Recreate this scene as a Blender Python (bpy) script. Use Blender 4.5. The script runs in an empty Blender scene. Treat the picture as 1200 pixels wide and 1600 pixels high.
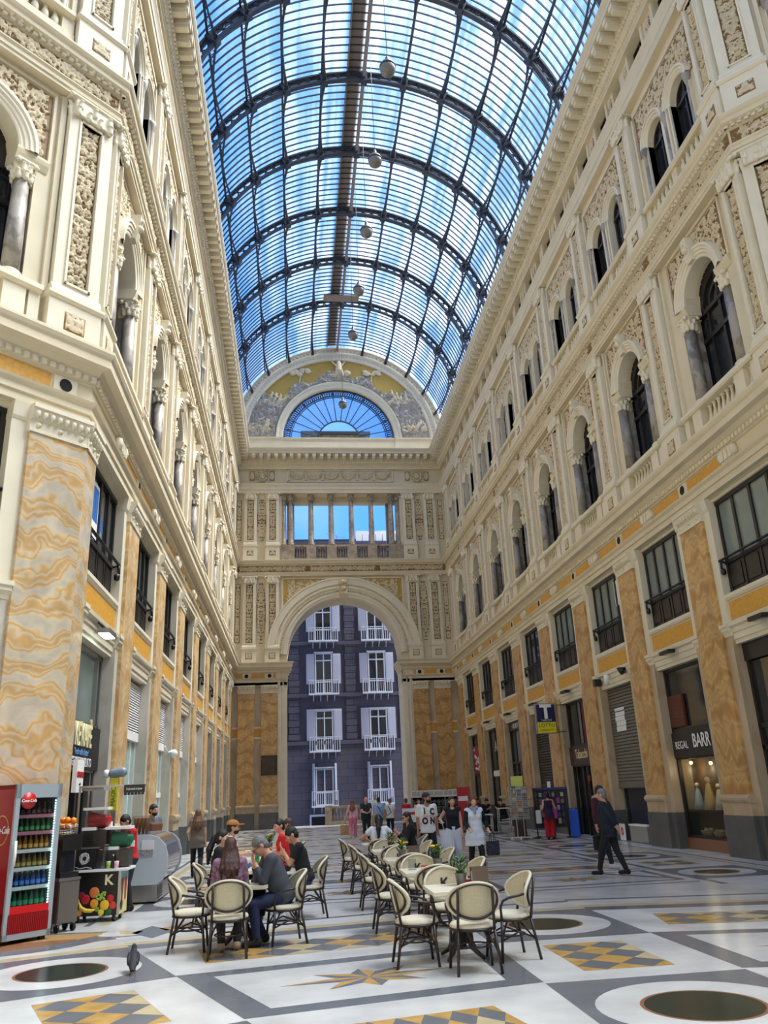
import bpy, bmesh, math, random
import numpy as np
from mathutils import Vector, Matrix
PI = math.pi
SC = bpy.context.scene
COL = SC.collection
R = random.Random(7)

# ------------------------------------------------------------------ mesh builder
class M:
    """collects shapes and becomes ONE mesh object"""
    def __init__(s):
        s.v = []; s.f = []; s.mi = []; s.sm = []
    def add(s, vs, fs, m=0, smooth=False):
        o = len(s.v); s.v += [tuple(p) for p in vs]
        for f in fs:
            s.f.append(tuple(i + o for i in f)); s.mi.append(m); s.sm.append(smooth)
        return s
    def quad(s, a, b, c, d, m=0): return s.add([a, b, c, d], [(0, 1, 2, 3)], m)
    def poly(s, pts, m=0): return s.add(pts, [tuple(range(len(pts)))], m)
    def box(s, x0, x1, y0, y1, z0, z1, m=0):
        vs = [(x0,y0,z0),(x1,y0,z0),(x1,y1,z0),(x0,y1,z0),(x0,y0,z1),(x1,y0,z1),(x1,y1,z1),(x0,y1,z1)]
        return s.add(vs, [(0,3,2,1),(4,5,6,7),(0,1,5,4),(1,2,6,5),(2,3,7,6),(3,0,4,7)], m)
    def cbox(s, cx, cy, cz, w, d, h, m=0, rz=0, bev=0):
        """box centred in x,y standing on cz, optional rotation"""
        vs = []; c, n = math.cos(rz), math.sin(rz)
        for z in (0, h):
            for x, y in ((-w/2,-d/2),(w/2,-d/2),(w/2,d/2),(-w/2,d/2)):
                vs.append((cx + x*c - y*n, cy + x*n + y*c, cz + z))
        return s.add(vs, [(0,3,2,1),(4,5,6,7),(0,1,5,4),(1,2,6,5),(2,3,7,6),(3,0,4,7)], m)
    def prof(s, pts, x0, x1, m0=0., m1=0., m=0, closed=False, caps=True):
        """profile of (out, z) extruded along x; out is -y; mitre factors at the two ends"""
        n = len(pts); vs = []
        for o, z in pts: vs.append((x0 - m0*o, -o, z))
        for o, z in pts: vs.append((x1 + m1*o, -o, z))
        fs = [(i, i+n, i+1+n, i+1) for i in range(n-1)]
        if closed: fs.append((n-1, 2*n-1, n, 0))
        if caps: fs += [tuple(range(n)), tuple(range(2*n-1, n-1, -1))]
        return s.add(vs, fs, m)
    def lathe(s, pr, c=(0,0,0), n=12, m=0, smooth=True, sx=1, sy=1, a0=0, a1=2*PI, cap=True):
        full = abs(a1-a0-2*PI) < 1e-6; k = n if full else n+1
        vs = []; fs = []
        for r, z in pr:
            for i in range(k):
                a = a0 + (a1-a0)*i/n
                vs.append((c[0]+r*math.cos(a)*sx, c[1]+r*math.sin(a)*sy, c[2]+z))
        for j in range(len(pr)-1):
            for i in range(n):
                i2 = (i+1) % k
                fs.append((j*k+i, j*k+i2, (j+1)*k+i2, (j+1)*k+i))
        if cap and full:
            if pr[0][0] > 1e-5: fs.append(tuple(range(k-1, -1, -1)))
            if pr[-1][0] > 1e-5: fs.append(tuple((len(pr)-1)*k+i for i in range(k)))
        return s.add(vs, fs, m, smooth)
    def tube(s, pts, r, n=6, m=0, smooth=True, closed=False):
        pts = [Vector(p) for p in pts]; k = len(pts)
        rs = r if isinstance(r, (list, tuple)) else [r]*k
        vs = []; fs = []; up = None
        for i, p in enumerate(pts):
            if closed: t = pts[(i+1) % k]-pts[i-1]
            else: t = pts[min(i+1, k-1)]-pts[max(i-1, 0)]
            if t.length < 1e-9: t = Vector((0,0,1))
            t.normalize()
            if up is None:
                up = Vector((0,0,1)) if abs(t.z) < .9 else Vector((1,0,0))
            a = t.cross(up)
            if a.length < 1e-6: a = t.cross(Vector((0.3,1,0.2)))
            a.normalize(); b = a.cross(t).normalized(); up = b
            for j in range(n):
                q = 2*PI*j/n
                vs.append(p + (a*math.cos(q)+b*math.sin(q))*rs[i])
        L = k if closed else k-1
        for i in range(L):
            for j in range(n):
                j2 = (j+1) % n; i2 = (i+1) % k
                fs.append((i*n+j, i*n+j2, i2*n+j2, i2*n+j))
        if not closed:
            fs.append(tuple(range(n-1, -1, -1))); fs.append(tuple((k-1)*n+j for j in range(n)))
        return s.add(vs, fs, m, smooth)
    def arcband(s, pr, cx, cz, a0, a1, n, m=0, smooth=False, y=0):
        """profile of (radius, out) swept round an arc in the x-z plane"""
        k = len(pr); vs = []; fs = []
        for i in range(n+1):
            a = a0+(a1-a0)*i/n
            for r, o in pr: vs.append((cx+r*math.cos(a), y-o, cz+r*math.sin(a)))
        for i in range(n):
            for j in range(k-1):
                fs.append((i*k+j, i*k+j+1, (i+1)*k+j+1, (i+1)*k+j))
        return s.add(vs, fs, m, smooth)
    def sphere(s, c, r, n=10, m=0, sz=1., smooth=True):
        h = max(4, n//2+1)
        pr = [(max(1e-6, r*math.sin(PI*i/h)), -r*sz*math.cos(PI*i/h)) for i in range(h+1)]
        return s.lathe(pr, c, n, m, smooth, cap=False)
    def mesh(s, name, mats):
        me = bpy.data.meshes.new(name)
        me.from_pydata(s.v, [], s.f)
        mats = mats if isinstance(mats, (list, tuple)) else [mats]
        for x in mats: me.materials.append(x)
        if len(mats) > 1: me.polygons.foreach_set('material_index', s.mi)
        me.polygons.foreach_set('use_smooth', s.sm)
        me.update()
        return me
    def obj(s, name, mats, parent=None, loc=(0,0,0), rz=0.):
        return inst(s.mesh(name, mats), name, parent, loc, rz)

def inst(me, name, parent=None, loc=(0,0,0), rz=0., rot=None, sc=None):
    o = bpy.data.objects.new(name, me); COL.objects.link(o)
    o.location = loc
    o.rotation_euler = rot if rot else (0, 0, rz)
    if sc: o.scale = sc
    if parent: o.parent = parent
    return o

def tag(o, label=None, cat=None, group=None, kind=None):
    if label: o['label'] = label
    if cat: o['category'] = cat
    if group: o['group'] = group
    if kind: o['kind'] = kind
    return o
def thing(name, label, cat, loc=(0,0,0), rz=0., group=None):
    o = bpy.data.objects.new(name, None); COL.objects.link(o)
    o.location = loc; o.rotation_euler = (0,0,rz); o.empty_display_size = .1
    return tag(o, label, cat, group)
def struct(name, loc=(0,0,0), rz=0.):
    o = bpy.data.objects.new(name, None); COL.objects.link(o)
    o.location = loc; o.rotation_euler = (0,0,rz); o['kind'] = 'structure'
    return o
KIDS = {}
def copy_tree(o, loc=None, rz=None, label=None, group=None):
    def rec(a, par):
        c = a.copy(); COL.objects.link(c)
        if par: c.parent = par
        for ch in a.children: rec(ch, c)
        return c
    c = rec(o, None)
    if loc is not None: c.location = loc
    if rz is not None: c.rotation_euler = (0,0,rz)
    if label: c['label'] = label
    if group: c['group'] = group
    return c

def text(body, name, size, mat, parent=None, loc=(0,0,0), rot=(PI/2,0,0), depth=.004, shear=0, align='CENTER', sx=1., bold=0.):
    cu = bpy.data.curves.new(name, 'FONT'); cu.body = body; cu.size = size; cu.extrude = depth
    cu.align_x = align; cu.align_y = 'CENTER'; cu.shear = shear; cu.resolution_u = 3; cu.offset = bold
    o = bpy.data.objects.new(name, cu); COL.objects.link(o)
    dg = bpy.context.evaluated_depsgraph_get(); dg.update()
    me = bpy.data.meshes.new_from_object(o.evaluated_get(dg))
    bpy.data.objects.remove(o)
    me.materials.clear(); me.materials.append(mat)
    return inst(me, name, parent, loc, rot=rot, sc=(sx,1,1))

# ------------------------------------------------------------------ materials
def nt(name):
    m = bpy.data.materials.new(name); m.use_nodes = True
    t = m.node_tree; b = t.nodes['Principled BSDF']
    return m, t, b
def node(t, kind, **kw):
    n = t.nodes.new(kind)
    for k, v in kw.items():
        if k in n.inputs: n.inputs[k].default_value = v
        else: setattr(n, k, v)
    return n
def hexc(r, g, b):
    f = lambda c: (c/255/12.92) if c/255 <= .04045 else ((c/255+.055)/1.055)**2.4
    return (f(r), f(g), f(b), 1)
def mat(name, col, rough=.6, metal=0., noise=0., scale=6., col2=None, bump=0., bscale=30., spec=.5, emit=None, es=0., alpha=None, coord='Object', trans=0., coat=0.):
    m, t, b = nt(name)
    c = hexc(*col); b.inputs['Roughness'].default_value = rough; b.inputs['Metallic'].default_value = metal
    b.inputs['Specular IOR Level'].default_value = spec
    b.inputs['Base Color'].default_value = c
    if coat: b.inputs['Coat Weight'].default_value = coat; b.inputs['Coat Roughness'].default_value = .1
    if trans: b.inputs['Transmission Weight'].default_value = trans
    tc = node(t, 'ShaderNodeTexCoord')
    if noise or col2:
        n = node(t, 'ShaderNodeTexNoise', Scale=scale, Detail=5.)
        t.links.new(tc.outputs[coord], n.inputs['Vector'])
        r = node(t, 'ShaderNodeValToRGB')
        c2 = hexc(*col2) if col2 else tuple(x*(1-noise) for x in c[:3])+(1,)
        r.color_ramp.elements[0].position = .35; r.color_ramp.elements[0].color = c2
        r.color_ramp.elements[1].position = .65; r.color_ramp.elements[1].color = c
        t.links.new(n.outputs['Fac'], r.inputs['Fac']); t.links.new(r.outputs['Color'], b.inputs['Base Color'])
    if bump:
        n2 = node(t, 'ShaderNodeTexNoise', Scale=bscale, Detail=4.)
        t.links.new(tc.outputs[coord], n2.inputs['Vector'])
        bp = node(t, 'ShaderNodeBump', Strength=bump, Distance=.02)
        t.links.new(n2.outputs['Fac'], bp.inputs['Height']); t.links.new(bp.outputs['Normal'], b.inputs['Normal'])
    if emit:
        b.inputs['Emission Color'].default_value = hexc(*emit); b.inputs['Emission Strength'].default_value = es
    if alpha is not None: b.inputs['Alpha'].default_value = alpha
    return m
def veined(name, base, vein, vein2, scale=1., stretch=(1,1,1), rough=.35, dist=2.5, wscale=.8, mid=.5, coord='Object'):
    """agate-like marble: bands of two colours warped by noise"""
    m, t, b = nt(name); b.inputs['Roughness'].default_value = rough
    oi = node(t, 'ShaderNodeObjectInfo')
    tc = node(t, 'ShaderNodeTexCoord'); mp = node(t, 'ShaderNodeMapping'); mp.inputs['Scale'].default_value = stretch
    t.links.new(tc.outputs[coord], mp.inputs['Vector'])
    ad = node(t, 'ShaderNodeVectorMath', operation='ADD')
    sc = node(t, 'ShaderNodeVectorMath', operation='SCALE'); sc.inputs['Scale'].default_value = 7.
    cb = node(t, 'ShaderNodeCombineXYZ')
    for k in range(3): t.links.new(oi.outputs['Random'], cb.inputs[k])
    t.links.new(cb.outputs[0], sc.inputs[0])
    t.links.new(mp.outputs[0], ad.inputs[0]); t.links.new(sc.outputs[0], ad.inputs[1])
    n = node(t, 'ShaderNodeTexNoise', Scale=scale, Detail=3., Distortion=dist)
    t.links.new(ad.outputs[0], n.inputs['Vector'])
    mu = node(t, 'ShaderNodeMath', operation='MULTIPLY'); mu.inputs[1].default_value = 14.*wscale
    t.links.new(n.outputs['Fac'], mu.inputs[0])
    si = node(t, 'ShaderNodeMath', operation='SINE'); t.links.new(mu.outputs[0], si.inputs[0])
    mr = node(t, 'ShaderNodeMapRange'); mr.inputs['From Min'].default_value = -1
    t.links.new(si.outputs[0], mr.inputs['Value'])
    r1 = node(t, 'ShaderNodeValToRGB'); r1.color_ramp.elements[0].color = hexc(*base); r1.color_ramp.elements[1].color = hexc(*vein)
    r1.color_ramp.elements[0].position = .2; r1.color_ramp.elements[1].position = .95
    t.links.new(mr.outputs[0], r1.inputs['Fac'])
    n2 = node(t, 'ShaderNodeTexNoise', Scale=scale*1.7, Detail=4., Distortion=.6); t.links.new(ad.outputs[0], n2.inputs['Vector'])
    r2 = node(t, 'ShaderNodeValToRGB'); r2.color_ramp.elements[0].position = mid-.04; r2.color_ramp.elements[1].position = mid+.04
    t.links.new(n2.outputs['Fac'], r2.inputs['Fac'])
    mx = node(t, 'ShaderNodeMix', data_type='RGBA'); t.links.new(r2.outputs['Color'], mx.inputs['Factor'])
    t.links.new(r1.outputs['Color'], mx.inputs[6]); mx.inputs[7].default_value = hexc(*vein2)
    t.links.new(mx.outputs[2], b.inputs['Base Color'])
    return m

MT = {}
MT['ivory']   = mat('ivory_stucco', (215,202,172), .7, noise=.08, scale=1.5, bump=.05)
MT['ivory2']  = mat('pale_stucco', (221,211,186), .65, noise=.06, scale=2.)
MT['gold']    = mat('gold_ground', (138,104,56), .6, noise=.3, scale=9.)
MT['goldleaf']= mat('gold_mosaic', (196,160,70), .4, metal=.2, noise=.25, scale=20.)
MT['relief']  = mat('relief_plaster', (212,196,162), .8, noise=.22, scale=8.)
MT['ochre']   = mat('ochre_panel', (214,158,58), .5, noise=.18, scale=14.)
def agate(name, cols, scale, dist, dscale, stretch=(1,1,1), rough=.35):
    """banded alabaster: warped wave bands through several colours, blotched by a second noise"""
    m, t, b = nt(name); b.inputs['Roughness'].default_value = rough
    oi = node(t, 'ShaderNodeObjectInfo'); tc = node(t, 'ShaderNodeTexCoord'); mp = node(t, 'ShaderNodeMapping'); mp.inputs['Scale'].default_value = stretch
    t.links.new(tc.outputs['Object'], mp.inputs['Vector'])
    cb = node(t, 'ShaderNodeCombineXYZ'); sc = node(t, 'ShaderNodeVectorMath', operation='SCALE'); sc.inputs['Scale'].default_value = 9.
    for k in range(3): t.links.new(oi.outputs['Random'], cb.inputs[k])
    ad = node(t, 'ShaderNodeVectorMath', operation='ADD'); t.links.new(cb.outputs[0], sc.inputs[0]); t.links.new(mp.outputs[0], ad.inputs[0]); t.links.new(sc.outputs[0], ad.inputs[1])
    w = node(t, 'ShaderNodeTexWave', Scale=scale, Distortion=dist, Detail=3.5); w.bands_direction = 'Z'; w.inputs['Detail Scale'].default_value = dscale; w.inputs['Detail Roughness'].default_value = .55
    t.links.new(ad.outputs[0], w.inputs['Vector'])
    r = node(t, 'ShaderNodeValToRGB'); e = r.color_ramp.elements
    n_ = len(cols)
    e[0].position = 0; e[0].color = hexc(*cols[0]); e[1].position = 1; e[1].color = hexc(*cols[-1])
    for i in range(1, n_-1): q = e.new(i/(n_-1)); q.color = hexc(*cols[i])
    t.links.new(w.outputs['Fac'], r.inputs['Fac'])
    n = node(t, 'ShaderNodeTexNoise', Scale=2.2, Detail=5., Distortion=.8); t.links.new(ad.outputs[0], n.inputs['Vector'])
    r2 = node(t, 'ShaderNodeValToRGB'); r2.color_ramp.elements[0].position = .35; r2.color_ramp.elements[0].color = (.78,.78,.78,1); r2.color_ramp.elements[1].position = .68; r2.color_ramp.elements[1].color = (1.12,1.1,1.05,1)
    t.links.new(n.outputs['Fac'], r2.inputs['Fac'])
    mx = node(t, 'ShaderNodeMix', data_type='RGBA'); mx.blend_type = 'MULTIPLY'; mx.inputs['Factor'].default_value = 1.
    t.links.new(r.outputs[0], mx.inputs[6]); t.links.new(r2.outputs[0], mx.inputs[7]); t.links.new(mx.outputs[2], b.inputs['Base Color'])
    return m
MT['alab'] = agate('golden_alabaster', ((200,164,106),(186,144,84),(204,172,120),(192,152,92),(178,132,74)), .7, 8., 1.4, (1.3,1.3,.55))
MT['alab_lit'] = agate('lit_golden_alabaster', ((218,190,144),(202,164,108),(222,198,156),(208,176,124),(198,158,104)), .7, 8., 1.4, (1.3,1.3,.55))  # same stone as alab, with the left wall's stronger light painted into its colours
MT['alab2'] = agate('blotched_alabaster', ((190,178,158),(196,184,164),(204,174,124),(190,150,94),(200,182,152),(192,154,100)), .55, 13., 1.3)
MT['greymarb']= veined('grey_veined_marble', (192,184,168), (164,158,144), (202,194,180), scale=1.2, stretch=(1,1,.6), rough=.3, dist=1.5, wscale=.6)
MT['greycol'] = veined('grey_column_marble', (132,124,112), (104,96,86), (158,150,138), scale=1.6, stretch=(1,1,.7), rough=.5, dist=1.4, wscale=.8)
MT['strip']   = veined('beige_marble', (178,158,128), (160,138,106), (188,170,142), scale=1.1, stretch=(1,1,.5), rough=.4, dist=1., wscale=.7)
MT['plinth']  = mat('grey_plinth_stone', (92,92,90), .55, noise=.2, scale=2.5)
MT['dark']    = mat('dark_painted_wood', (34,29,27), .45)
MT['iron']    = mat('painted_iron', (54,60,70), .5)
MT['black']   = mat('black_metal', (18,18,18), .45)
MT['glassdk'] = mat('dark_window_glass', (34,38,42), .06, spec=.8)
MT['glassgr'] = mat('curtained_window_glass', (118,130,126), .15, noise=.15, scale=1.2)
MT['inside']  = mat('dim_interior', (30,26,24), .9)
MT['white']   = mat('white_paint', (232,232,230), .5)
MT['steel']   = mat('brushed_steel', (170,170,168), .3, metal=.9)
MT['grey']    = mat('mid_grey', (120,122,124), .5)
MT['rolling'] = mat('shutter_metal', (112,108,98), .5, metal=.3)
# ------------------------------------------------------------------ signed distance shapes -> smooth mesh
class SDF:
    def __init__(s): s.p = []
    def cap(s, a, b, ra, rb=None, k=.02, sub=False, cut0=False, cut1=False, sq=None):
        s.p.append(('c', np.array(a, float), np.array(b, float), ra, ra if rb is None else rb, k, sub, cut0, cut1, sq)); return s
    def ell(s, c, r, k=.02, sub=False, rot=None):
        s.p.append(('e', np.array(c, float), np.array(r, float), None if rot is None else np.array(rot.to_3x3()), 0, k, sub)); return s
    def box(s, c, h, r=.01, k=.01, sub=False, rot=None):
        s.p.append(('b', np.array(c, float), np.array(h, float), None if rot is None else np.array(rot.to_3x3()), r, k, sub)); return s
    def cutplane(s, p, n):
        """throws away what lies on the side the normal points to"""
        s.p.append(('h', np.array(p, float), np.array(n, float)/np.linalg.norm(n), 0, 0, 0, 'cut')); return s
    def ext(s, pr):
        lo = np.full(3, 1e9); hi = -lo
        for p in pr:
            if p[6]: continue
            if p[0] == 'c':
                r = max(p[3], p[4]); a, b = np.minimum(p[1], p[2])-r, np.maximum(p[1], p[2])+r
            elif p[0] == 'e': r = max(p[2]) if p[3] is not None else p[2]; a, b = p[1]-r, p[1]+r
            else: r = np.linalg.norm(p[2]) if p[3] is not None else p[2]; a, b = p[1]-r-p[4], p[1]+r+p[4]
            lo = np.minimum(lo, a); hi = np.maximum(hi, b)
        return lo, hi
    def eval(s, h, noise=None):
        lo, hi = s.ext(s.p); lo -= 3*h; hi += 3*h
        n = np.ceil((hi-lo)/h).astype(int)+1
        ax = [(lo[i]+h*np.arange(n[i])).astype(np.float32) for i in range(3)]
        D = np.full(n, .5, np.float32)
        for p in s.p:
            k = p[5]
            if p[0] == 'h':
                X, Y, Z = ax[0][:,None,None], ax[1][None,:,None], ax[2][None,None,:]
                D = np.maximum(D, (X-p[1][0])*p[2][0]+(Y-p[1][1])*p[2][1]+(Z-p[1][2])*p[2][2]); continue
            q = list(p); q[6] = False
            a, b = s.ext([q]); mg = 2.5*h+2*k
            i0 = np.clip(np.floor((a-mg-lo)/h).astype(int), 0, n-1); i1 = np.clip(np.ceil((b+mg-lo)/h).astype(int)+1, 1, n)
            if (i1 <= i0).any(): continue
            X = ax[0][i0[0]:i1[0], None, None]; Y = ax[1][None, i0[1]:i1[1], None]; Z = ax[2][None, None, i0[2]:i1[2]]
            if p[0] == 'c':
                A, B, ra, rb = p[1], p[2], p[3], p[4]; d = B-A; L2 = max(float(d@d), 1e-12)
                t = ((X-A[0])*d[0]+(Y-A[1])*d[1]+(Z-A[2])*d[2])/L2; tc = np.clip(t, 0, 1)
                dx, dy, dz = X-A[0]-tc*d[0], Y-A[1]-tc*d[1], Z-A[2]-tc*d[2]
                if p[9] is not None:
                    dx = dx/p[9][0]; dy = dy/p[9][1]
                v = np.sqrt(dx*dx+dy*dy+dz*dz)-(ra+(rb-ra)*tc)
                L = math.sqrt(L2)
                if p[8]: v = np.maximum(v, (t-1)*L)
                if p[7]: v = np.maximum(v, -t*L)
            elif p[0] == 'e':
                q = [X-p[1][0]+0*Y+0*Z, Y-p[1][1]+0*X+0*Z, Z-p[1][2]+0*X+0*Y]
                if p[3] is not None:
                    m = p[3].T; q = [m[i][0]*q[0]+m[i][1]*q[1]+m[i][2]*q[2] for i in range(3)]
                r = p[2]; k0 = np.sqrt((q[0]/r[0])**2+(q[1]/r[1])**2+(q[2]/r[2])**2)
                k1 = np.sqrt((q[0]/r[0]**2)**2+(q[1]/r[1]**2)**2+(q[2]/r[2]**2)**2)+1e-9
                v = np.where(k0 < .02, -min(r), k0*(k0-1)/k1)
            else:
                q = [X-p[1][0]+0*Y+0*Z, Y-p[1][1]+0*X+0*Z, Z-p[1][2]+0*X+0*Y]
                if p[3] is not None:
                    m = p[3].T; q = [m[i][0]*q[0]+m[i][1]*q[1]+m[i][2]*q[2] for i in range(3)]
                q = [np.abs(q[i])-p[2][i] for i in range(3)]
                v = np.sqrt(sum(np.maximum(c, 0)**2 for c in q))+np.minimum(np.maximum(np.maximum(q[0], q[1]), q[2]), 0)-p[4]
            S = D[i0[0]:i1[0], i0[1]:i1[1], i0[2]:i1[2]]
            if p[6] is True:
                S[:] = np.maximum(S, -v)
            elif k > 1e-5:
                hh = np.clip(.5+.5*(S-v)/k, 0, 1); S[:] = S*(1-hh)+v*hh-k*hh*(1-hh)
            else: S[:] = np.minimum(S, v)
        if noise is not None: D = D+noise(ax)
        return D, lo
    def mesh(s, name, mats, h=.01, noise=None, smooth=True):
        D, lo = s.eval(h, noise)
        v, f = snets(D); v = v*h+lo
        me = bpy.data.meshes.new(name)
        me.vertices.add(len(v)); me.vertices.foreach_set('co', v.astype(np.float32).ravel())
        me.loops.add(len(f)*4); me.loops.foreach_set('vertex_index', f.ravel().astype(np.int32))
        me.polygons.add(len(f)); me.polygons.foreach_set('loop_start', np.arange(0, len(f)*4, 4, dtype=np.int32))
        me.polygons.foreach_set('use_smooth', np.full(len(f), smooth))
        for x in (mats if isinstance(mats, (list, tuple)) else [mats]): me.materials.append(x)
        me.update(calc_edges=True)
        return me
def snets(D):
    """naive surface nets"""
    n = D.shape; ins = D < 0
    c = np.zeros(tuple(k-1 for k in n), np.int8)
    for i in (0,1):
        for j in (0,1):
            for k in (0,1): c += ins[i:n[0]-1+i, j:n[1]-1+j, k:n[2]-1+k]
    act = (c > 0) & (c < 8); idx = np.full(act.shape, -1, np.int64)
    ijk = np.argwhere(act); idx[act] = np.arange(len(ijk))
    acc = np.zeros((len(ijk), 3)); cnt = np.zeros(len(ijk))
    for ax in range(3):
        o1, o2 = [a for a in range(3) if a != ax]
        for p in (0,1):
            for q in (0,1):
                off = [0,0,0]; off[o1] = p; off[o2] = q; b = list(off); b[ax] = 1
                a = D[ijk[:,0]+off[0], ijk[:,1]+off[1], ijk[:,2]+off[2]]
                e = D[ijk[:,0]+b[0], ijk[:,1]+b[1], ijk[:,2]+b[2]]
                m = (a < 0) != (e < 0)
                t = a[m]/(a[m]-e[m]); w = np.zeros((m.sum(), 3)); w[:, o1] = p; w[:, o2] = q; w[:, ax] = t
                acc[m] += w; cnt[m] += 1
    V = ijk+acc/np.maximum(cnt, 1)[:,None]
    F = []
    for ax in range(3):
        o1, o2 = (ax+1) % 3, (ax+2) % 3
        sl0 = [slice(None)]*3; sl1 = [slice(None)]*3; sl0[ax] = slice(0, n[ax]-1); sl1[ax] = slice(1, n[ax])
        A = ins[tuple(sl0)]; B = ins[tuple(sl1)]
        for flip, msk in ((False, A & ~B), (True, ~A & B)):
            e = np.argwhere(msk)
            ok = (e[:,o1] > 0) & (e[:,o2] > 0) & (e[:,o1] < n[o1]-1) & (e[:,o2] < n[o2]-1)
            e = e[ok]
            def cell(d1, d2):
                g = e.copy(); g[:,o1] += d1; g[:,o2] += d2
                return idx[g[:,0], g[:,1], g[:,2]]
            q = np.stack([cell(-1,-1), cell(0,-1), cell(0,0), cell(-1,0)], 1)
            F.append(q[:, ::-1] if flip else q)
    F = np.concatenate(F); F = F[(F >= 0).all(1)]
    return V, F

def relief_mesh(name, w, h, cell=.025, seed=1, depth=.06, mask=None, sym=True, dens=1., mats=None, leaf=.075, thr=.34, base=0.):
    """ornamental relief: a grid raised into mirrored leaves, scrolls and beads; ground and raised plaster are two materials"""
    rr = random.Random(seed)
    nx, nz = max(6, int(w/cell)), max(6, int(h/cell))
    xs = np.linspace(-w/2, w/2, nx+1); zs = np.linspace(0, h, nz+1)
    X, Z = np.meshgrid(xs, zs, indexing='ij'); H = np.zeros_like(X)
    def leafb(cx, cz, a, b, ang, amp):
        u = (X-cx)*math.cos(ang)+(Z-cz)*math.sin(ang); v = -(X-cx)*math.sin(ang)+(Z-cz)*math.cos(ang)
        d = (u/a)**2+(v/b)**2
        q = np.sqrt(np.clip(1-d, 0, 1))*amp*(.75+.25*np.cos(v/b*5))
        np.maximum(H, q, out=H)
    N = int(w*h/(leaf*leaf)*1.1*dens)
    for i in range(N):
        cx, cz = rr.uniform(-w/2*.92, w/2*.92), rr.uniform(leaf*.4, h-leaf*.4)
        a = leaf*rr.uniform(.55, 1.1); b = a*rr.uniform(.3, .6); an = rr.uniform(0, PI); am = rr.uniform(.4, .95)
        leafb(cx, cz, a, b, an, am)
        if sym: leafb(-cx, cz, a, b, PI-an, am)
    long_z = h >= w
    st = leaf*3.2; L = h if long_z else w; W = w if long_z else h
    k = max(1, int(L/st))
    for i in range(k):                       # scrolls and beads along the axis
        q = (i+.5)/k*L
        rad = min(W*.27, st*.36)
        for sg in ((-1, 1) if long_z else (1,)):
            for j in range(14):
                an = j/14*2*PI*1.25; r_ = rad*(1-.6*j/14)
                if long_z: leafb(sg*(W*.23+r_*.4*math.cos(an)), q+r_*math.sin(an), leaf*.3, leaf*.3, 0, .9-.02*j)
                else: leafb(q-w/2+r_*math.cos(an)*1.2, h/2+r_*math.sin(an)*(1 if i % 2 else -1), leaf*.28, leaf*.28, 0, .9-.02*j)
        if long_z: leafb(0, q, leaf*.45, leaf*.75, 0, 1.); leafb(0, q+st*.5, leaf*.3, leaf*.3, 0, .9)
    edge = np.minimum(np.minimum(X+w/2, w/2-X), np.minimum(Z, h-Z)); H *= np.clip(edge/.03, 0, 1)
    idx = np.arange((nx+1)*(nz+1)).reshape(nx+1, nz+1)
    Fc = np.stack([idx[:-1,:-1], idx[1:,:-1], idx[1:,1:], idx[:-1,1:]], -1).reshape(-1, 4)
    hf = (H[:-1,:-1]+H[1:,:-1]+H[1:,1:]+H[:-1,1:]).reshape(-1)/4
    if mask is not None:
        cx = (X[:-1,:-1]+X[1:,1:]).reshape(-1)/2; cz = (Z[:-1,:-1]+Z[1:,1:]).reshape(-1)/2
        kk = np.array([mask(a, b) for a, b in zip(cx, cz)]); Fc = Fc[kk]; hf = hf[kk]
    V = np.stack([X, -base-H*depth, Z], -1).reshape(-1, 3)
    me = bpy.data.meshes.new(name); me.from_pydata(V.tolist(), [], Fc.tolist())
    for x in (mats or [MT['gold'], MT['relief']]): me.materials.append(x)
    me.polygons.foreach_set('material_index', (hf > thr).astype(np.int32))
    me.polygons.foreach_set('use_smooth', np.ones(len(Fc), bool)); me.update()
    return me
def capital_mesh(name, w, d, h, mt, r=None, hh=.02):
    """Corinthian capital: two rows of leaves, corner scrolls and an abacus; base at z=0; r for a round one"""
    s = SDF()
    if r: s.cap((0,0,0), (0,0,h*.85), r*.95, r*1.1, k=.01, cut0=True, cut1=True)
    else: s.box((0,0,h*.42), (w/2*.86,d/2*.86,h*.42), .01)
    W, Dp = (r*2, r*2) if r else (w, d)
    for row, z0, n_ in ((0, .0, 4), (1, .36, 3)):
        for i in range(n_ if not r else 8):
            if r:
                a = 2*PI*(i+.5*row)/8; cx, cy = math.cos(a)*r*1.02, math.sin(a)*r*1.02; ox, oy = math.cos(a), math.sin(a)
                pts = [(cx, cy, ox, oy)]
            else:
                x = (i+.5)/n_-.5; pts = [(x*W, -Dp/2*.9, 0, -1)]
                if i == 0: pts += [(-W/2*.92, 0, -1, 0), (W/2*.92, 0, 1, 0)]
            for cx, cy, ox, oy in pts:
                lw = h*.13
                s.cap((cx,cy,h*(z0+.02)), (cx+ox*.02,cy+oy*.02,h*(z0+.28)), lw, lw*.8, k=.008)
                s.ell((cx+ox*h*.1, cy+oy*h*.1, h*(z0+.34)), (lw*.8, lw*.8, h*.06), k=.008)
    for sx in (-1,1):
        for sy in ((-1,1) if r else (-1,)):
            s.ell((sx*W/2*1.12, sy*Dp/2*1.12, h*.8), (h*.13,h*.13,h*.13), k=.012)
    s.ell((0,-Dp/2*1.1,h*.88), (h*.1,h*.08,h*.1), k=.01)
    e = 1.18 if r else 1.12
    s.box((0,0,h*.94), (W/2*e,Dp/2*e,h*.05), .004, k=.004)
    return s.mesh(name, mt, hh)
# ------------------------------------------------------------------ the place: sizes (metres), camera at x=0,y=0
XL, XR, D = -3.915, 10.8055, 54.12
CX = (XL+XR)/2; HW = (XR-XL)/2
BAY = 4.657; PW = 1.25; YC = 14.67
Y0R, Y0L = 19.29, 19.05
C8 = (CX, YC-18.65)                       # centre of the crossing
OX = (HW, )

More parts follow.
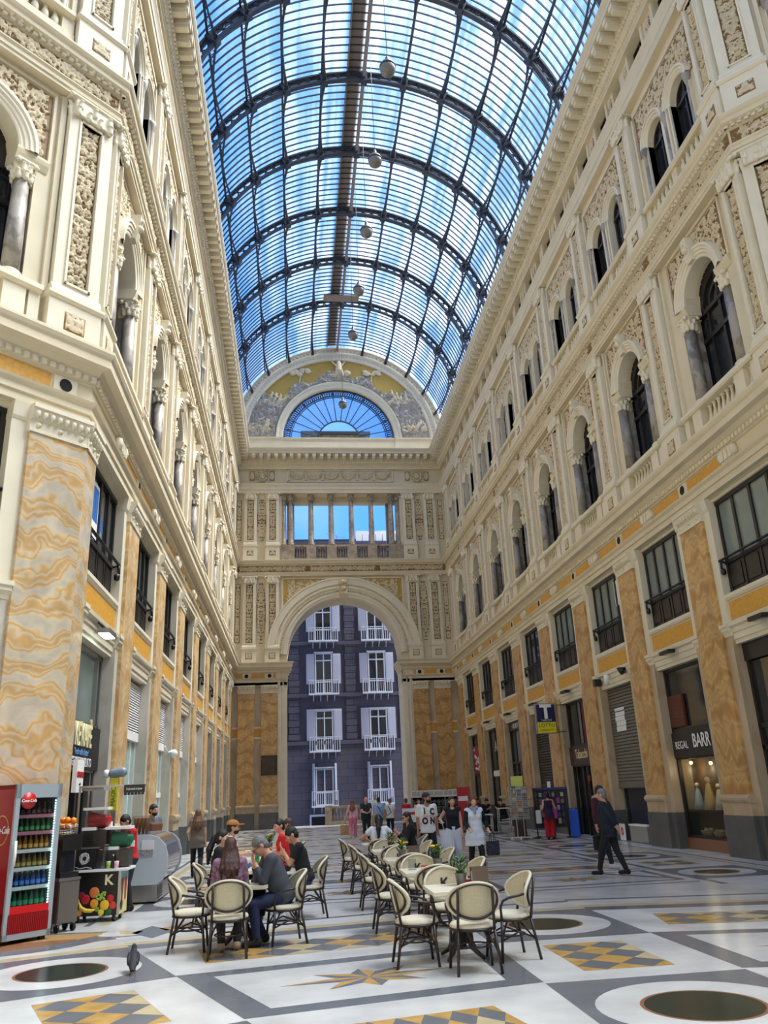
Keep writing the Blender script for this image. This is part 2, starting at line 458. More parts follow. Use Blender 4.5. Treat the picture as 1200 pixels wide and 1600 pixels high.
# ---- walls as frames: local x along the wall, -y out into the hall
wall_right = struct('wall_right', (XR,0,0), -PI/2)
wall_left  = struct('wall_left', (XL,0,0), PI/2)
wall_end   = struct('wall_end', (CX,D,0), 0)
wall_cl    = struct('wall_corner_left', (XL,YC,0), PI/4)      # local x runs from -L to 0 at the corner
wall_cr    = struct('wall_corner_right', (XR,YC,0), -PI/4)    # local x runs from 0 at the corner

def strips(m, segs, z1, y0, y1, mi=0, z0=None):
    """front skin at y0 from a top-of-opening function up to z1, with soffits and jambs back to y1"""
    prev = None
    for xa, xb, f, n in segs:
        for i in range(n):
            a, b = xa+(xb-xa)*i/n, xa+(xb-xa)*(i+1)/n
            ta, tb = f(a), f(b)
            m.quad((a,y0,ta),(b,y0,tb),(b,y0,z1),(a,y0,z1), mi)
            m.quad((a,y0,ta),(a,y1,ta),(b,y1,tb),(b,y0,tb), mi)
            if prev is not None and i == 0 and abs(prev-ta) > 1e-4:
                m.quad((a,y0,prev),(a,y1,prev),(a,y1,ta),(a,y0,ta), mi)
            prev = tb
K = lambda z: (lambda x: z)
ARC = lambda c, r, s: (lambda x: s+math.sqrt(max(0, r*r-(x-c)**2)))

# ================= ground storey pieces
def pilaster_ground(w, alab):
    """returns list of (name, mesh, mats): shaft with base, plinth and capital as parts"""
    h = w/2
    sh = M().box(-h, h, 0, .3, 1.45, 8.31)
    ba = M().prof([(-.3,.97),(.05,.97),(.05,1.26),(.09,1.28),(.12,1.33),(.12,1.38),(.09,1.43),(.03,1.45),(-.3,1.45)], -h-.05, h+.05)
    for sx in (-1,1): ba.box(sx*(h+.02)-.06, sx*(h+.02)+.06, -.08, .3, 1.27, 1.43)
    pl = M().box(-h-.07, h+.07, -.07, .3, 0, .97)
    ca = M().prof([(-.3,8.31),(.03,8.31),(.03,8.36),(.02,8.37),(.02,8.54),(.04,8.55),(.06,8.6),(.12,8.7),(.12,8.74),(.15,8.75),(.15,8.83),(-.3,8.83)], -h-.03, h+.03)
    n = max(2, int(w/.14))
    for i in range(n): ca.lathe([(.02,-.08),(.055,-.03),(.06,.04),(.03,.09)], (-h+w*(i+.5)/n, -.08, 8.64), 6)
    for i in range(3): ca.lathe([(.05,0),(.04,.02),(.0,.03)], (0,0,0), 8) if False else None
    for x in (-h*.75, 0, h*.75): ca.sphere((x,-.02,8.455), .05, 8)
    return [('pilaster', sh, alab), ('base', ba, MT['strip']), ('plinth', pl, MT['plinth']), ('capital', ca, MT['ivory2'])]
PIL = {}
def place_pilaster(par, x, w, alab='alab'):
    key = (w, alab)
    if key not in PIL: PIL[key] = [(n, m.mesh(n, k if k is not None else 0)) for n, m, k in pilaster_ground(w, MT[alab])]
    top = None
    for n, me in PIL[key]:
        o = inst(me, n, par if top is None else top, (x,0,0) if top is None else (0,0,0))
        if top is None: top = o
    return top
GB = {}
def ground_bay(par, x, g, lowmat):
    """jamb piers, transom, coloured panel and sill between two ground pilasters"""
    key = (g, lowmat)
    if key not in GB:
        a = M(); low = M(); pn = M(); gp = M()
        for s in (-1, 1):
            x0, x1 = sorted((s*g, s*(g-.32)))
            a.box(x0, x1, .08, .8, 5.19, 8.83)                     # upper white pier
            low.box(x0, x1, .08, 1.0, .97, 5.19)
            gp.box(x0-.01, x1+.01, .05, 1.0, 0, .97)
            a.prof([(-.8,5.19),(-.07,5.19),(-.05,5.26),(-.0,5.33),(-.0,5.4),(.03,5.42),(.03,5.5),(-.8,5.5)], x0-.02, x1+.02)
            a.prof([(-.8,8.5),(-.07,8.5),(-.04,8.56),(-.02,8.7),(-.0,8.83),(-.8,8.83)], x0-.01, x1+.01)
        b = g-.32
        a.prof([(-1.0,4.98),(-.16,4.98),(-.16,5.08),(-.13,5.09),(-.13,5.24),(-.1,5.26),(-.1,5.38),(-.03,5.42),(-.02,5.5),(-.14,5.52),(-1,5.52)], -b, b)
        a.prof([(-1.0,5.52),(-.14,5.52),(-.14,6.06),(-.1,6.08),(-.07,6.14),(-.07,6.22),(-.6,6.24)], -b, b)
        pn.box(-b+.06, b-.06, .125, .2, 5.58, 6.03)
        a.prof([(-.9,8.72),(-.2,8.72),(-.2,8.84),(-.9,8.84)], -b, b)
        GB[key] = (a.mesh('bay_surround', MT['ivory2']), low.mesh('jamb', MT[lowmat]), pn.mesh('mosaic_panel', MT['ochre']), gp.mesh('jamb_plinth', MT['plinth']))
    for me, n in zip(GB[key], ('bay_surround','jamb','mosaic_panel','jamb_plinth')): inst(me, n, par, (x,0,0))
WN = [0]
def window_root(par, x, y=0, z=0):
    """a window is a thing of the setting of its own, standing in its wall's frame"""
    WN[0] += 1
    c, s = math.cos(par.rotation_euler.z), math.sin(par.rotation_euler.z)
    L = par.location
    return struct('window_%d' % WN[0], (L.x+x*c-y*s, L.y+x*s+y*c, L.z+z), par.rotation_euler.z)
MZ = {}
def mezz_window(par, x, g, glass):
    if ('f', g) not in MZ:
        b = g-.32; f = M()
        for xx in (-b+.05, -b/2, 0, b/2, b-.05): f.box(xx-.05, xx+.05, .28, .38, 6.22, 8.74)
        for z in (6.22, 7.02, 8.62): f.box(-b, b, .26, .38, z, z+.1)
        lo = M(); lo.box(-b, b, .31, .36, 6.28, 7.05)
        for i in range(4): lo.box(-b+.12+i*b/2, -b+b/2-.12+i*b/2, .28, .33, 6.4, 6.95)
        ra = M(); ra.tube([(-b-.02,.12,7.12),(b+.02,.12,7.12)], .035, 8)
        for s in (-1,1):
            ra.tube([(s*(b-.02),.12,7.12),(s*(b-.02),.33,7.05)], .025, 6)
            ra.lathe([(.02,-.09),(.06,-.06),(.07,0),(.06,.06),(.02,.09)], (s*(b-.08),.14,6.82), 8)
            ra.tube([(s*(b-.08),.1,6.9),(s*(b-.08),.12,7.12)], .03, 6)
        MZ['f', g] = (f.mesh('window_frame', MT['dark']), lo.mesh('parapet_panel', MT['dark']), ra.mesh('guard_rail', MT['black']))
        gl = M().box(-b, b, .325, .34, 7.05, 8.7)
        for k in ('glassdk','glassgr'): MZ[k, g] = gl.mesh('pane', MT[k])
    w = window_root(par, x)
    for me, n in zip(MZ['f', g], ('window_frame','parapet_panel','guard_rail')): inst(me, n, w)
    inst(MZ[glass, g], 'pane', w)
    return w
# ================= entablature profiles (out, z), shared by every wall
ENT1 = [(-.8,8.83),(.0,8.83),(.0,9.0),(.04,9.01),(.04,9.14),(.1,9.2),(.12,9.25),(.01,9.26),(.01,9.6),(.06,9.62),(.06,9.66),(.08,9.67),(.08,9.79),(.13,9.83),(.2,9.93),(.36,9.96),(.36,10.12),(.4,10.17),(.43,10.24),(.43,10.3),(-.3,10.36)]
ENT2 = [(-.3,16.18),(.1,16.18),(.1,16.27),(.13,16.28),(.13,16.37),(.17,16.42),(.17,16.45),(.08,16.46),(.08,16.9),(.12,16.92),(.14,16.99),(.27,17.04),(.28,17.14),(.32,17.18),(.35,17.24),(.35,17.28),(-.3,17.34)]
ENT3 = [(-.4,22.28),(.1,22.28),(.1,22.52),(.13,22.54),(.13,22.74),(.15,22.8),(.17,22.86),(.2,22.92),(.2,23.0),(.02,23.04),(-.6,23.06)]
CRN3 = [(-.6,24.13),(.08,24.13),(.08,24.26),(.12,24.28),(.12,24.36),(.18,24.44),(.24,24.56),(.24,24.66),(.28,24.7),(.28,25.04),(.34,25.06),(.8,25.08),(.8,25.24),(.84,25.28),(.9,25.4),(.91,25.47),(-.35,25.56),(-1.7,25.58)]
def cornices(par, x0, x1, m0, m1, marks, centres, g):
    """running mouldings of a wall with mitred ends, and what is set into them"""
    for nm, pr, mt in (('lower_entablature', ENT1, 'ivory'), ('middle_entablature', ENT2, 'ivory'), ('upper_entablature', ENT3, 'ivory'), ('main_cornice', CRN3, 'ivory')):
        M().prof(pr, x0, x1, m0, m1).obj(nm, MT[mt], par)
    d = M(); e = M(); n = int((x1-x0)/.17)
    a, b = x0-m0*.1, x1+m1*.1
    for i in range(n):
        x = a+(b-a)*(i+.5)/n
        d.box(x-.05, x+.05, -.135, -.07, 9.67, 9.78); 
    d.obj('dentil_course', MT['ivory2'], par)
    a, b = x0-m0*.3, x1+m1*.3; n = int((b-a)/.16)
    for i in range(n):
        x = a+(b-a)*(i+.5)/n
        e.box(x-.045, x+.045, -.31, -.22, 24.57, 24.67); e.sphere((x,-.16,24.4), .055, 5)
        e.box(x-.05, x+.05, -.2, -.13, 16.93, 17.0)
    e.obj('egg_course', MT['ivory2'], par)
PANEL = {}
def frieze_bits(par, xs_pil, xs_bay, g):
    """coloured frieze panels with a bracket at each bay centre and a roundel at each pilaster, and the carved frieze above"""
    if 'br' not in PANEL:
        br = M()
        for i in range(3): br.box(-.26+i*.19, -.12+i*.19, -.14, 0, 9.3, 9.56)
        br.box(-.3, .3, -.1, 0, 9.27, 9.6)
        for s in (-1,1): br.lathe([(.0,-.13),(.09,-.12),(.11,0),(.09,.12),(0,.13)], (s*.3,-.06,9.44), 8)
        PANEL['br'] = br.mesh('bracket', MT['ivory2'])
        md = M().box(-.24,.24,-.04,0,9.27,9.6)
        md2 = M()
        md2.add(*disc((0,-.05,9.435), .13, 16))
        PANEL['md'] = md.mesh('medallion', MT['ivory2']); PANEL['hole'] = md2.mesh('roundel', MT['inside'])
    for x in xs_bay: inst(PANEL['br'], 'bracket', par, (x,0,0))
    for i, x in enumerate(xs_pil):
        o = inst(PANEL['md'], 'medallion', par, (x,0,0)); inst(PANEL['hole'], 'roundel', o)
    edges = sorted([(x,.24) for x in xs_pil]+[(x,.4) for x in xs_bay])
    for (a, wa), (b, wb) in zip(edges, edges[1:]):
        k = ('fp', round(b-wb-a-wa, 2))
        if k not in PANEL: PANEL[k] = M().box(-(b-wb-a-wa)/2+.05, (b-wb-a-wa)/2-.05, -.025, 0, 9.29, 9.58).mesh('frieze_panel', MT['ochre'])
        inst(PANEL[k], 'frieze_panel', par, ((a+wa+b-wb)/2,0,0))
def disc(c, r, n, axis='y'):
    vs = [(c[0]+r*math.cos(2*PI*i/n), c[1], c[2]+r*math.sin(2*PI*i/n)) for i in range(n)]
    return vs, [tuple(range(n))]
# ================= upper storeys
UP = {}
def upper_pilaster(par, x, w):
    """first and second floor pilasters: pedestal with square relief, framed candelabra relief, capital"""
    if w not in UP:
        h = w/2; pw = min(.46, w*.53); L = []
        for (zp0, zb, zt, zc, ztop, oz) in ((10.33, 11.26, 15.72, 16.18, 0, 0), (17.3, 18.42, 21.85, 22.28, 1, 1)):
            ph = .95 if oz == 0 else .85
            a = M(); o = .08
            hh = h+.06
            a.box(-hh, hh, -.14, .2, zp0, zb-.1)
            a.prof([(-.2,zb-.12),(.16,zb-.12),(.2,zb-.06),(.2,zb),(-.2,zb)], -hh-.04, hh+.04)
            a.prof([(-.2,zb),(.14,zb),(.14,zb+.1),(.11,zb+.16),(.09,zb+.22),(-.2,zb+.22)], -h-.03, h+.03)
            # shaft as a frame round the sunk panel
            z0, z1 = zb+.2, zt; p0, p1 = zb+.36, zt-.1
            a.box(-h, -pw/2, -o, .2, z0, z1); a.box(pw/2, h, -o, .2, z0, z1)
            a.box(-pw/2, pw/2, -o, .2, z0, p0); a.box(-pw/2, pw/2, -o, .2, p1, z1)
            for s in (-1,1): a.box(s*(pw/2+.03)-.025, s*(pw/2+.03)+.025, -o-.03, 0, p0-.05, p1+.05)
            a.box(-pw/2-.05, pw/2+.05, -o-.03, 0, p0-.05, p0); a.box(-pw/2-.05, pw/2+.05, -o-.03, 0, p1, p1+.05)
            s_ = M(); s_.box(-.2,.2,-.15,-.13,0,0)
            L.append((a.mesh('relief_pilaster', MT['ivory2']), relief_mesh('candelabra_relief', pw, p1-p0, .024, 3+oz, .085, base=-.0), p0,
                      relief_mesh('square_relief', .44, .4 if oz == 0 else .36, .028, 8+oz, .04, dens=1.4), zp0+.2 if oz == 0 else zp0+.36,
                      capital_mesh('capital', w*1.02, .3, ztop-zt if ztop > 9 else (.46 if oz == 0 else .43), MT['ivory2']), zt))
        UP[w] = L
    for a, rl, p0, sq, zs, cp, zt in UP[w]:
        o = inst(a, 'relief_pilaster', par, (x,0,0))
        inst(rl, 'candelabra_relief', o, (0,.0,p0)); inst(sq, 'square_relief', o, (0,-.142,zs)); inst(cp, 'capital', o, (0,-.02,zt))
def baluster(h, r, n=8):
    return M().lathe([(r*.9,0),(r*.9,h*.07),(r*.5,h*.1),(r*.75,h*.2),(r,h*.33),(r*.8,h*.48),(r*.42,h*.72),(r*.55,h*.86),(r*.5,h*.9),(r*.9,h*.93),(r*.9,h)], n=n)
F1 = {}
def first_floor_bay(par, x, g, inner='in'):
    if g not in F1:
        b = g-.02; w_ = M(); P = {}
        fx = 1.5
        segs = [(-b-.35,-1.27,K(10.35),1),(-1.27,-.87,K(14.0),1),(-.87,.87,ARC(0,.87,14.22),24),(.87,1.27,K(14.0),1),(1.27,b+.35,K(10.35),1)]
        strips(w_, segs, 16.2, .12, .55)
        for s in (-1,1):                                           # impost blocks
            x0, x1 = sorted((s*.83, s*1.5))
            w_.prof([(-.5,13.98),(-.1,13.98),(-.07,14.05),(-.04,14.12),(-.02,14.2),(-.02,14.25),(-.5,14.25)], x0, x1)
            w_.box(s*1.5-.03, s*1.5+.03, .06, .2, 14.25, 16.04); w_.box(s*(b+.0)-.06, s*(b+.0)+.06, .04, .2, 11.3, 16.12)
        w_.box(-1.53, 1.53, .06, .2, 16.0, 16.06)
        av = M().arcband([(.86,-.4),(.86,-.06),(.9,-.04),(.95,-.04),(.97,-.01),(1.04,0),(1.06,.03),(1.13,.03),(1.15,.06),(1.22,.06),(1.24,-.1)], 0, 14.22, 0, PI, 28, y=0)
        ks = M().prof([(-.1,15.1),(.06,15.1),(.12,15.25),(.1,15.5),(.17,15.62),(.18,15.8),(-.1,15.8)], -.13, .13); ks.sphere((0,-.14,15.45), .1, 8); ks.sphere((0,-.16,15.68), .08, 8)
        rl = relief_mesh('spandrel_relief', 2.92, 1.72, .028, 21, .085, mask=lambda a, z: a*a+(z+.03)**2 > 1.2**2 and not (abs(a) < .16), leaf=.09)
        sill = M().prof([(-.6,11.12),(.1,11.12),(.14,11.17),(.14,11.27),(-.6,11.27)], -b+.1, b-.1)
        for s in (-1,1):
            sill.box(*sorted((s*(b-.1), s*(b-.32))), -.04, .3, 10.35, 11.14); sill.box(*sorted((s*.86, s*1.3)), -.06, .3, 10.35, 11.14)
        sill.box(-b, b, .12, .3, 10.35, 10.5)
        back = M().box(-b, b, .28, .3, 10.35, 11.2)
        P['w'] = w_.mesh('arched_bay', MT['ivory']); P['av'] = av.mesh('archivolt', MT['ivory2']); P['ks'] = ks.mesh('keystone', MT['ivory2'])
        P['rl'] = rl; P['sill'] = sill.mesh('balustrade_rail', MT['ivory2']); P['back'] = back.mesh('balustrade_back', MT['strip'])
        P['bal'] = baluster(.62, .085).mesh('baluster', MT['ivory2'])
        c = M().lathe([(.175,0),(.17,.8),(.15,2.2)], n=14); P['col'] = c.mesh('column', MT['greycol'])
        cb = M().lathe([(.25,0),(.25,.06),(.21,.08),(.24,.13),(.2,.18),(.18,.2)], n=14); P['cb'] = cb.mesh('column_base', MT['ivory2'])
        P['cc'] = capital_mesh('column_capital', .4, .4, .42, MT['ivory2'], r=.17)
        pr = M().box(-.14,.14,-.1,.1,11.27,13.6); P['pr'] = pr.mesh('rear_pilaster', MT['greycol'])
        P['pc'] = capital_mesh('rear_capital', .3, .24, .4, MT['relief'])
        f = M()
        f.box(-1.3,1.3,.6,.65,11.27,11.4)
        for xx, w in ((-1.2,.14),(-.62,.06),(0,.1),(.62,.06),(1.2,.14)): f.box(xx-w/2, xx+w/2, .55, .65, 11.27, 14.15)
        for z in (13.15, 13.95): f.box(-1.27,1.27,.53,.65,z,z+.12)
        f.arcband([(.74,-.65),(.74,-.53),(1.3,-.53),(1.3,-.65)], 0, 14.07, 0, PI, 20); f.arcband([(.42,-.65),(.42,-.55),(.5,-.55),(.5,-.65)], 0, 14.07, 0, PI, 14)
        f.box(-.04,.04,.55,.65,14.07,14.8)
        P['f'] = f.mesh('window_frame', MT['dark'])
        P['g'] = M().box(-1.25,1.25,.61,.62,11.3,15.1).mesh('pane', MT['glassdk'])
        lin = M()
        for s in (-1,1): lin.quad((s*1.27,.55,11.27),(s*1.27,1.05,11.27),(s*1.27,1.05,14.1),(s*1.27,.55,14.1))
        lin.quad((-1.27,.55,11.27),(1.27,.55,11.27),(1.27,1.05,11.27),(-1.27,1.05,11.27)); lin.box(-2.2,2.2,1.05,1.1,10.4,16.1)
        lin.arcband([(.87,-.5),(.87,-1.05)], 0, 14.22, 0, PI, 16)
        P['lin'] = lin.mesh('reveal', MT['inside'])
        F1[g] = P
    P = F1[g]
    for k, n in (('w','arched_bay'),('av','archivolt'),('ks','keystone'),('sill','balustrade_rail'),('back','balustrade_back'),('lin','reveal')): inst(P[k], n, par, (x,0,0))
    inst(P['rl'], 'spandrel_relief', par, (x,.115,14.25))
    for s in (-1,1):
        o = inst(P['col'], 'column', par, (x+s*1.06,.2,11.47)); inst(P['cb'], 'column_base', o, (0,0,-.2)); inst(P['cc'], 'column_capital', o, (0,0,2.1))
        o = inst(P['pr'], 'rear_pilaster', par, (x+s*1.18,.45,0)); inst(P['pc'], 'rear_capital', o, (0,0,13.56))
    for i in range(7): inst(P['bal'], 'baluster', par, (x-.66+i*.22,.12,10.5))
    for s in (-1,1): inst(P['bal'], 'baluster', par, (x+s*1.36,.12,10.5))
    w = window_root(par, x); inst(P['f'], 'window_frame', w); inst(P['g'], 'pane', w)
F2 = {}
def second_floor_bay(par, x, g):
    if g not in F2:
        b = g-.02; P = {}; w_ = M(); e = 1.62
        seg = [(-b-.35,-.78-.5,K(17.3),1),(-1.28,-.28,ARC(-.78,.5,20.25),16),(-.28,.28,K(17.3),1),(.28,1.28,ARC(.78,.5,20.25),16),(1.28,b+.35,K(17.3),1)]
        strips(w_, seg, 22.3, .12, .5)
        w_.box(-b,b,-.02,.3,17.3,17.82)
        w_.prof([(-.5,18.22),(.06,18.22),(.1,18.28),(.1,18.38),(-.5,18.4)], -b+.05, b-.05)
        for xx in (-b+.15, 0, b-.15): w_.box(xx-.14, xx+.14, 0, .3, 17.8, 18.24)
        w_.box(-b,b,.24,.3,17.8,18.24)
        for s in (-1,1): w_.box(s*(b-.04)-.05, s*(b-.04)+.05, .04, .2, 18.4, 22.0)
        w_.box(-b,b,.04,.2,21.86,22.0)
        bl = M()
        for s in (-1,1):
            for i in range(5): bl.lathe([(.05,0),(.08,.1),(.09,.2),(.05,.34),(.07,.42)], (s*(.25+(i+.5)*(b-.55)/5), .1, 17.81), 6)
        av = M()
        for c in (-.78,.78):
            av.arcband([(.49,-.45),(.49,-.1),(.53,-.06),(.58,-.06),(.6,-.02),(.66,-.02),(.68,.03),(.74,.03),(.76,-.12)], c, 20.25, 0, PI, 20)
            for s in (-1,1):
                av.box(*sorted((c+s*.5, c+s*.58)), .06, .4, 18.4, 20.25); av.box(*sorted((c+s*.62, c+s*.7)), .02, .2, 18.4, 20.25)
            for i in range(26):
                a = PI*(i+.5)/26; av.sphere((c+.62*math.cos(a), .08, 20.25+.62*math.sin(a)), .022, 4)
            for s in (-1,1):
                for i in range(14): av.sphere((c+s*.6, .08, 18.5+i*.125), .022, 4)
        rl = relief_mesh('spandrel_relief', 2*b-.2, 1.65, .03, 31, .075, mask=lambda a, z: (abs(a)-.78)**2+(z-.0)**2 > .75**2, leaf=.09)
        cl = M()
        for xx in (-1.4, 0, 1.4):
            cl.lathe([(.1,0),(.1,.05),(.07,.08),(.065,1.5),(.08,1.55),(.13,1.75),(.13,1.83)], (xx,.05,18.4), 10)
        f = M()
        for c in (-.78,.78):
            for xx, w in ((c-.46,.1),(c,.06),(c+.46,.1)): f.box(xx-w/2, xx+w/2, .3, .4, 18.4, 20.7 if w < .08 else 20.3)
            for z in (18.4, 20.1): f.box(c-.5, c+.5, .28, .4, z, z+.1)
            f.arcband([(.42,-.4),(.42,-.3),(.54,-.3)], c, 20.25, 0, PI, 14)
        gl = M().box(-1.3,1.3,.36,.37,18.4,20.8)
        at = M(); b2 = b+.35
        for x0, x1 in ((-b2,-1.42),(-.46,.46),(1.42,b2)): at.box(x0, x1, .1, .6, 23.1, 24.15)
        at.box(-1.6,1.6,.6,.65,23.1,24.2)
        for xx in (-1.5,-.38,.38,1.5): at.box(xx-.07, xx+.07, .04, .3, 23.16, 24.13)
        af = M(); ag = M()
        for c in (-.94,.94):
            for xx in (c-.42, c, c+.42): af.box(xx-.04, xx+.04, .26, .34, 23.18, 24.15)
            af.box(c-.46,c+.46,.26,.34,24.05,24.15); af.box(c-.46,c+.46,.26,.34,23.16,23.24)
            ag.box(c-.46,c+.46,.32,.33,23.16,24.15)
        P['w'] = w_.mesh('twin_arch_bay', MT['ivory']); P['bl'] = bl.mesh('baluster_course', MT['ivory2']); P['av'] = av.mesh('archivolt', MT['ivory2']); P['rl'] = rl
        P['cl'] = cl.mesh('colonnette', MT['greycol']); P['f'] = f.mesh('window_frame', MT['dark']); P['g'] = gl.mesh('pane', MT['glassdk'])
        P['at'] = at.mesh('attic_bay', MT['ivory']); P['af'] = af.mesh('window_frame', MT['dark']); P['ag'] = ag.mesh('pane', MT['glassdk'])
        P['mo'] = M().box(-.13,.13,-.78,-.26,24.88,25.06).box(-.1,.1,-.72,-.26,24.74,24.9).mesh('modillion', MT['ivory2'])
        P['ar'] = relief_mesh('attic_relief', .3, .7, .03, 41, .04)
        F2[g] = P
    P = F2[g]
    for k, n in (('w','twin_arch_bay'),('bl','baluster_course'),('av','archivolt'),('cl','colonnette'),('at','attic_bay')): inst(P[k], n, par, (x,0,0))
    inst(P['rl'], 'spandrel_relief', par, (x,.115,20.22))
    for xx in (-.0, 1.75, -1.75): inst(P['ar'], 'attic_relief', par, (x+xx,.09,23.28))
    w = window_root(par, x); inst(P['f'], 'window_frame', w); inst(P['g'], 'pane', w)
    w = window_root(par, x); inst(P['af'], 'window_frame', w); inst(P['ag'], 'pane', w)
def modillions(par, x0, x1, step=.5174):
    me = F2[G0]['mo']; n = int((x1-x0)/step)
    for i in range(n): inst(me, 'modillion', par, (x0+(x1-x0)*(i+.5)/n,0,0))
G0 = round((BAY-PW)/2, 4)
def carved_frieze(par, x0, x1):
    L = x1-x0; n = max(1, round(L/BAY)); w = L/n; k = ('cf', round(w,2))
    if k not in PANEL:
        PANEL[k] = relief_mesh('carved_frieze', w, .42, .026, 51, .075, leaf=.08)
        z = M()
        for i in range(int(w/.2)): z.lathe([(.03,-.05),(.05,0),(.03,.05)], (-w/2+(i+.5)*w/int(w/.2), -.2, 17.02), 6)
        PANEL[k, 'o'] = z.mesh('palmette_course', MT['ivory2'])
    for i in range(n):
        inst(PANEL[k], 'carved_frieze', par, (x0+(i+.5)*w, -.085, 16.47)); inst(PANEL[k, 'o'], 'palmette_course', par, (x0+(i+.5)*w, 0, 0))

# ---- the two long walls
BAYS = {}
for side, par, sg, y0 in (('right', wall_right, -1, Y0R), ('left', wall_left, 1, Y0L)):
    lx = lambda y, sg=sg: sg*y
    pils = [y0+k*BAY+PW/2 for k in range(8)]
    gc = round((y0-15.45)/2, 4); bays = [((15.45+y0)/2, gc)]+[(p+BAY/2, G0) for p in pils[:7]]
    BAYS[side] = bays
    x0, x1 = sorted((lx(YC), lx(D)))
    m0, m1 = (-1., .4142) if side == 'right' else (.4142, -1.)
    cornices(par, x0, x1, m0, m1, None, None, None)
    frieze_bits(par, [lx(p) for p in pils], [lx(b) for b, g in bays], G0)
    lo = M(); s_ = sorted((lx(D), lx(pils[-1]+PW/2)))
    lo.box(s_[0], s_[1], .2, .8, 0, 8.83); lo.obj('end_strip', MT['strip'], par)
    for q, (b, g) in enumerate(bays):
        ground_bay(par, lx(b), g, 'strip' if side == 'right' else 'greymarb')
        mezz_window(par, lx(b), g, 'glassgr' if (side == 'right' and q in (0,1,2,3)) else 'glassdk')
        first_floor_bay(par, lx(b), g); second_floor_bay(par, lx(b), g)
    for p in pils:
        place_pilaster(par, lx(p), PW, 'alab' if side == 'right' else 'alab_lit'); upper_pilaster(par, lx(p), 1.02)
    cp = YC+.39
    place_pilaster(par, lx(cp), .78, 'alab' if side == 'right' else 'alab2'); upper_pilaster(par, lx(cp), .74)
    fl = M(); e0, e1 = sorted((lx(pils[-1]+.4), lx(D))); fl.box(e0, e1, .12, .5, 10.35, 16.2); fl.box(e0, e1, .12, .5, 17.3, 22.3); fl.box(e0, e1, .12, .5, 23.1, 24.15); fl.obj('end_pier', MT['ivory'], par)
    carved_frieze(par, x0, x1)
    modillions(par, x0+.3, x1-.3)
    M().box(x0, x1, 1.3, 1.6, 0, 25.55).obj('rear_lining', MT['inside'], par)
    M().box(x0, x1, .15, 1.5, 8.8, 10.36).box(x0, x1, .3, 1.5, 16.2, 17.32).box(x0, x1, .3, 1.5, 22.3, 23.15).box(x0, x1, .2, 1.5, 24.15, 25.5).obj('wall_core', MT['ivory'], par)
# ---- the corner walls of the crossing, three bays each
for side, par, sg in (('left', wall_cl, -1), ('right', wall_cr, 1)):
    L = 15.4; x0, x1 = (-L, 0) if sg < 0 else (0, L); m0, m1 = (.4142, .4142)
    cornices(par, x0, x1, m0, m1, None, None, None)
    bays = [sg*(1.14+1.704+i*BAY) for i in range(3)]; pl = [sg*(1.14+2*1.704+PW/2+i*BAY) for i in range(3)]
    frieze_bits(par, [sg*.57]+pl, bays, G0)
    place_pilaster(par, sg*.57, 1.14, 'alab2'); upper_pilaster(par, sg*.57, 1.0)
    for b in bays:
        ground_bay(par, b, G0, 'greymarb'); mezz_window(par, b, G0, 'glassdk'); first_floor_bay(par, b, G0); second_floor_bay(par, b, G0)
        M().box(b-G0+.3, b+G0-.3, .9, .95, 0, 5.0).obj('shop_front', MT['dark'], par)
    for p in pl[:2]: place_pilaster(par, p, PW, 'alab2'); upper_pilaster(par, p, 1.02)
    carved_frieze(par, x0, x1); modillions(par, x0+.2, x1-.2)
    M().box(x0, x1, 1.3, 1.6, 0, 25.55).obj('rear_lining', MT['inside'], par)
    M().box(x0, x1, .15, 1.5, 8.8, 10.36).box(x0, x1, .3, 1.5, 16.2, 17.32).box(x0, x1, .3, 1.5, 22.3, 23.15).box(x0, x1, .2, 1.5, 24.15, 25.5).obj('wall_core', MT['ivory'], par)
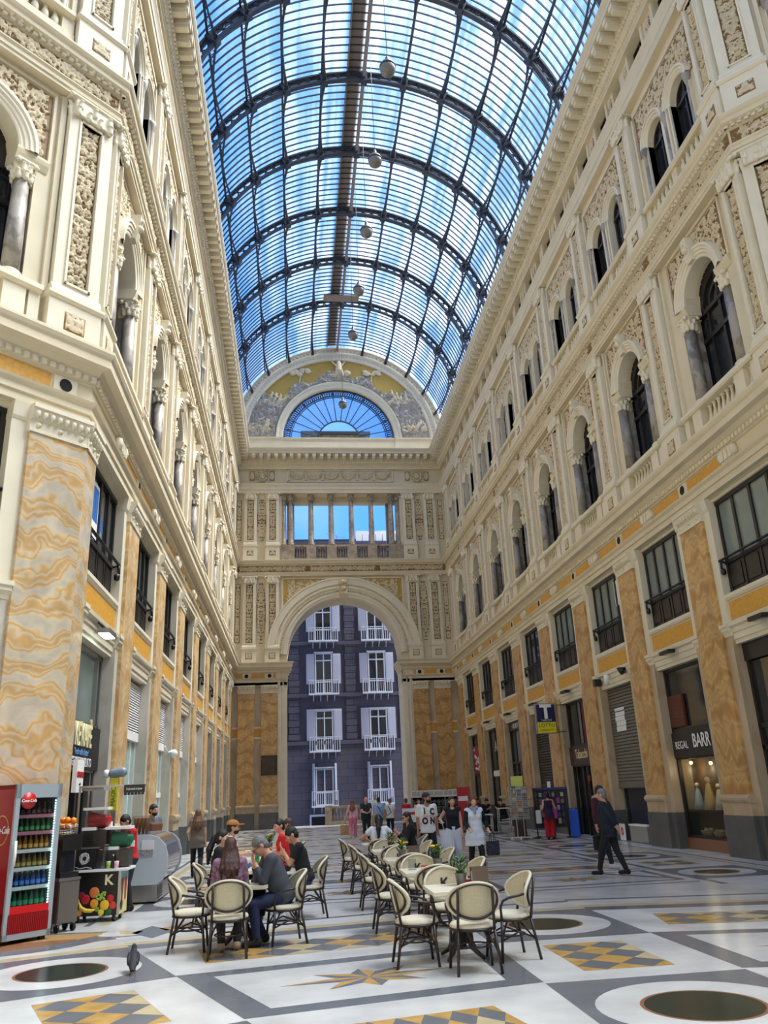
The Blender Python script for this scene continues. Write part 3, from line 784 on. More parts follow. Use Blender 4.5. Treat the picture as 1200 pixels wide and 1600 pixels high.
# ------------------------------------------------------------------ end wall with the great arch, loggia and gable
we = wall_end
RA, SA = 3.85, 10.82
for s in (-1,1):
    for c in (5.0, 6.5): place_pilaster(we, s*c, 1.05)
    a = M(); b = M()
    x0, x1 = sorted((s*4.4, s*(HW+1.4))); a.box(x0, x1, .2, 2.6, 0, 8.83)
    a.obj('pier', MT['strip'], we)
    for x0, x1 in ((4.42,4.46),(5.54,5.96),(7.04,7.36)):
        x0, x1 = sorted((s*x0, s*x1)); b.box(x0, x1, .17, .25, 5.55, 6.1)
    b.obj('mosaic_panel', MT['ochre'], we)
    q = M()
    for x0, x1 in ((5.5,6.0),(7.0,7.36)):
        x0, x1 = sorted((s*x0, s*x1)); q.box(x0, x1, .12, .25, 5.45, 5.55); q.box(x0, x1, .12, .25, 6.1, 6.2)
    q.obj('panel_moulding', MT['ivory2'], we)
    j = M(); k = sorted
    for r0, r1, o in ((3.85,3.95,-.08),(3.95,4.08,-.02),(4.08,4.14,.04),(4.14,4.3,.0),(4.3,4.38,.07),(4.38,4.47,.02)):
        x0, x1 = k((s*r0, s*r1)); j.box(x0, x1, -o, .5, 0, 10.0)
    x0, x1 = k((s*3.87, s*4.4)); j.box(x0, x1, .3, 2.6, 0, 10.4)
    j.obj('arch_jamb', MT['ivory2'], we)
    x0, x1 = k((s*3.85, s*HW)); m0, m1 = (-1., 1.) if s < 0 else (1., -1.)
    M().prof(ENT1, x0, x1, m0, m1).obj('lower_entablature', MT['ivory'], we)
    d = M()
    for i in range(int((x1-x0)/.17)): d.box(x0+i*.17+.05, x0+i*.17+.15, -.135, -.07, 9.67, 9.78)
    d.obj('dentil_course', MT['ivory2'], we)
    M().box(x0-(1.4 if s < 0 else 0), x1+(1.4 if s > 0 else 0), .0, 2.6, 8.8, 10.36).obj('impost_core', MT['ivory'], we)
    ip = M()
    for i, o in enumerate((.05,.12,.2,.3)):
        xx = k((s*(RA-o), s*(RA+.3))); ip.box(xx[0], xx[1], .0, 2.6, 9.6+i*.17, 9.77+i*.17+.02)
    ip.obj('impost', MT['ivory'], we)
    for xx, w_ in ((4.75,.28),(5.75,.85),(6.85,.7)): M().box(s*xx-w_/2+.0, s*xx+w_/2, -.03, 0, 9.3, 9.57).obj('frieze_panel', MT['ochre'], we)
    for xx in (5.0,6.5):
        o = inst(PANEL['md'], 'medallion', we, (s*xx,-.01,0), sc=None); inst(PANEL['hole'], 'roundel', o)
        upper_pilaster(we, s*(4.84 if xx < 6 else 6.375), .86)
    for z0, z1, sd in ((11.6,15.75,61),(18.75,21.85,62)):
        oh = z1-z0
        rl = relief_mesh('oval_relief', .62, oh, .03, sd, .06, mask=lambda a, z, oh=oh: abs(a) < .31*math.sin(PI*min(1, max(0, (z+.15)/(oh+.3))))**.45)
        inst(rl, 'oval_relief', we, (s*5.6,.11,z0)); inst(relief_mesh('edge_relief', .34, oh-.1, .035, sd+4, .05), 'edge_relief', we, (s*7.17,.1,z0+.05))
    ct = M(); ct.lathe([(.42,0),(.44,.06),(.36,.09),(.3,.05)], (0,0,0), 16, sx=.8); ct.lathe([(0,.14),(.18,.12),(.3,.05)], (0,0,0), 14, sx=.8)
    for i in range(12): ct.sphere((.36*math.cos(i*PI/6), .46*math.sin(i*PI/6), .06), .1, 6)
    inst(ct.mesh('cartouche', MT['relief']), 'cartouche', we, (s*5.6,.1,23.66), rot=(PI/2,0,0))
    for xx in (4.9,6.3): inst(relief_mesh('attic_relief', .34, .7, .03, 71, .04), 'attic_relief', we, (s*xx,.08,23.3))
wl = M()
HX = HW+1.4
strips(wl, [(-HX,-RA,K(10.35),1),(-RA,RA,ARC(0,RA,SA),40),(RA,HX,K(10.35),1)], 16.25, .12, 2.6)
wl.box(-HX,-4.2,.12,1.6,17.3,22.4).box(4.2,HX,.12,1.6,17.3,22.4).box(-HX,HX,.14,1.6,22.3,25.5)
wl.box(-HX,HX,.2,1.6,16.2,17.4)
wl.box(-4.2,4.2,.9,1.6,21.9,22.4)
wl.obj('wall_field', MT['ivory'], we)
M().prof(ENT2, -HW, HW, -1, -1).obj('middle_entablature', MT['ivory'], we)
M().prof(ENT3, -HW, HW, -1, -1).obj('upper_entablature', MT['ivory'], we)
M().prof(CRN3, -HW, HW, -1, -1).obj('main_cornice', MT['ivory'], we)
carved_frieze(we, -HW+.1, HW-.1); modillions(we, -HW+.9, HW-.9, .5174)
e = M()
for i in range(88):
    x = -HW+.3+i*(2*HW-.6)/87; e.box(x-.045, x+.045, -.31, -.22, 24.5, 24.66); e.sphere((x,-.16,24.38), .05, 5)
e.obj('egg_course', MT['ivory2'], we)
av = M().arcband([(3.83,-.6),(3.83,-.02),(3.88,.0),(4.0,0),(4.02,.05),(4.12,.05),(4.14,.0),(4.42,.02),(4.45,.08),(4.55,.1),(4.6,.04),(4.7,.03),(4.72,.1),(4.95,.12),(5.1,.12),(5.14,.16),(5.22,.16),(5.24,-.1)], 0, SA, 0, PI, 48)
av.obj('archivolt', MT['ivory2'], we)
cb = M(); n = 90
for i in range(n):
    a = PI*(i+.5)/n; cb.sphere((4.28*math.cos(a), -.02, SA+4.28*math.sin(a)), .07, 5)
    if i % 1 == 0: cb.sphere((4.66*math.cos(a), -.06, SA+4.66*math.sin(a)), .04, 4)
cb.obj('carved_band', MT['relief'], we)
ks = M().prof([(-.1,14.7),(.2,14.7),(.3,14.9),(.2,15.3),(.32,15.6),(.34,15.95),(-.1,15.95)], -.28, .28); ks.sphere((0,-.28,15.2), .2, 8); ks.sphere((0,-.34,15.65), .16, 8)
ks.obj('keystone', MT['relief'], we)
rl = relief_mesh('spandrel_relief', 8.24, 2.5, .05, 81, .09, mask=lambda a, z: a*a+(z+13.48-SA)**2 > 5.24**2 and abs(a) > .5, leaf=.15, mats=[MT['goldleaf'], MT['relief']], dens=.9)
inst(rl, 'spandrel_relief', we, (0,.1,13.48))
fr = M()
for s in (-1,1): fr.box(s*4.15-.05, s*4.15+.05, .04, .2, 13.5, 16.02)
fr.box(-4.2,4.2,.04,.2,15.98,16.06); fr.obj('spandrel_frame', MT['ivory2'], we)
# loggia
MT['logcol'] = veined('brown_column_marble', (150,134,112), (120,104,84), (168,152,130), scale=2., rough=.4, dist=1., wscale=.6)
lc = M().lathe([(.27,0),(.27,.08),(.22,.12),(.25,.2),(.2,.26),(.2,1.3),(.16,3.4)], n=12).mesh('loggia_column', MT['logcol'])
lcc = capital_mesh('column_capital', .4, .4, .42, MT['logcol'], r=.18, hh=.025)
for x in (-4.08,-3.58,-2.15,-.72,.72,2.15,3.58,4.08):
    o = inst(lc, 'loggia_column', we, (x,.3,18.45)); inst(lcc, 'column_capital', o, (0,0,3.38))
    if abs(x) < 4: M().box(x-.25,x+.25,1.1,1.5,18.4,21.95).obj('rear_pier', MT['logcol'], we) if abs(x) in (3.58,) else None
sl = M().box(-4.2,4.2,.05,.6,18.32,18.46).box(-4.2,4.2,.05,.6,17.3,17.5)
for x in (-3.9,-2.15,-.72,.72,2.15,3.9): sl.box(x-.34-(.25 if abs(x) > 3 else 0), x+.34+(.25 if abs(x) > 3 else 0), .02, .6, 17.3, 18.4)
sl.obj('loggia_parapet', MT['logcol'], we)
bl = baluster(.84, .08, 7).mesh('baluster', MT['logcol'])
for c in (-2.87,-1.435,0,1.435,2.87):
    for i in range(4): inst(bl, 'baluster', we, (c-.27+i*.18,.3,17.48))
gp = relief_mesh('garland_relief', 7.4, .8, .035, 91, .08, mats=[MT['ivory'], MT['relief']], leaf=.12, dens=.5)
inst(gp, 'garland_relief', we, (0,.11,23.24))
gl = M()
for i in range(6):
    for j in range(13):
        t = j/12; gl.sphere((-3.7+i*1.23+t*1.23, .06, 23.95-.5*4*t*(1-t)), .08+.04*math.sin(PI*t), 6)
    gl.cbox(-3.7+i*1.23, .06, 23.3, .14, .1, .7); gl.sphere((-3.7+i*1.23,.03,24.0), .09, 6)
gl.obj('garlands', MT['relief'], we)
fr = M()
for s in (-1,1): fr.box(s*3.8-.05, s*3.8+.05, .03, .15, 23.18, 24.12)
fr.box(-3.85,3.85,.03,.15,24.05,24.12).box(-3.85,3.85,.03,.15,23.17,23.23); fr.obj('panel_moulding', MT['ivory2'], we)
# gable
GZ, GR = 26.3, 7.75
LZ, LR = 26.62, 4.15
g = M(); n = 48
for i in range(n):
    a, b = PI*i/n, PI*(i+1)/n
    p = lambda t, r, z, y: (r*math.cos(t), y, z+r*math.sin(t))
    g.quad(p(a,LR,LZ,.1), p(b,LR,LZ,.1), p(b,GR,GZ,.1), p(a,GR,GZ,.1)); g.quad(p(a,LR,LZ,.1), p(a,LR,LZ,.7), p(b,LR,LZ,.7), p(b,LR,LZ,.1))
    g.quad(p(a,GR,GZ,.1), p(b,GR,GZ,.1), p(b,GR,GZ,1.), p(a,GR,GZ,1.)); g.quad(p(a,LR,LZ,.7), p(b,LR,LZ,.7), p(b,GR,GZ,1.), p(a,GR,GZ,1.))
g.box(-HW-.4,HW+.4,-.05,1.,25.5,26.3); g.box(-HW-.4,-4.1,-.1,1.,25.5,26.64); g.box(4.1,HW+.4,-.1,1.,25.5,26.64); g.box(-4.1,4.1,-.02,.7,26.2,26.6)
g.prof([(-.5,26.5),(.12,26.5),(.16,26.56),(.16,26.64),(-.5,26.66)], -HW-.4, -4.15).prof([(-.5,26.5),(.12,26.5),(.16,26.56),(.16,26.64),(-.5,26.66)], 4.15, HW+.4)
g.prof([(-.5,26.5),(.06,26.5),(.1,26.56),(.1,26.62),(-.5,26.63)], -4.15, 4.15)
g.obj('gable', MT['ivory'], we)
ga = M().arcband([(4.13,-.6),(4.13,-.05),(4.2,.02),(4.45,.04),(4.5,.1),(4.62,.12),(4.66,.06),(4.72,-.1)], 0, LZ, 0, PI, 44)
ga.arcband([(6.78,-.1),(6.8,.06),(6.92,.1),(7.0,.05),(7.2,.06),(7.24,.14),(7.34,.18),(7.4,.12),(7.72,.1),(7.76,.2),(7.82,.2),(7.84,-.6)], 0, GZ, 0, PI, 44)
ga.obj('gable_mouldings', MT['ivory2'], we)
cb = M()
for i in range(80):
    a = PI*(i+.5)/80
    cb.sphere((7.1*math.cos(a),-.0,GZ+7.1*math.sin(a)), .09, 5); cb.sphere((7.56*math.cos(a),-.06,GZ+7.56*math.sin(a)), .13, 5)
    if i < 60:
        a = PI*(i+.5)/60; cb.sphere((4.76*math.cos(a),.02,LZ+4.76*math.sin(a)), .05, 4)
cb.obj('carved_band', MT['relief'], we)
MT['landst'] = mat('grey_relief_stone', (190,184,172), .85, noise=.2, scale=5.)
def land(a, z):
    r = math.hypot(a, z); q = math.degrees(math.atan2(z, a))
    if r < 4.72 or math.hypot(a, z+LZ-GZ) > 6.85 + .0: return 0
    top = 5.25+.25*math.sin(q*.21)+.3*max(0, math.cos(math.radians(q-90)*6))*.5 + (2.5 if q < 38 or q > 146 else 0)
    return 1 if r < top else 2
rl = relief_mesh('landscape_relief', 13.8, 7., .055, 95, .3, mask=lambda a, z: land(a, z) == 1, leaf=.24, mats=[MT['landst'], MT['landst']], sym=False, dens=1.5)
inst(rl, 'landscape_relief', we, (0,.09,LZ))
rl = relief_mesh('golden_sky', 13.8, 7., .07, 96, .02, mask=lambda a, z: land(a, z) == 2, leaf=.3, mats=[MT['goldleaf'], MT['goldleaf']], sym=False, dens=.1)
inst(rl, 'golden_sky', we, (0,.07,LZ))
def figure_relief(name, items, x, z):
    s = SDF()
    for it in items:
        if it[0] == 'c': s.cap(*it[1:5], k=.04)
        else: s.ell(*it[1:3], k=.04)
    inst(s.mesh(name, MT['relief'], .045), name, we, (x,.02,z))
seat = [('e',(0,0,1.05),(.16,.14,.2)),('c',(0,0,.95),(0,0,.35),.2,.3),('c',(-.2,-.05,.75),(-.55,0,1.15),.08,.06),('c',(.2,-.05,.75),(.5,0,1.2),.08,.06),('c',(-.15,-.12,.35),(-.3,-.12,-.1),.13,.1),('c',(.15,-.12,.35),(.25,-.12,-.1),.13,.1),('e',(0,0,0),(.75,.12,.28)),('e',(.6,-.1,.1),(.3,.12,.25))]
figure_relief('throned_figure', seat, .1, LZ+5.25)
tree = lambda sd: [('c',(0,0,0),(.1,0,.6),.07,.05)]+[('e',(random.Random(sd*50+i).uniform(-.6,.7),0,.8+random.Random(sd*50+i+99).uniform(-.2,.3)),(.22,.08,.15)) for i in range(12)]
figure_relief('tree_relief', tree(1), -2.9, LZ+4.55); figure_relief('tree_relief', tree(2), 2.5, LZ+4.7)
def grp(sd):
    q = random.Random(sd); L = []
    for i in range(5):
        x, h = i*.27+q.uniform(-.08,.08), q.uniform(.55,1.05); l = q.uniform(-.25,.25)
        L += [('e',(x+l,0,h),(.1,.1,.12)),('c',(x+l,0,h-.15),(x,0,h*.45),.11,.13),('c',(x,0,h*.45),(x-l,0,0),.13,.09),('c',(x+l,-.05,h-.2),(x+l+q.uniform(-.4,.4),-.08,h-q.uniform(-.1,.5)),.06,.04)]
    for i in range(8): L.append(('e',(q.uniform(-.4,1.4),0,q.uniform(-.1,.4)),(.2,.1,.13)))
    return L
grp_old = lambda sd: sum([[('e',(i*.3,0,.95+(i%2)*.1),(.1,.1,.12)),('c',(i*.3,0,.8),(i*.3+.05,0,.1),.13,.16),('c',(i*.3,-.05,.7),(i*.3+.3,-.05,.5+.2*(i%2)),.06,.05)] for i in range(4)], [])
figure_relief('figure_relief', grp(1), -5.0, LZ+2.7); figure_relief('figure_relief', grp(2), 4.2, LZ+2.9); figure_relief('figure_relief', grp(3), 5.2, LZ+.6); figure_relief('figure_relief', grp(4), -6.3, LZ+.5)
# lunette fan window
MT['fanglass'] = None
def glass_mat(name, tint, haze, hcol, streaks=True):
    m = bpy.data.materials.new(name); m.use_nodes = True; t = m.node_tree; t.nodes.clear()
    out = node(t, 'ShaderNodeOutputMaterial'); tr = node(t, 'ShaderNodeBsdfTransparent'); tr.inputs[0].default_value = (*tint, 1)
    tl = node(t, 'ShaderNodeBsdfTranslucent'); tl.inputs[0].default_value = (*hcol, 1)
    mx = node(t, 'ShaderNodeMixShader'); t.links.new(tr.outputs[0], mx.inputs[1]); t.links.new(tl.outputs[0], mx.inputs[2])
    gl = node(t, 'ShaderNodeBsdfGlossy'); gl.inputs['Roughness'].default_value = .05
    lw = node(t, 'ShaderNodeLayerWeight'); pw = node(t, 'ShaderNodeMath', operation='POWER'); pw.inputs[1].default_value = 5.; t.links.new(lw.outputs['Facing'], pw.inputs[0])
    fr = node(t, 'ShaderNodeMath', operation='MULTIPLY_ADD'); fr.inputs[1].default_value = .5; fr.inputs[2].default_value = .02; t.links.new(pw.outputs[0], fr.inputs[0])
    mx2 = node(t, 'ShaderNodeMixShader'); t.links.new(fr.outputs[0], mx2.inputs[0]); t.links.new(mx.outputs[0], mx2.inputs[1]); t.links.new(gl.outputs[0], mx2.inputs[2])
    t.links.new(mx2.outputs[0], out.inputs[0])
    if not streaks: mx.inputs[0].default_value = haze; return m
    tc = node(t, 'ShaderNodeTexCoord'); mp = node(t, 'ShaderNodeMapping'); mp.inputs['Scale'].default_value = (1.3,.02,1.3)
    t.links.new(tc.outputs['Object'], mp.inputs[0])
    n = node(t, 'ShaderNodeTexNoise', Scale=1.6, Detail=3.); t.links.new(mp.outputs[0], n.inputs['Vector'])
    mp2 = node(t, 'ShaderNodeMapping'); mp2.inputs['Scale'].default_value = (.5,.25,.5); t.links.new(tc.outputs['Object'], mp2.inputs[0])
    n2 = node(t, 'ShaderNodeTexNoise', Scale=1., Detail=4.); t.links.new(mp2.outputs[0], n2.inputs['Vector'])
    ml = node(t, 'ShaderNodeMath', operation='MULTIPLY'); t.links.new(n.outputs['Fac'], ml.inputs[0]); t.links.new(n2.outputs['Fac'], ml.inputs[1])
    r = node(t, 'ShaderNodeMapRange'); r.inputs['From Min'].default_value = .17; r.inputs['From Max'].default_value = .36; r.inputs['To Min'].default_value = haze*.35; r.inputs['To Max'].default_value = haze*2.2
    t.links.new(ml.outputs[0], r.inputs[0]); t.links.new(r.outputs[0], mx.inputs[0])
    return m
MT['vaultglass'] = glass_mat('roof_glass', (.95,.97,.99), .12, (.9,.93,.95))
MT['fanglass'] = glass_mat('lunette_glass', (.52,.66,.78), .12, (.5,.6,.7), False)
fan = struct('window_90', (CX, D+.35, LZ))
def ringm(r0, r1, y, n=40):
    m = M()
    for i in range(n):
        a, b = PI*i/n, PI*(i+1)/n
        m.quad((r0*math.cos(a),y,r0*math.sin(a)),(r0*math.cos(b),y,r0*math.sin(b)),(r1*math.cos(b),y,r1*math.sin(b)),(r1*math.cos(a),y,r1*math.sin(a)))
    return m
ringm(1.55, 4.15, 0).obj('pane', MT['fanglass'], fan)
f = M()
for i in range(16):
    a = PI*i/15; f.tube([(1.5*math.cos(a),0,1.5*math.sin(a)),(4.1*math.cos(a),0,4.1*math.sin(a))], .035, 5)
f.arcband([(1.5,-.05),(1.5,.05),(1.58,.05),(1.58,-.05)], 0, 0, 0, PI, 24); f.box(-4.15,-1.5,-.05,.05,-.05,.06).box(1.5,4.15,-.05,.05,-.05,.06)
f.obj('window_frame', MT['iron'], fan)
la = M()
for r in (3.5,3.62,4.02,4.1): la.arcband([(r,-.04),(r,.04),(r+.05,.04),(r+.05,-.04)], 0, 0, 0, PI, 40)
for i in range(70):
    a = PI*(i+.5)/70; la.tube([(3.6*math.cos(a),0,3.6*math.sin(a)),(4.05*math.cos(a+.04),0,4.05*math.sin(a+.04))], .025, 4); la.tube([(3.6*math.cos(a+.04),0,3.6*math.sin(a+.04)),(4.05*math.cos(a),0,4.05*math.sin(a))], .025, 4)
    la.arcband([(3.8,-.02),(3.8,.02),(3.88,.02)], 0, 0, a, a+.03, 1)
la.obj('lattice_border', MT['iron'], fan)
rp = M().box(-2.6,2.4,3.,5.5,25.5,28.25); rp.obj('roof_parapet', MT['greycol'], we)
M().box(-2.8,2.6,2.8,5.7,28.25,28.5).obj('roof_coping', MT['iron'], we)

# ------------------------------------------------------------------ glass barrel vault
vault = struct('ceiling', (CX,0,26.2))
RY = [19.8+BAY*k for k in range(-1,8)]
RI, RO, RG = 7.52, 7.98, 8.06
def rib_mesh():
    m = M(); n = 60
    for r0, r1, w in ((RI,RI+.08,.11),(RO-.08,RO,.13)):
        m.arcband([(r0,-w),(r0,w),(r1,w),(r1,-w),(r0,-w)], 0, 0, -.02, PI+.02, n)
    q = 50
    for i in range(q):
        a, b = PI*i/q, PI*(i+1)/q
        for u, v in (((RI+.04, a),(RO-.04, b)), ((RO-.04, a),(RI+.04, b))):
            m.tube([(u[0]*math.cos(u[1]),0,u[0]*math.sin(u[1])),(v[0]*math.cos(v[1]),0,v[0]*math.sin(v[1]))], .036, 4)
    for k in range(-6,7):
        a = PI/2+math.radians(14.4*k); c, s = math.cos(a), math.sin(a); r = (RI+RO)/2-.03
        vs = []
        for dr in (-.3,.28):
            for dt in (-.15,.15):
                for dy in (-.16,.16): vs.append(((r+dr)*c-dt*s, dy, (r+dr)*s+dt*c))
        m.add(vs, [(0,1,3,2),(4,6,7,5),(0,4,5,1),(2,3,7,6),(0,2,6,4),(1,5,7,3)])
    return m.mesh('arch_rib', MT['iron'])
rm = rib_mesh()
for y in RY[:-1]: inst(rm, 'arch_rib', vault, (0,y,0))
p = M(); n = 8
lowr = lambda t: RO-.06-.4*abs(2*t-1)**1.7
pts = [(0,BAY*i/n,lowr(i/n)) for i in range(n+1)]
p.tube(pts, .055, 4); p.tube([(0,0,RO-.02),(0,BAY,RO-.02)], .065, 4)
for i in range(n): p.tube([(0,BAY*i/n,lowr(i/n)),(0,BAY*(i+.5)/n,RO-.02),(0,BAY*(i+1)/n,lowr((i+1)/n))], .02, 4)
for s in (-1,1): p.tube([(x+s*.09*abs(2*i/n-1)**2, y, z) for i, (x, y, z) in enumerate(pts)], .028, 4)
pm = p.mesh('purlin', MT['iron'])
for y in RY[:-1]:
    for k in range(-6,7):
        if k == 0: continue
        inst(pm, 'purlin', vault, (0,y,0), rot=(0, math.radians(14.4*k), 0), sc=(1, (D-.1-y)/BAY, 1) if y == RY[-2] else None)
M().box(-.07,.07,RY[0],D,RO-.35,RO).box(-.75,-.1,RY[0],D,RG+.1,RG+.2).box(-.8,-.74,RY[0],D,RG-.1,RG+.2).box(-1.3,1.1,46.5,47.2,RO-.5,RO-.42).obj('ridge_walkway', mat('weathered_iron', (140,126,116), .8), vault)
bm_ = M().arcband([(RG-.07,-.02),(RG-.07,.02),(RG+.0,.02),(RG+.0,-.02),(RG-.07,-.02)], 0, 0, -.02, PI+.02, 48).mesh('glazing_bar', MT['iron'])
for y in RY[:-1]:
    for i in range(11 if y != RY[-2] else 15): inst(bm_, 'glazing_bar', vault, (0,y+BAY*(i+.75)/11.5,0))
gl = M(); n = 52
for y0, y1 in [(YC-.3, RY[0])]+list(zip(RY, RY[1:]))+[(RY[-1], D+.9)]:
    for i in range(n):
        a, b = PI*i/n, PI*(i+1)/n
        gl.quad((RG*math.cos(a),y0,RG*math.sin(a)),(RG*math.cos(b),y0,RG*math.sin(b)),(RG*math.cos(b),y1,RG*math.sin(b)),(RG*math.cos(a),y1,RG*math.sin(a)))
gl.obj('roof_glass', MT['vaultglass'], vault)
sp = M()
for s in (-1,1):
    x0, x1 = sorted((s*(HW+.35), s*(HW+.75))); sp.box(x0, x1, YC-.3, D, -.75, .15)
sp.obj('gutter_kerb', MT['ivory'], vault)
gb = M()
for s in (-1,1): gb.tube([(s*(HW-.55), YC, -.4),(s*(HW-.55), D-1, -.4)], .02, 4)
gb.obj('tension_wire', MT['iron'], vault)

# ---- crossing behind the camera: plain octagon walls under its own glass roof
cw = M(); ap = 18.65
for k in range(8):
    a = PI/2+k*PI/4
    if k in (0,): continue
    if k in (1,7): continue
    hw = ap*math.tan(PI/8); c, s = math.cos(a), math.sin(a)
    p0 = (C8[0]+ap*c-hw*s, C8[1]+ap*s+hw*c); p1 = (C8[0]+ap*c+hw*s, C8[1]+ap*s-hw*c)
    cw.quad((*p0,0),(*p1,0),(*p1,26),(*p0,26))
o = cw.obj('wall_crossing', MT['ivory']); o['kind'] = 'structure'
dm = M(); dm.lathe([(20.5,26),(20.3,30),(19,35),(16,40),(11,44),(5,46.5),(.01,47)], (C8[0],C8[1],0), 40, cap=False)
dome = struct('ceiling_dome'); dm.obj('dome_glass', glass_mat('dome_glass', (.7,.74,.76), .25, (.7,.73,.75), False), dome)
dr = M()
for k in range(16):
    a = 2*PI*k/16; dr.tube([(C8[0]+r*math.cos(a), C8[1]+r*math.sin(a), z) for r, z in ((20.3,26),(20.1,30),(18.8,35),(15.8,40),(10.8,43.8),(4.8,46.3),(1,46.8))], .25, 5)
dr.obj('dome_rib', MT['iron'], dome)
# ------------------------------------------------------------------ street and house beyond the arch
st = M().box(-30,40,57.0,63,-1.7,-1.5).obj('street', mat('street_paving', (110,108,106), .8)); st['kind'] = 'structure'
def stone_mat():
    m, t, b = nt('dark_rusticated_render'); b.inputs['Roughness'].default_value = .85
    tc = node(t, 'ShaderNodeTexCoord'); mp = node(t, 'ShaderNodeMapping'); mp.inputs['Rotation'].default_value = (PI/2,0,0); t.links.new(tc.outputs['Object'], mp.inputs[0])
    br = node(t, 'ShaderNodeTexBrick', Scale=1.); t.links.new(mp.outputs[0], br.inputs['Vector'])
    br.inputs['Color1'].default_value = hexc(84,80,92); br.inputs['Color2'].default_value = hexc(76,73,84); br.inputs['Mortar'].default_value = hexc(44,42,50)
    br.inputs['Brick Width'].default_value = 1.15; br.inputs['Row Height'].default_value = .52; br.inputs['Mortar Size'].default_value = .014
    t.links.new(br.outputs['Color'], b.inputs['Base Color']); return m
MT['rust'] = stone_mat(); MT['render'] = mat('purple_grey_render', (80,77,92), .85, noise=.15, scale=1.5)
bld = thing('apartment_building', 'dark purple grey house with white shuttered balcony windows beyond the arch', 'building', (CX,63,0))
M().box(-16,18,0,6,-1.6,5.5).obj('ground_storey', MT['rust'], bld)
M().box(-16,18,.1,6,5.5,21.3).obj('wall', MT['render'], bld)
q = M()
for x in (-3.75,-1.1+2.0,5.1,-7.8,9.2):
    pass
for z in (5.45,8.95,12.95,17.1): q.box(-16,18,-.12,.2,z,z+.28)
q.box(-16,18,-.35,.5,20.9,21.35)
q.obj('string_course', MT['render'], bld)
for x in (-3.4, .95, 5.05):
    qn = M()
    for i in range(30):
        z = 5.8+i*.5
        if z < 20.8: qn.box(x-.42+(.06 if i % 2 else 0), x+.42-(.06 if i % 2 else 0), -.02, .15, z, z+.46)
    qn.obj('quoin_strip', MT['rust'], bld)
MT['wframe'] = mat('white_window_paint', (200,203,212), .5); MT['shutter'] = mat('pale_shutter_paint', (178,178,192), .6)
MT['streetglass'] = mat('street_window_glass', (26,36,50), .08, spec=.8)
def shutter_me(w, h):
    m = M().box(-w/2, w/2, -.03, .03, 0, h)
    k = int(h/.12)
    for i in range(k): m.box(-w/2+.07, w/2-.07, -.045, .0, .08+i*(h-.16)/k, .08+(i+.7)*(h-.16)/k)
    return m.mesh('shutter', MT['shutter'])
sh1 = shutter_me(.62, 2.3); sh2 = shutter_me(.24, 2.6)
def french_window(x, z0, h, wide, ztop):
    f = M(); w = .62
    for xx, ww in ((-w,.1),(0,.08),(w,.1)): f.box(xx-ww/2, xx+ww/2, -.12, .1, z0, ztop)
    for z in (z0+.0, z0+.85, ztop-.62 if wide else ztop-.12, ztop-.08): f.box(-w, w, -.1, .1, z, z+.09)
    f.box(-w-.12, w+.12, -.16, .1, ztop, ztop+.1)
    o = inst(f.mesh('window', MT['wframe']), 'window', bld, (x,0,0))
    M().box(-w, w, .02, .06, z0, ztop).obj('pane', MT['streetglass'], o)
    if wide:
        for s in (-1,1): inst(sh1, 'shutter', o, (s*(w+.4),-.1,z0+.75), rz=s*.1)
    else:
        for s in (-1,1): inst(sh2, 'shutter', o, (s*(w+.2),-.14,z0+.35), rz=s*1.)
    b = M(); bw = 1.15 if wide else .98
    b.box(-bw, bw, -.55, 0, z0-.12, z0)
    for xx in [-bw+.05+i*(2*bw-.1)/13 for i in range(14)]: b.box(xx-.018, xx+.018, -.55, -.515, z0, z0+.98)
    for s in (-1,1):
        for j in range(3): b.box(s*(bw-.03)-.018, s*(bw-.03)+.018, -.5+j*.17, -.465+j*.17, z0, z0+.98)
        b.box(s*(bw-.03)-.02, s*(bw-.03)+.02, -.55, 0, z0+.95, z0+1.0)
    b.box(-bw, bw, -.56, -.51, z0+.95, z0+1.0)
    for xx in (-.8,-.25,.25,.8): b.tube([(xx,-.5,z0-.12),(xx,0,z0-.55)], .03, 4)
    b.obj('balcony', MT['wframe'], o)
for x in (2.33-CX, 6.45-CX, -1.8-CX, 10.55-CX):
    for z0, zt in ((13.25,16.1),(9.2,12.3),(5.0,7.95)): french_window(x, z0, 3, True, zt)
    french_window(x-.05, 1.15, 2.6, False, 3.75)
M().box(-.75,.75,-.08,.05,-1.5,.55).obj('basement_frame', MT['wframe'], bld, (1.9-CX,0,0)); M().box(-.62,.62,-.1,-.05,-1.5,.4).obj('basement_opening', MT['inside'], bld, (1.9-CX,0,0))
rf = M(); 
for i in range(12): rf.box(1.7+i*.55, 1.7+i*.55+.5, -.2, 3, 21.35, 22.25)
rf.obj('roof_shed', mat('white_corrugated_sheet', (236,236,238), .5), bld)
M().box(-16,1.7,-.2,.2,21.3,21.55).obj('roof_edge', mat('dark_blue_coping', (40,48,70), .6), bld)
an = M().tube([(.2,1,21.4),(.2,1,22.6)], .02, 4).tube([(-.6,1,22.4),(.9,1,22.0)], .015, 4); an.obj('antenna', MT['iron'], bld)
# stone balustrade at the end of the hall
ba = thing('stone_balustrade', 'low weathered stone balustrade under the great arch in front of the house', 'balustrade', (4.05,56.7,0))
M().box(-1.95,1.95,-.14,.14,1.0,1.16).obj('coping', MT['logcol'], ba); M().box(-1.95,1.95,-.16,.16,0,.22).obj('plinth', MT['logcol'], ba)
bm2 = baluster(.78, .07, 8).mesh('baluster', MT['logcol'])
for s in (-1,1): M().box(s*1.78-.22,s*1.78+.22,-.2,.2,0,1.2).obj('pedestal', MT['logcol'], ba)
for i in range(14): inst(bm2, 'baluster', ba, (-1.4+i*.215,0,.22))
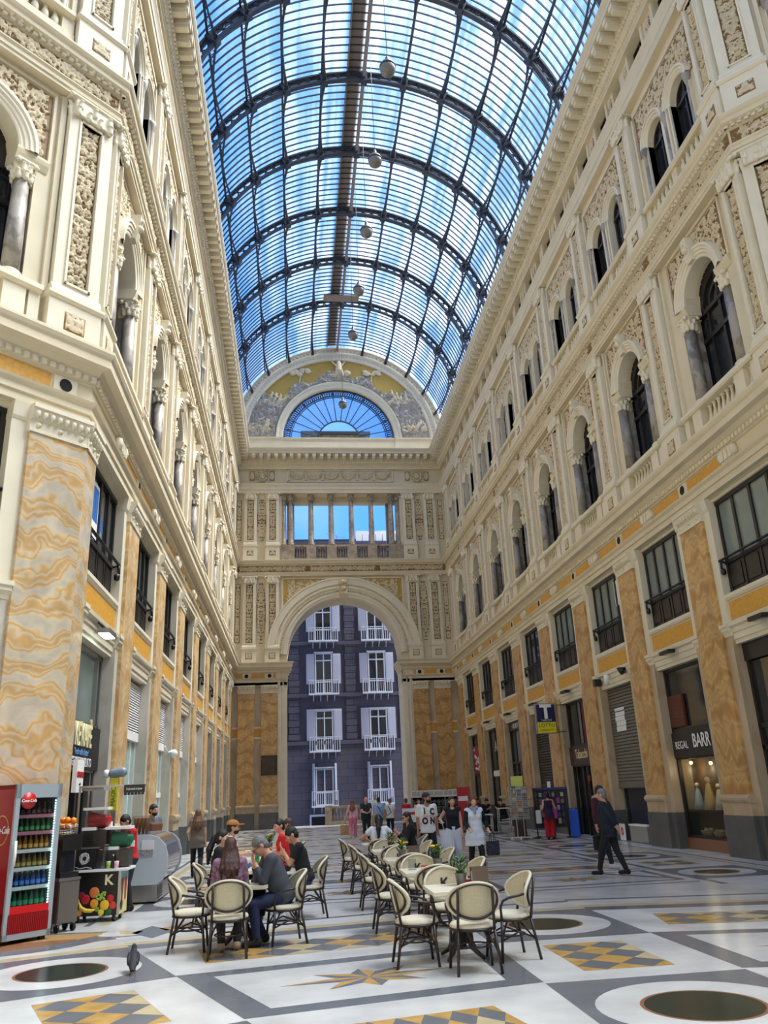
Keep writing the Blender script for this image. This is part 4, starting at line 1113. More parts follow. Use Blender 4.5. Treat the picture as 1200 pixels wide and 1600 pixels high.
# ------------------------------------------------------------------ marble floor
MT['fwhite'] = mat('white_floor_marble', (208,208,206), .22, scale=1.1, noise=.26, spec=.4)
MT['fwhite2']= mat('warm_white_floor_marble', (206,200,188), .22, scale=1.6, noise=.2, spec=.5)
MT['fgrey']  = mat('grey_floor_marble', (106,110,117), .24, scale=1.2, noise=.2, spec=.5)
MT['fyel']   = mat('yellow_floor_marble', (192,152,84), .26, scale=5., noise=.3, spec=.5)
MT['fcream'] = mat('cream_floor_marble', (190,174,136), .26, scale=4., noise=.15, spec=.5)
MT['fgreen'] = mat('dark_green_floor_marble', (34,46,40), .22, scale=3., noise=.3, spec=.5)
MT['fbrown'] = mat('terracotta_terrazzo', (140,96,66), .35, scale=60., noise=.35)
MT['forange']= mat('orange_terrazzo', (176,140,92), .35, scale=60., noise=.3)
FM = ['fwhite','fgrey','fyel','fcream','fgreen','fbrown','forange','fwhite2']
fl = M(); fl.box(-36,44,-24,57,-.3,0,0)
fidx = {k: i for i, k in enumerate(FM)}
def FP(pts, m, z): fl.poly([(x,y,z) for x, y in pts], fidx[m])
def FD(cx, cy, r, m, z, n=40): FP([(cx+r*math.cos(2*PI*i/n), cy+r*math.sin(2*PI*i/n)) for i in range(n)], m, z)
Z1, Z2, Z3, Z4, Z5 = .0008, .0016, .0024, .0032, .004
FC = (3.52, -3.98)
def fr_(ang):
    c, s = math.cos(ang), math.sin(ang)
    return lambda t, r: (FC[0]+t*c+r*s, FC[1]-t*s+r*c)
def lattice(F, t0, t1, r0, r1, nt_, nr, z):
    """grey field with a net of yellow lozenges, cut off at the edges"""
    FP([F(t0,r0),F(t1,r0),F(t1,r1),F(t0,r1)], 'fgrey', z)
    dt, dr = (t1-t0)/nt_, (r1-r0)/nr
    rr = random.Random(int(t0*100+r0*37))
    for i in range(nt_+1):
        for j in range(nr+1):
            for ph in (0,):
                cx, cr = t0+i*dt, r0+j*dr+ (dr/2 if i % 2 else 0)
                pts = [(cx-dt,cr),(cx,cr-dr/2),(cx+dt,cr),(cx,cr+dr/2)]
                if (i+0) % 2 == 0 or True:
                    pts = [(max(t0,min(t1,a)), max(r0,min(r1,b))) for a, b in pts]
                    if (i+j*0) % 2 == 0:
                        if len({(round(a,3),round(b,3)) for a, b in pts}) > 2: FP([F(a,b) for a, b in pts], rr.choice(('fyel','fyel','fcream')), z+.0006)
def circle_block(F, t, r, hw, hr, R, G):
    FP([F(t-hw,r-hr),F(t+hw,r-hr),F(t+hw,r+hr),F(t-hw,r+hr)], 'fgrey', Z2)
    x, y = F(t,r); FD(x,y,R,'fwhite',Z3); FD(x,y,G+.035,'fbrown',Z4); FD(x,y,G,'fgreen',Z5)
def star(F, t, r, L, S, z):
    """eight pointed star of broad lozenges, each point half grey and half yellow"""
    for k in range(8):
        a = k*PI/4; long_ = L if k % 4 == 2 else (S*1.25 if k % 2 else S*1.05)
        tip = F(t+long_*math.sin(a), r+long_*math.cos(a)*.72)
        for sg in (-1,1):
            b = a+sg*PI/8; md = F(t+S*.62*math.sin(b), r+S*.62*math.cos(b)*.72); c = F(t, r)
            FP([c, tip, md] if sg < 0 else [c, md, tip], 'fyel' if (sg > 0) else 'fgrey', z)
A16 = math.radians(22.5)
for k in range(-3,4):
    F = fr_(k*A16)
    for r, hr in ((16.38,1.22),(11.64,1.2),(7.0,1.15)): circle_block(F, 0, r, 1.05, hr, .92, .5)
    for r0, r1 in ((12.84,15.16),(8.15,10.44)):
        FP([F(-1.05,r0),F(1.05,r0),F(1.05,r1),F(-1.05,r1)], 'fwhite', Z1)
        lattice(F, -.5, .5, r0+.42, r1-.36, 4, 3, Z2)
    FP([F(-1.05,17.64),F(1.05,17.64),F(1.05,17.86),F(-1.05,17.86)], 'fcream', Z2)
    FP([F(-1.05,18.45),F(1.05,18.45),F(1.05,18.6),F(-1.05,18.6)], 'fgrey', Z2)
    F = fr_((k+.5)*A16)
    e = lambda r: .1989*r-1.0706
    trap = lambda r0, r1, i, m, z: FP([F(-e(r0)+i,r0),F(e(r0)-i,r0),F(e(r1)-i,r1),F(-e(r1)+i,r1)], m, z)
    for r0, r1 in ((12.86,15.14),(8.2,10.4)):
        trap(r0, r1, .0, 'fgrey', Z1); trap(r0+.27, r1-.28, .34, 'fwhite', Z2); star(F, 0, (r0+r1)/2-.02, min(.98, e(r0)-.45), .6, Z3)
    for r0, r1 in ((15.7,16.7),(11.2,12.25)):
        m_ = e(r0)-.5; lattice(F, -m_, m_, r0, r1, 10, 2, Z2)
    trap(17.25, 17.62, 0, 'fgrey', Z1); trap(17.62, 17.86, 0, 'fcream', Z1); trap(18.45, 18.6, 0, 'fgrey', Z1)
# hall: bands, rows of lozenges and stars between two lines of roundels
G = lambda t, y: (CX+t, y)
def GR(t0, t1, y0, y1, m, z):
    t0, t1 = sorted((t0, t1)); FP([G(t0,y0),G(t1,y0),G(t1,y1),G(t0,y1)], m, z)
for k in range(8):
    yb = 17.62+BAY*k
    for s in (-1,1):
        circle_block(G, s*5.37, yb, .97, 1.1, .78, .44)
        lattice(G, s*5.37-.55, s*5.37+.55, yb+1.75, yb+BAY-1.75, 4, 2, Z2)
        x0, x1 = sorted((s*.5, s*4.2))
        GR(x0, x1, yb-1.05, yb+1.05, 'fgrey', Z1); GR(x0+.16, x1-.16, yb-.89, yb+.89, 'fwhite', Z2)
        star(G, (x0+x1)/2, yb, 1.0, .55, Z3)
        lattice(G, x0+.5, x1-.5, yb+BAY/2-.42, yb+BAY/2+.42, 8, 2, Z2)
        FP([G(s*4.2,yb-1.05),G(s*4.2,yb-.65),G(s*3.2,yb+.95),G(s*3.2,yb+.55)][::s], 'fgrey', Z3)
    for y_ in (yb+1.36, yb-1.46): GR(-4.3, 4.3, y_, y_+.1, 'fgrey', Z1)
    GR(-.3, .3, yb-.8, yb+.8, 'fcream', Z2)
for s in (-1,1):
    x0, x1 = sorted((s*6.45, s*6.62)); FP([G(x0,15),G(x1,15),G(x1,D),G(x0,D)], 'fcream', Z1)
    x0, x1 = sorted((s*4.42, s*4.58)); FP([G(x0,15.6),G(x1,15.6),G(x1,D),G(x0,D)], 'fgrey', Z1)
    x0, x1 = sorted((s*6.75, s*6.85)); FP([G(x0,15),G(x1,15),G(x1,D),G(x0,D)], 'fgrey', Z1)
# terrazzo cartouche by the drinks cooler
F = fr_(-A16*1.62)
def blob(cx, cy, a, b, m, z, rot=0, lob=0):
    FP([(cx+math.cos(rot)*(a*q*math.cos(t))-math.sin(rot)*b*q*math.sin(t), cy+math.sin(rot)*(a*q*math.cos(t))+math.cos(rot)*b*q*math.sin(t)) for t, q in [(2*PI*i/36, 1+lob*math.cos(5*2*PI*i/36)) for i in range(36)]], m, z)
blob(-4.2,13.35,1.75,.85,'fgrey',Z2+.0001,.42,.05); blob(-4.35,13.45,1.5,.62,'forange',Z3+.0001,.42,.06); blob(-4.35,13.1,1.3,.3,'fbrown',Z4+.0001,.42)
blob(-2.05,14.35,1.0,.48,'fwhite',Z2+.0002,.5); FP([(-2.45,13.95),(-2.05,13.35),(-1.82,13.95),(-2.25,14.6)], 'fgrey', Z3+.0003); FP([(-1.95,14.0),(-1.4,14.6),(-1.5,14.75),(-2.1,14.3)], 'fyel', Z3+.0003); FP([(-2.6,13.9),(-2.35,13.8),(-2.3,14.1),(-2.7,14.3)],'fcream',Z3+.0003)
o = fl.obj('floor', [MT[k] for k in FM]); o['kind'] = 'structure'

# ------------------------------------------------------------------ shop fronts in the ground bays
DN = [0]
def door_root(side, q):
    DN[0] += 1
    par = wall_right if side == 'right' else wall_left
    yc, g = BAYS[side][q]
    sx_ = .44 if side == 'left' else -.44
    return struct('door_%d' % DN[0], (par.location.x+sx_, yc, 0), par.rotation_euler.z), g-.32
MT['clear'] = glass_mat('shop_glass', (.8,.85,.85), .04, (.5,.5,.5), False)
MT['slatdark'] = mat('dark_shutter_metal', (60,54,46), .5, metal=.3)
MT['mahog'] = mat('reddish_louvre_wood', (96,44,30), .5)
MT['palegl'] = mat('pale_green_glass', (150,182,172), .15, noise=.12, scale=1.)
MT['red'] = mat('red_paint', (176,24,28), .4); MT['paper'] = mat('white_paper', (222,222,224), .8)
MT['signdark'] = mat('dark_sign_board', (26,26,28), .4); MT['cream'] = mat('cream_letters', (236,226,176), .5)
MT['bluelet'] = mat('blue_letters', (110,160,210), .5); MT['maroon'] = mat('maroon_sign_board', (58,22,20), .4)
MT['warm'] = mat('warm_lamp_glow', (255,214,150), .5, emit=(255,200,130), es=6.)
MT['whitelit'] = mat('white_lamp_glow', (235,255,250), .5, emit=(225,255,250), es=5.)
def frame(d, b, zs, xs, y=.78, m='dark', w=.1):
    f = M()
    for x in xs: f.box(x-w/2, x+w/2, y, y+.1, 0, 4.98)
    for z in zs: f.box(-b, b, y, y+.1, z-w/2, z+w/2)
    f.obj('frame', MT[m], d)
def slats(d, b, z0, z1, mname, n, y=.8, tilt=.03, name='slats'):
    m = M()
    for i in range(n):
        a, c = z0+(z1-z0)*i/n, z0+(z1-z0)*(i+1)/n
        m.prof([(-y-.02,a),(-y+tilt,a+.01),(-y+tilt*.6,a+(c-a)*.6),(-y,c-.005),(-y-.02,c)], -b, b)
    return m.obj(name, MT[mname], d)
for side in ('right','left'):
    for q in range(8):
        d, b = door_root(side, q)
        M().box(-b, b, 1.2, 1.25, 0, 5.0).obj('back_panel', MT['inside'] if (side, q) != ('right', 1) else mat('brown_shop_lining', (92,66,46), .8), d)
        if side == 'right':
            if q == 1:
                frame(d, b, [.32,2.45,3.2,4.95], [-b+.05,b-.05])
                M().box(-b, b, .75, 1.2, 0, .3).obj('stall_riser', MT['fbrown'], d)
                M().box(-b, b, .74, .9, 2.45, 3.15).obj('fascia', MT['signdark'], d)
                M().box(-b, b, .82, .83, .35, 2.45).obj('pane', MT['clear'], d); M().box(-b, b, .84, .85, 3.2, 4.95).obj('pane', MT['glassdk'], d)
                sl = M(); sl.box(-b+.1, -b+1.0, .76, .82, 3.3, 4.2)
                for i in range(14): sl.box(-b+.12, -b+.98, .74, .78, 3.33+i*.06, 3.37+i*.06)
                sl.obj('louvre', MT['mahog'], d)
                M().box(-b, b, .9, 1.2, 1.0, 1.04).obj('shelf', MT['mahog'], d)
            elif q == 2:
                slats(d, b, 1.78, 4.95, 'rolling', 30)
                M().box(-b,b,.76,.82,1.66,1.8).obj('bottom_bar', MT['rolling'], d)
                frame(d, b, [4.95], [-b+.05,b-.05], y=.9, m='steel')
                M().box(-b+.35,b,.92,.95,.55,1.7).obj('blue_panel', mat('dark_blue_panel', (16,30,52), .4), d)
            elif q == 3:
                frame(d, b, [2.55,3.3,4.95], [-b+.05,-.2,b-.05])
                M().box(-b,b,.72,.85,2.55,3.25).obj('fascia', MT['maroon'], d)
                M().box(-b,b,.86,.87,3.3,4.95).obj('pane', MT['glassdk'], d)
                M().box(.25,.85,.83,.84,3.35,4.9).obj('red_blind', mat('dull_red_blind', (110,36,44), .8), d); M().box(-.35,.1,.83,.84,3.35,4.9).obj('grey_blind', MT['grey'], d)
                M().box(-b,b,.95,.96,0,2.5).obj('pane', MT['glassdk'], d); M().box(-.6,.1,.9,.93,1.95,2.15).obj('orange_plate', mat('orange_plate', (150,84,44), .5), d)
            elif q == 4:
                slats(d, b, .05, 4.95, 'slatdark', 44)
            elif q in (0,5):
                frame(d, b, [.3,2.5,3.0,4.6,4.95], [-b+.05,-.4,.4,b-.05])
                M().box(-b,b,.84,.85,.3,4.95).obj('pane', MT['glassdk'], d); M().box(-b,b,.74,.85,4.55,4.98).obj('fascia', MT['signdark'], d)
                if q == 5: M().box(-.3,b-.1,.82,.83,3.05,4.5).obj('grey_blind', MT['grey'], d)
            else:
                frame(d, b, [2.6,4.9], [-b+.05,0,b-.05]); M().box(-b,b,.84,.85,0,4.95).obj('pane', MT['glassdk'], d)
        else:
            if q == 0:
                frame(d, b, [2.55,3.42,4.92], [-b+.05,b-.35,b-.05], m='steel')
                M().box(-b,b,.86,.87,3.42,4.95).obj('pane', MT['glassgr'], d)
                M().box(-b,b,.95,.96,0,2.5).obj('pane', MT['glassdk'], d)
                M().box(.2,.9,.9,1.1,3.5,4.0).obj('white_box', MT['white'], d)
                for xx in (-.9,.3): M().box(xx-.05,xx+.05,.85,.95,0,2.5).obj('door_stile', MT['dark'], d)
            elif q < 5:
                slats(d, b, 3.62, 4.9, 'white', 20, tilt=.06, name='louvre')
                M().box(-b,b,.74,.86,3.42,3.62).box(-b,b,.76,.86,.0,.12).obj('transom', MT['white'], d)
                fr = M()
                for x in (-b+.04,-b/2,0,b/2,b-.04): fr.box(x-.03,x+.03,.8,.86,0,3.45)
                if q > 1: fr.box(-b,b,.78,.86,2.0,2.14)
                fr.obj('frame', MT['white'], d); M().box(-b,b,.84,.85,.1,3.45).obj('pane', MT['palegl'], d)
            else:
                frame(d, b, [2.6,4.9], [-b+.05,0,b-.05]); M().box(-b,b,.84,.85,0,4.95).obj('pane', MT['glassdk'], d)
# ---- signs, lamps and goods of the shops
def on_wall(side, y, out, z):
    """a point standing `out` metres clear of a wall's pilaster plane, and the turn that faces the hall"""
    return ((XR-out, y, z), -PI/2) if side == 'right' else ((XL+out, y, z), PI/2)
def put(name, label, cat, side, y, out, z, group=None):
    l, r = on_wall(side, y, out, z); return thing(name, label, cat, l, r, group)
yb, g = BAYS['right'][1]
t = put('shop_sign', 'white letters REGAL BARR on dark fascia of the lit shop beside plinth', 'sign', 'right', yb, -0.28, 2.8)
text('REGAL', 'small_letters', .3, MT['white'], t, (-.78,0,-.02), sx=.9); text('BARR', 'large_letters', .52, MT['white'], t, (.42,0,.05), sx=.8, bold=.006)
rr = random.Random(5)
for i, (x, z0, c, w_, h, lb) in enumerate(((-.85,1.04,(190,205,210),.16,.75,'pale dressed doll on shelf of the lit shop window'),(-.2,1.04,(214,178,110),.2,.9,'gold cone shaped ornament standing in lit shop window'),(.35,1.04,(226,214,190),.17,.7,'cream cone shaped ornament standing in lit shop window'),(.85,1.04,(150,40,34),.2,.85,'red robed figure at the edge of lit shop window'))):
    t = put('figurine', lb, 'figurine', 'right', yb-x, -.58, z0); m_ = mat('figurine_paint', c, .6)
    M().lathe([(w_,0),(w_*.8,h*.25),(w_*.35,h*.7),(w_*.2,h*.78)], n=10).obj('robe', m_, t); M().sphere((0,0,h*.86), w_*.45, 8).obj('head', mat('figurine_face', (220,190,160), .6), t)
for i, (x, z) in enumerate(((-.95,2.3),(.2,2.25),(.95,2.2))):
    t = put('display_lamp', ('small warm bulb at top corner of lit shop window','small warm bulb in middle of lit shop window','small warm bulb beside pilaster in lit shop window')[i], 'lamp', 'right', yb-x, -.56, z)
    M().sphere((0,0,0), .05, 8).obj('bulb', MT['warm'], t); M().box(-.02,.02,-.02,.02,.04,.22).obj('stem', MT['black'], t)
lt = bpy.data.lights.new('shop_lamp', 'POINT'); lt.energy = 5; lt.color = (1,.74,.42); lt.shadow_soft_size = .06
for x in (-.7,.6):
    lo = bpy.data.objects.new('shop_lamp', lt); COL.objects.link(lo); lo.location = (XR+.5, yb-x, 2.1)
for i, x in enumerate((-.6,.1,.7)):
    t = put('basket', ('round straw basket under the shelf of lit shop window','low straw basket in middle of lit shop window floor','straw basket nearest the pilaster in lit shop window')[i], 'basket', 'right', yb-x, -0.58, .3)
    M().lathe([(.13,0),(.2,.2),(.18,.2),(.12,.03)], n=12).obj('bowl', mat('straw', (170,130,74), .8), t)
    g_ = M()
    for j in range(9): g_.sphere((rr.uniform(-.12,.12), rr.uniform(-.1,.1), .17+rr.uniform(0,.05)), .05, 6)
    o = g_.obj('goods', mat('goods', (210,190,150), .6), t); o['kind'] = 'stuff'
yb, g = BAYS['right'][2]
t = put('notice', 'block of torn white papers pasted on the ribbed roller shutter', 'notice', 'right', yb-.0+.75-.3, -0.325, 3.5)
for i, (a, b_, c) in enumerate(((0,.68,.1),(.02,.5,.14),(-.03,.34,.15),(.03,.18,.15),(.0,.0,.17))): M().box(-.42+a,.42+a,-.004,0,b_,b_+c).obj('sheet', MT['paper'], t)
t = put('wall_poster', 'white poster with red round emblem leaning below the half open shutter', 'poster', 'right', yb+1.12, -0.16, .02)
M().box(-.24,.24,-.02,0,0,.52).obj('board', MT['paper'], t); e_ = M(); e_.arcband([(.08,.022),(.13,.022)], 0, .28, 0, 2*PI, 20); e_.box(-.03,.03,-.023,-.02,.2,.36); e_.obj('emblem', MT['red'], t)
t = put('storage_box', 'grey white low box standing under dark blue panel of half open shutter', 'box', 'right', yb-.2, -0.26, 0)
M().box(-.7,.7,-.1,.12,.02,.5).obj('body', mat('grey_white_plastic', (150,148,142), .5), t); M().box(-.72,.72,-.12,.14,.5,.55).obj('lid', MT['white'], t)
yb, g = BAYS['right'][3]
t = put('tobacconist_sign', 'cream lettering Tabacchi on maroon board above dark doorway', 'sign', 'right', yb, -0.27, 2.9)
text('Tabacchi', 'lettering', .5, MT['cream'], t, (-.0,0,.05), sx=.8)
t = put('projecting_sign', 'blue and yellow projecting sign with white T on brackets between shops', 'sign', 'right', YC+17.6, .78, 4.35)
# box hangs clear of the wall, its face towards the entrance of the hall
b_ = M().box(-.09,.09,-.42,.42,-.55,.62).obj('case', MT['steel'], t)
M().box(.09,.1,-.37,.37,-.1,.57).obj('blue_face', mat('navy_sign_face', (20,28,74), .4), t); M().box(.09,.1,-.37,.37,-.52,-.12).obj('yellow_face', mat('yellow_sign_face', (226,214,40), .4), t)
text('T', 'letter', .75, MT['white'], t, (.103,0,.27), rot=(PI/2,0,PI/2), bold=.03); text('LOTTO', 'lotto_letters', .2, MT['signdark'], t, (.103,0,-.24), rot=(PI/2,0,PI/2)); 
text('TABACCHI', 'small_letters', .09, MT['white'], t, (.103,0,-.04), rot=(PI/2,0,PI/2)); text('SUPERENALOTTO', 'small_letters', .07, MT['signdark'], t, (.103,0,-.42), rot=(PI/2,0,PI/2))
for z in (.55,-.5): M().tube([(0,.1,z),(0,.8,z)], .02, 6).obj('bracket', MT['iron'], t)
t = put('window_poster', 'blue and white poster inside the first window above the coffee shop', 'poster', 'left', 16.75, -.31, 7.25)
M().box(-.42,.42,0,.01,0,1.2).obj('sheet', MT['paper'], t); M().box(-.34,.36,-.006,0,.35,1.1).obj('blue_print', mat('blue_poster_print', (40,110,190), .5, noise=.4, scale=6.), t)
t = put('window_paper', 'white paper sheet stuck in window above the half open roller shutter', 'paper', 'right', BAYS['right'][2][0]-.75, -.31, 7.6)
M().box(-.22,.22,0,.01,0,.85).obj('sheet', MT['paper'], t); M().box(-.22,.22,-.004,0,.8,.85).obj('tape', MT['white'], t)
yb, g = BAYS['right'][5]
t = put('shop_sign', 'small white letters BISTROT on dark strip high over glass front', 'sign', 'right', yb, -0.29, 4.75)
text('• BISTROT •', 'lettering', .34, MT['white'], t, (0,0,0), sx=.8)
yb, g = BAYS['right'][6]
t = put('sign_plate', 'white plate with dark letters across the black narrow doorway', 'sign', 'right', yb, -0.32, 2.6)
M().box(-.9,.9,0,.02,-.15,.15).obj('plate', MT['white'], t)
t = put('window_graphic', 'large white letter shape on dark glass above white plate', 'graphic', 'right', yb, -0.32, 4.0)
text('A', 'letter', .8, MT['paper'], t, (.1,0,0))
yb, g = BAYS['right'][7]
t = put('red_poster', 'tall red poster with white flourish in last shop beside the end wall', 'poster', 'right', yb, -0.26, 2.7)
M().box(-.9,.9,0,.03,0,1.6).obj('sheet', mat('crimson_print', (150,24,40), .5), t); f_ = M()
for i in range(14): f_.sphere((-.5+rr.uniform(0,1.1), -.005, .2+rr.uniform(0,1.2)), .09, 6, sz=1)
f_.obj('flourish', MT['paper'], t)
# lamps over the shops
SHN = ['darkest corner shop','lit shop with figurines','half open roller shutter','tobacconist doorway','closed dark shutter','bistro front','black narrow doorway','red poster shop']
for q in range(8):
    if q == 2: continue
    yb, g = BAYS['right'][q]
    t = put('wall_lamp', 'black floodlight on bracket above the '+SHN[q], 'lamp', 'right', yb, .1, 5.3, 'floodlights over the right hand shops')
    o = M(); o.cbox(0,0,-.02,.62,.2,.1); o.obj('housing', MT['black'], t); M().box(-.26,.26,-.07,.07,-.03,-.02).obj('lens', MT['glassdk'], t)
    M().tube([(0,.05,.05),(0,.3,.1)], .03, 6).obj('arm', MT['black'], t)
yb, g = BAYS['right'][2]
for i, (dy, lb) in enumerate(((1.2,'small dark speaker box at edge above the half open shutter'),(-1.1,'black spotlight cone above the half open shutter'))):
    t = put('spotlight', lb, 'lamp', 'right', yb+dy, .05, 5.2)
    (M().box(-.12,.12,-.12,.1,-.1,.14) if i == 0 else M().lathe([(.05,0),(.16,.22)], n=10)).obj('housing', MT['black'], t, rz=0); M().tube([(0,0,.05),(0,.28,.1)], .025, 5).obj('arm', MT['black'], t)
t = put('security_camera', 'white security camera on bracket above the half open shutter', 'camera', 'right', yb+.3, .05, 5.22)
M().lathe([(.07,-.16),(.08,0),(.08,.16)], n=10, sx=1).obj('body', MT['white'], t); M().tube([(0,0,.1),(0,.17,.12)], .03, 6).obj('arm', MT['white'], t)
yb, g = BAYS['left'][0]
t = put('wall_lamp', 'lit white floodlight above the coffee shop window', 'lamp', 'left', 16.9, .12, 5.12)
M().box(-.34,.34,-.12,.12,0,.1).obj('housing', MT['steel'], t); M().box(-.3,.3,-.1,.1,-.015,0).obj('lens', MT['whitelit'], t); M().tube([(0,0,.1),(0,.3,.4),(0,.62,.3)], .03, 6).obj('arm', MT['dark'], t)
t = put('shop_sign', "dark coffee shop board with cream letters KE'KAFE and menu words below", 'sign', 'left', yb+.1, -0.28, 2.55)
M().box(-1.5,1.5,0,.1,0,.86).obj('board', MT['signdark'], t)
text("KE'KAFÈ", 'large_letters', .62, MT['cream'], t, (-.12,-.01,.62), sx=.6, bold=.012, depth=.02)
text('"Fresh made is better"', 'blue_letters', .17, MT['bluelet'], t, (-.1,-.005,.31), sx=.75); text('COFFEE PASTRY GELATO', 'white_letters', .24, MT['white'], t, (-.25,-.005,.12), sx=.72)
t = put('hanging_sign', 'small white sign with red letters hung below the coffee shop board', 'sign', 'left', 15.72, .06, 2.36)
M().box(-.24,.24,-.04,.04,-.28,.28).obj('plate', MT['white'], t); text('CREMOSO', 'lettering', .13, MT['red'], t, (0,-.045,.02), sx=.8, bold=.006); text('caffè', 'small_letters', .06, MT['signdark'], t, (0,-.045,-.14)); M().tube([(0,0,.28),(0,.2,.3)], .012, 5).obj('hook', MT['black'], t)
t = put('security_camera', 'white camera unit on bracket beside second louvred window', 'camera', 'left', BAYS['left'][2][0]+1.5, .0, 3.35)
M().sphere((0,0,0), .14, 10).obj('housing', MT['white'], t); M().tube([(-.6,.2,.2),(-.3,.15,.02),(0,.05,.08)], .03, 6).obj('arm', MT['white'], t)
# plaque on the end wall
t = thing('wall_plaque', 'square dark bronze plaque on golden pilaster beside the arch', 'plaque', (CX-5.0, D-.02, 3.25))
M().box(-.45,.45,-.05,0,0,1.1).obj('plate', mat('dark_bronze', (74,58,42), .5, noise=.3, scale=4.), t); fr = M().box(-.5,.5,-.06,.0,-.05,0).box(-.5,.5,-.06,0,1.1,1.15).box(-.5,-.45,-.06,0,0,1.1).box(.45,.5,-.06,0,0,1.1); fr.obj('border', MT['dark'], t)
# hanging globe lamps
def lamp(y, z, lab):
    t = thing('pendant_lamp', lab, 'lamp', (CX+.03, y, z), 0, 'glass globe lamps hung along the ridge of the vault')
    m = M(); m.lathe([(.02,-.28),(.14,-.26),(.25,-.15),(.29,0),(.27,.1)], n=16); m.obj('globe', mat('ribbed_lamp_glass', (128,124,116), .35, noise=.3, scale=14.) if 'lampg' not in MT else MT['lampg'], t)
    c = M().lathe([(.3,.08),(.3,.12),(.24,.24),(.14,.3),(.08,.36),(.08,.5),(.04,.6)], n=16); c.obj('cap', MT['iron'], t)
    M().tube([(0,0,.58),(0,0,33.55-z)], .012, 5).obj('cord', MT['black'], t); return t
MT['lampg'] = mat('ribbed_lamp_glass', (128,124,116), .35, noise=.3, scale=14.)
for y, z, lb in ((21.9,26.45,'globe lamp hanging nearest to the entrance and largest in view'),(26.6,26.65,'second globe lamp along the ridge counted from the entrance'),(30.9,26.5,'third globe lamp along the ridge counted from the entrance'),(35.6,26.55,'fourth globe lamp along the ridge counted from the entrance'),(39.9,26.55,'fifth globe lamp along the ridge just before the gable'),(49.9,27.2,'globe lamp hanging in front of the fan shaped window')): lamp(y, z, lb)
# ------------------------------------------------------------------ cafe chairs and tables
MT['rattan'] = mat('cream_woven_rattan', (206,194,162), .7, noise=.18, scale=90., bump=.15, bscale=160.)
MT['seat'] = mat('cream_seat_cushion', (208,200,178), .75, noise=.08, scale=20.)
MT['cane'] = mat('dark_brown_cane', (38,26,22), .4)
MT['tabletop'] = mat('cream_table_top', (224,218,196), .35)
def chair_proto():
    t = thing('cafe_chair', 'x', 'chair')
    M().lathe([(.0,.425),(.235,.425),(.25,.44),(.25,.455),(.235,.475),(.19,.487),(0,.49)], n=24, cap=False).obj('seat', MT['seat'], t)
    fr = M(); fr.tube([(.245*math.cos(a),.245*math.sin(a),.42) for a in [2*PI*i/24 for i in range(24)]], .016, 6, closed=True)
    fr.tube([(.17*math.cos(a),.17*math.sin(a)+.02,.25) for a in [2*PI*i/20 for i in range(20)]], .01, 5, closed=True)
    fr.obj('seat_frame', MT['cane'], t)
    def lower(u): return None
    for s in (-1,1):
        M().tube([(s*.235,-.2,0),(s*.21,-.16,.42)], .017, 7).obj('leg', MT['cane'], t)
        M().tube([(s*.235,.27,0),(s*.2,.2,.42)], .017, 7).obj('leg', MT['cane'], t)
        b = M(); b.tube([(s*.2,.2,.41),(s*.195,.235,.6),(s*.19,.285,.84)], .016, 7); b.obj('back_post', MT['cane'], t)
        a = M(); a.tube([(s*.21,-.16,.42),(s*.235,-.175,.56),(s*.255,-.15,.63),(s*.268,-.08,.66),(s*.278,.02,.675),(s*.285,.1,.69)], .015, 7); a.obj('arm', MT['cane'], t)
        br = M()
        br.tube([(s*.222,-.18,.2),(s*.17,-.12,.32),(s*.12,-.06,.41)], .011, 5); br.tube([(s*.218,.235,.2),(s*.17,.13,.33),(s*.1,.08,.41)], .011, 5); br.tube([(s*.222,-.18,.22),(s*.225,.03,.3),(s*.218,.235,.22)], .011, 5)
        br.obj('brace', MT['cane'], t)
    def bp(u, v, off=0): # u,v on the unit disc
        x = .285*u; z = .705+.185*v
        return (x, .262-.15*u*u+(z-.7)*.22+off, z)
    pn = M(); n, k = 28, 5; vs = [bp(0,0)]; fs = []
    for j in range(1, k+1):
        for i in range(n):
            a = 2*PI*i/n; vs.append(bp(j/k*math.cos(a), j/k*math.sin(a)))
    for i in range(n): fs.append((0, 1+i, 1+(i+1) % n))
    for j in range(k-1):
        for i in range(n): fs.append((1+j*n+i, 1+(j+1)*n+i, 1+(j+1)*n+(i+1) % n, 1+j*n+(i+1) % n))
    o = len(vs); vs2 = [(x, y+.014, z) for x, y, z in vs]; pn.add(vs, fs, 0, True); pn.add(vs2, [tuple(reversed(f)) for f in fs], 0, True)
    bk = pn.obj('backrest', MT['rattan'], t)
    rim = M(); rim.tube([bp(math.cos(2*PI*i/36), math.sin(2*PI*i/36), .004) for i in range(36)], .019, 7, closed=True); rim.obj('rim', MT['seat'], bk)
    hp = M(); hp.tube([bp(.93*math.cos(PI+PI*i/20), .93*math.sin(PI+PI*i/20), .03) for i in range(21)], .014, 6); hp.tube([bp(.93*math.cos(PI*i/20), .93*math.sin(PI*i/20), .03) for i in range(21)], .009, 6); hp.obj('hoop', MT['cane'], bk)
    k_ = text('K', 'letter', .17, MT['cane'], bk, (0,.25,.70), rot=(PI/2-.2,0,0), depth=.002, bold=.004)
    return t
chair0 = chair_proto(); used = [0]
def chair(x, y, rz, label, group):
    if not used[0]:
        used[0] = 1; chair0.location = (x,y,0); chair0.rotation_euler = (0,0,rz); chair0['label'] = label; chair0['group'] = group; return chair0
    return copy_tree(chair0, (x,y,0), rz, label, group)
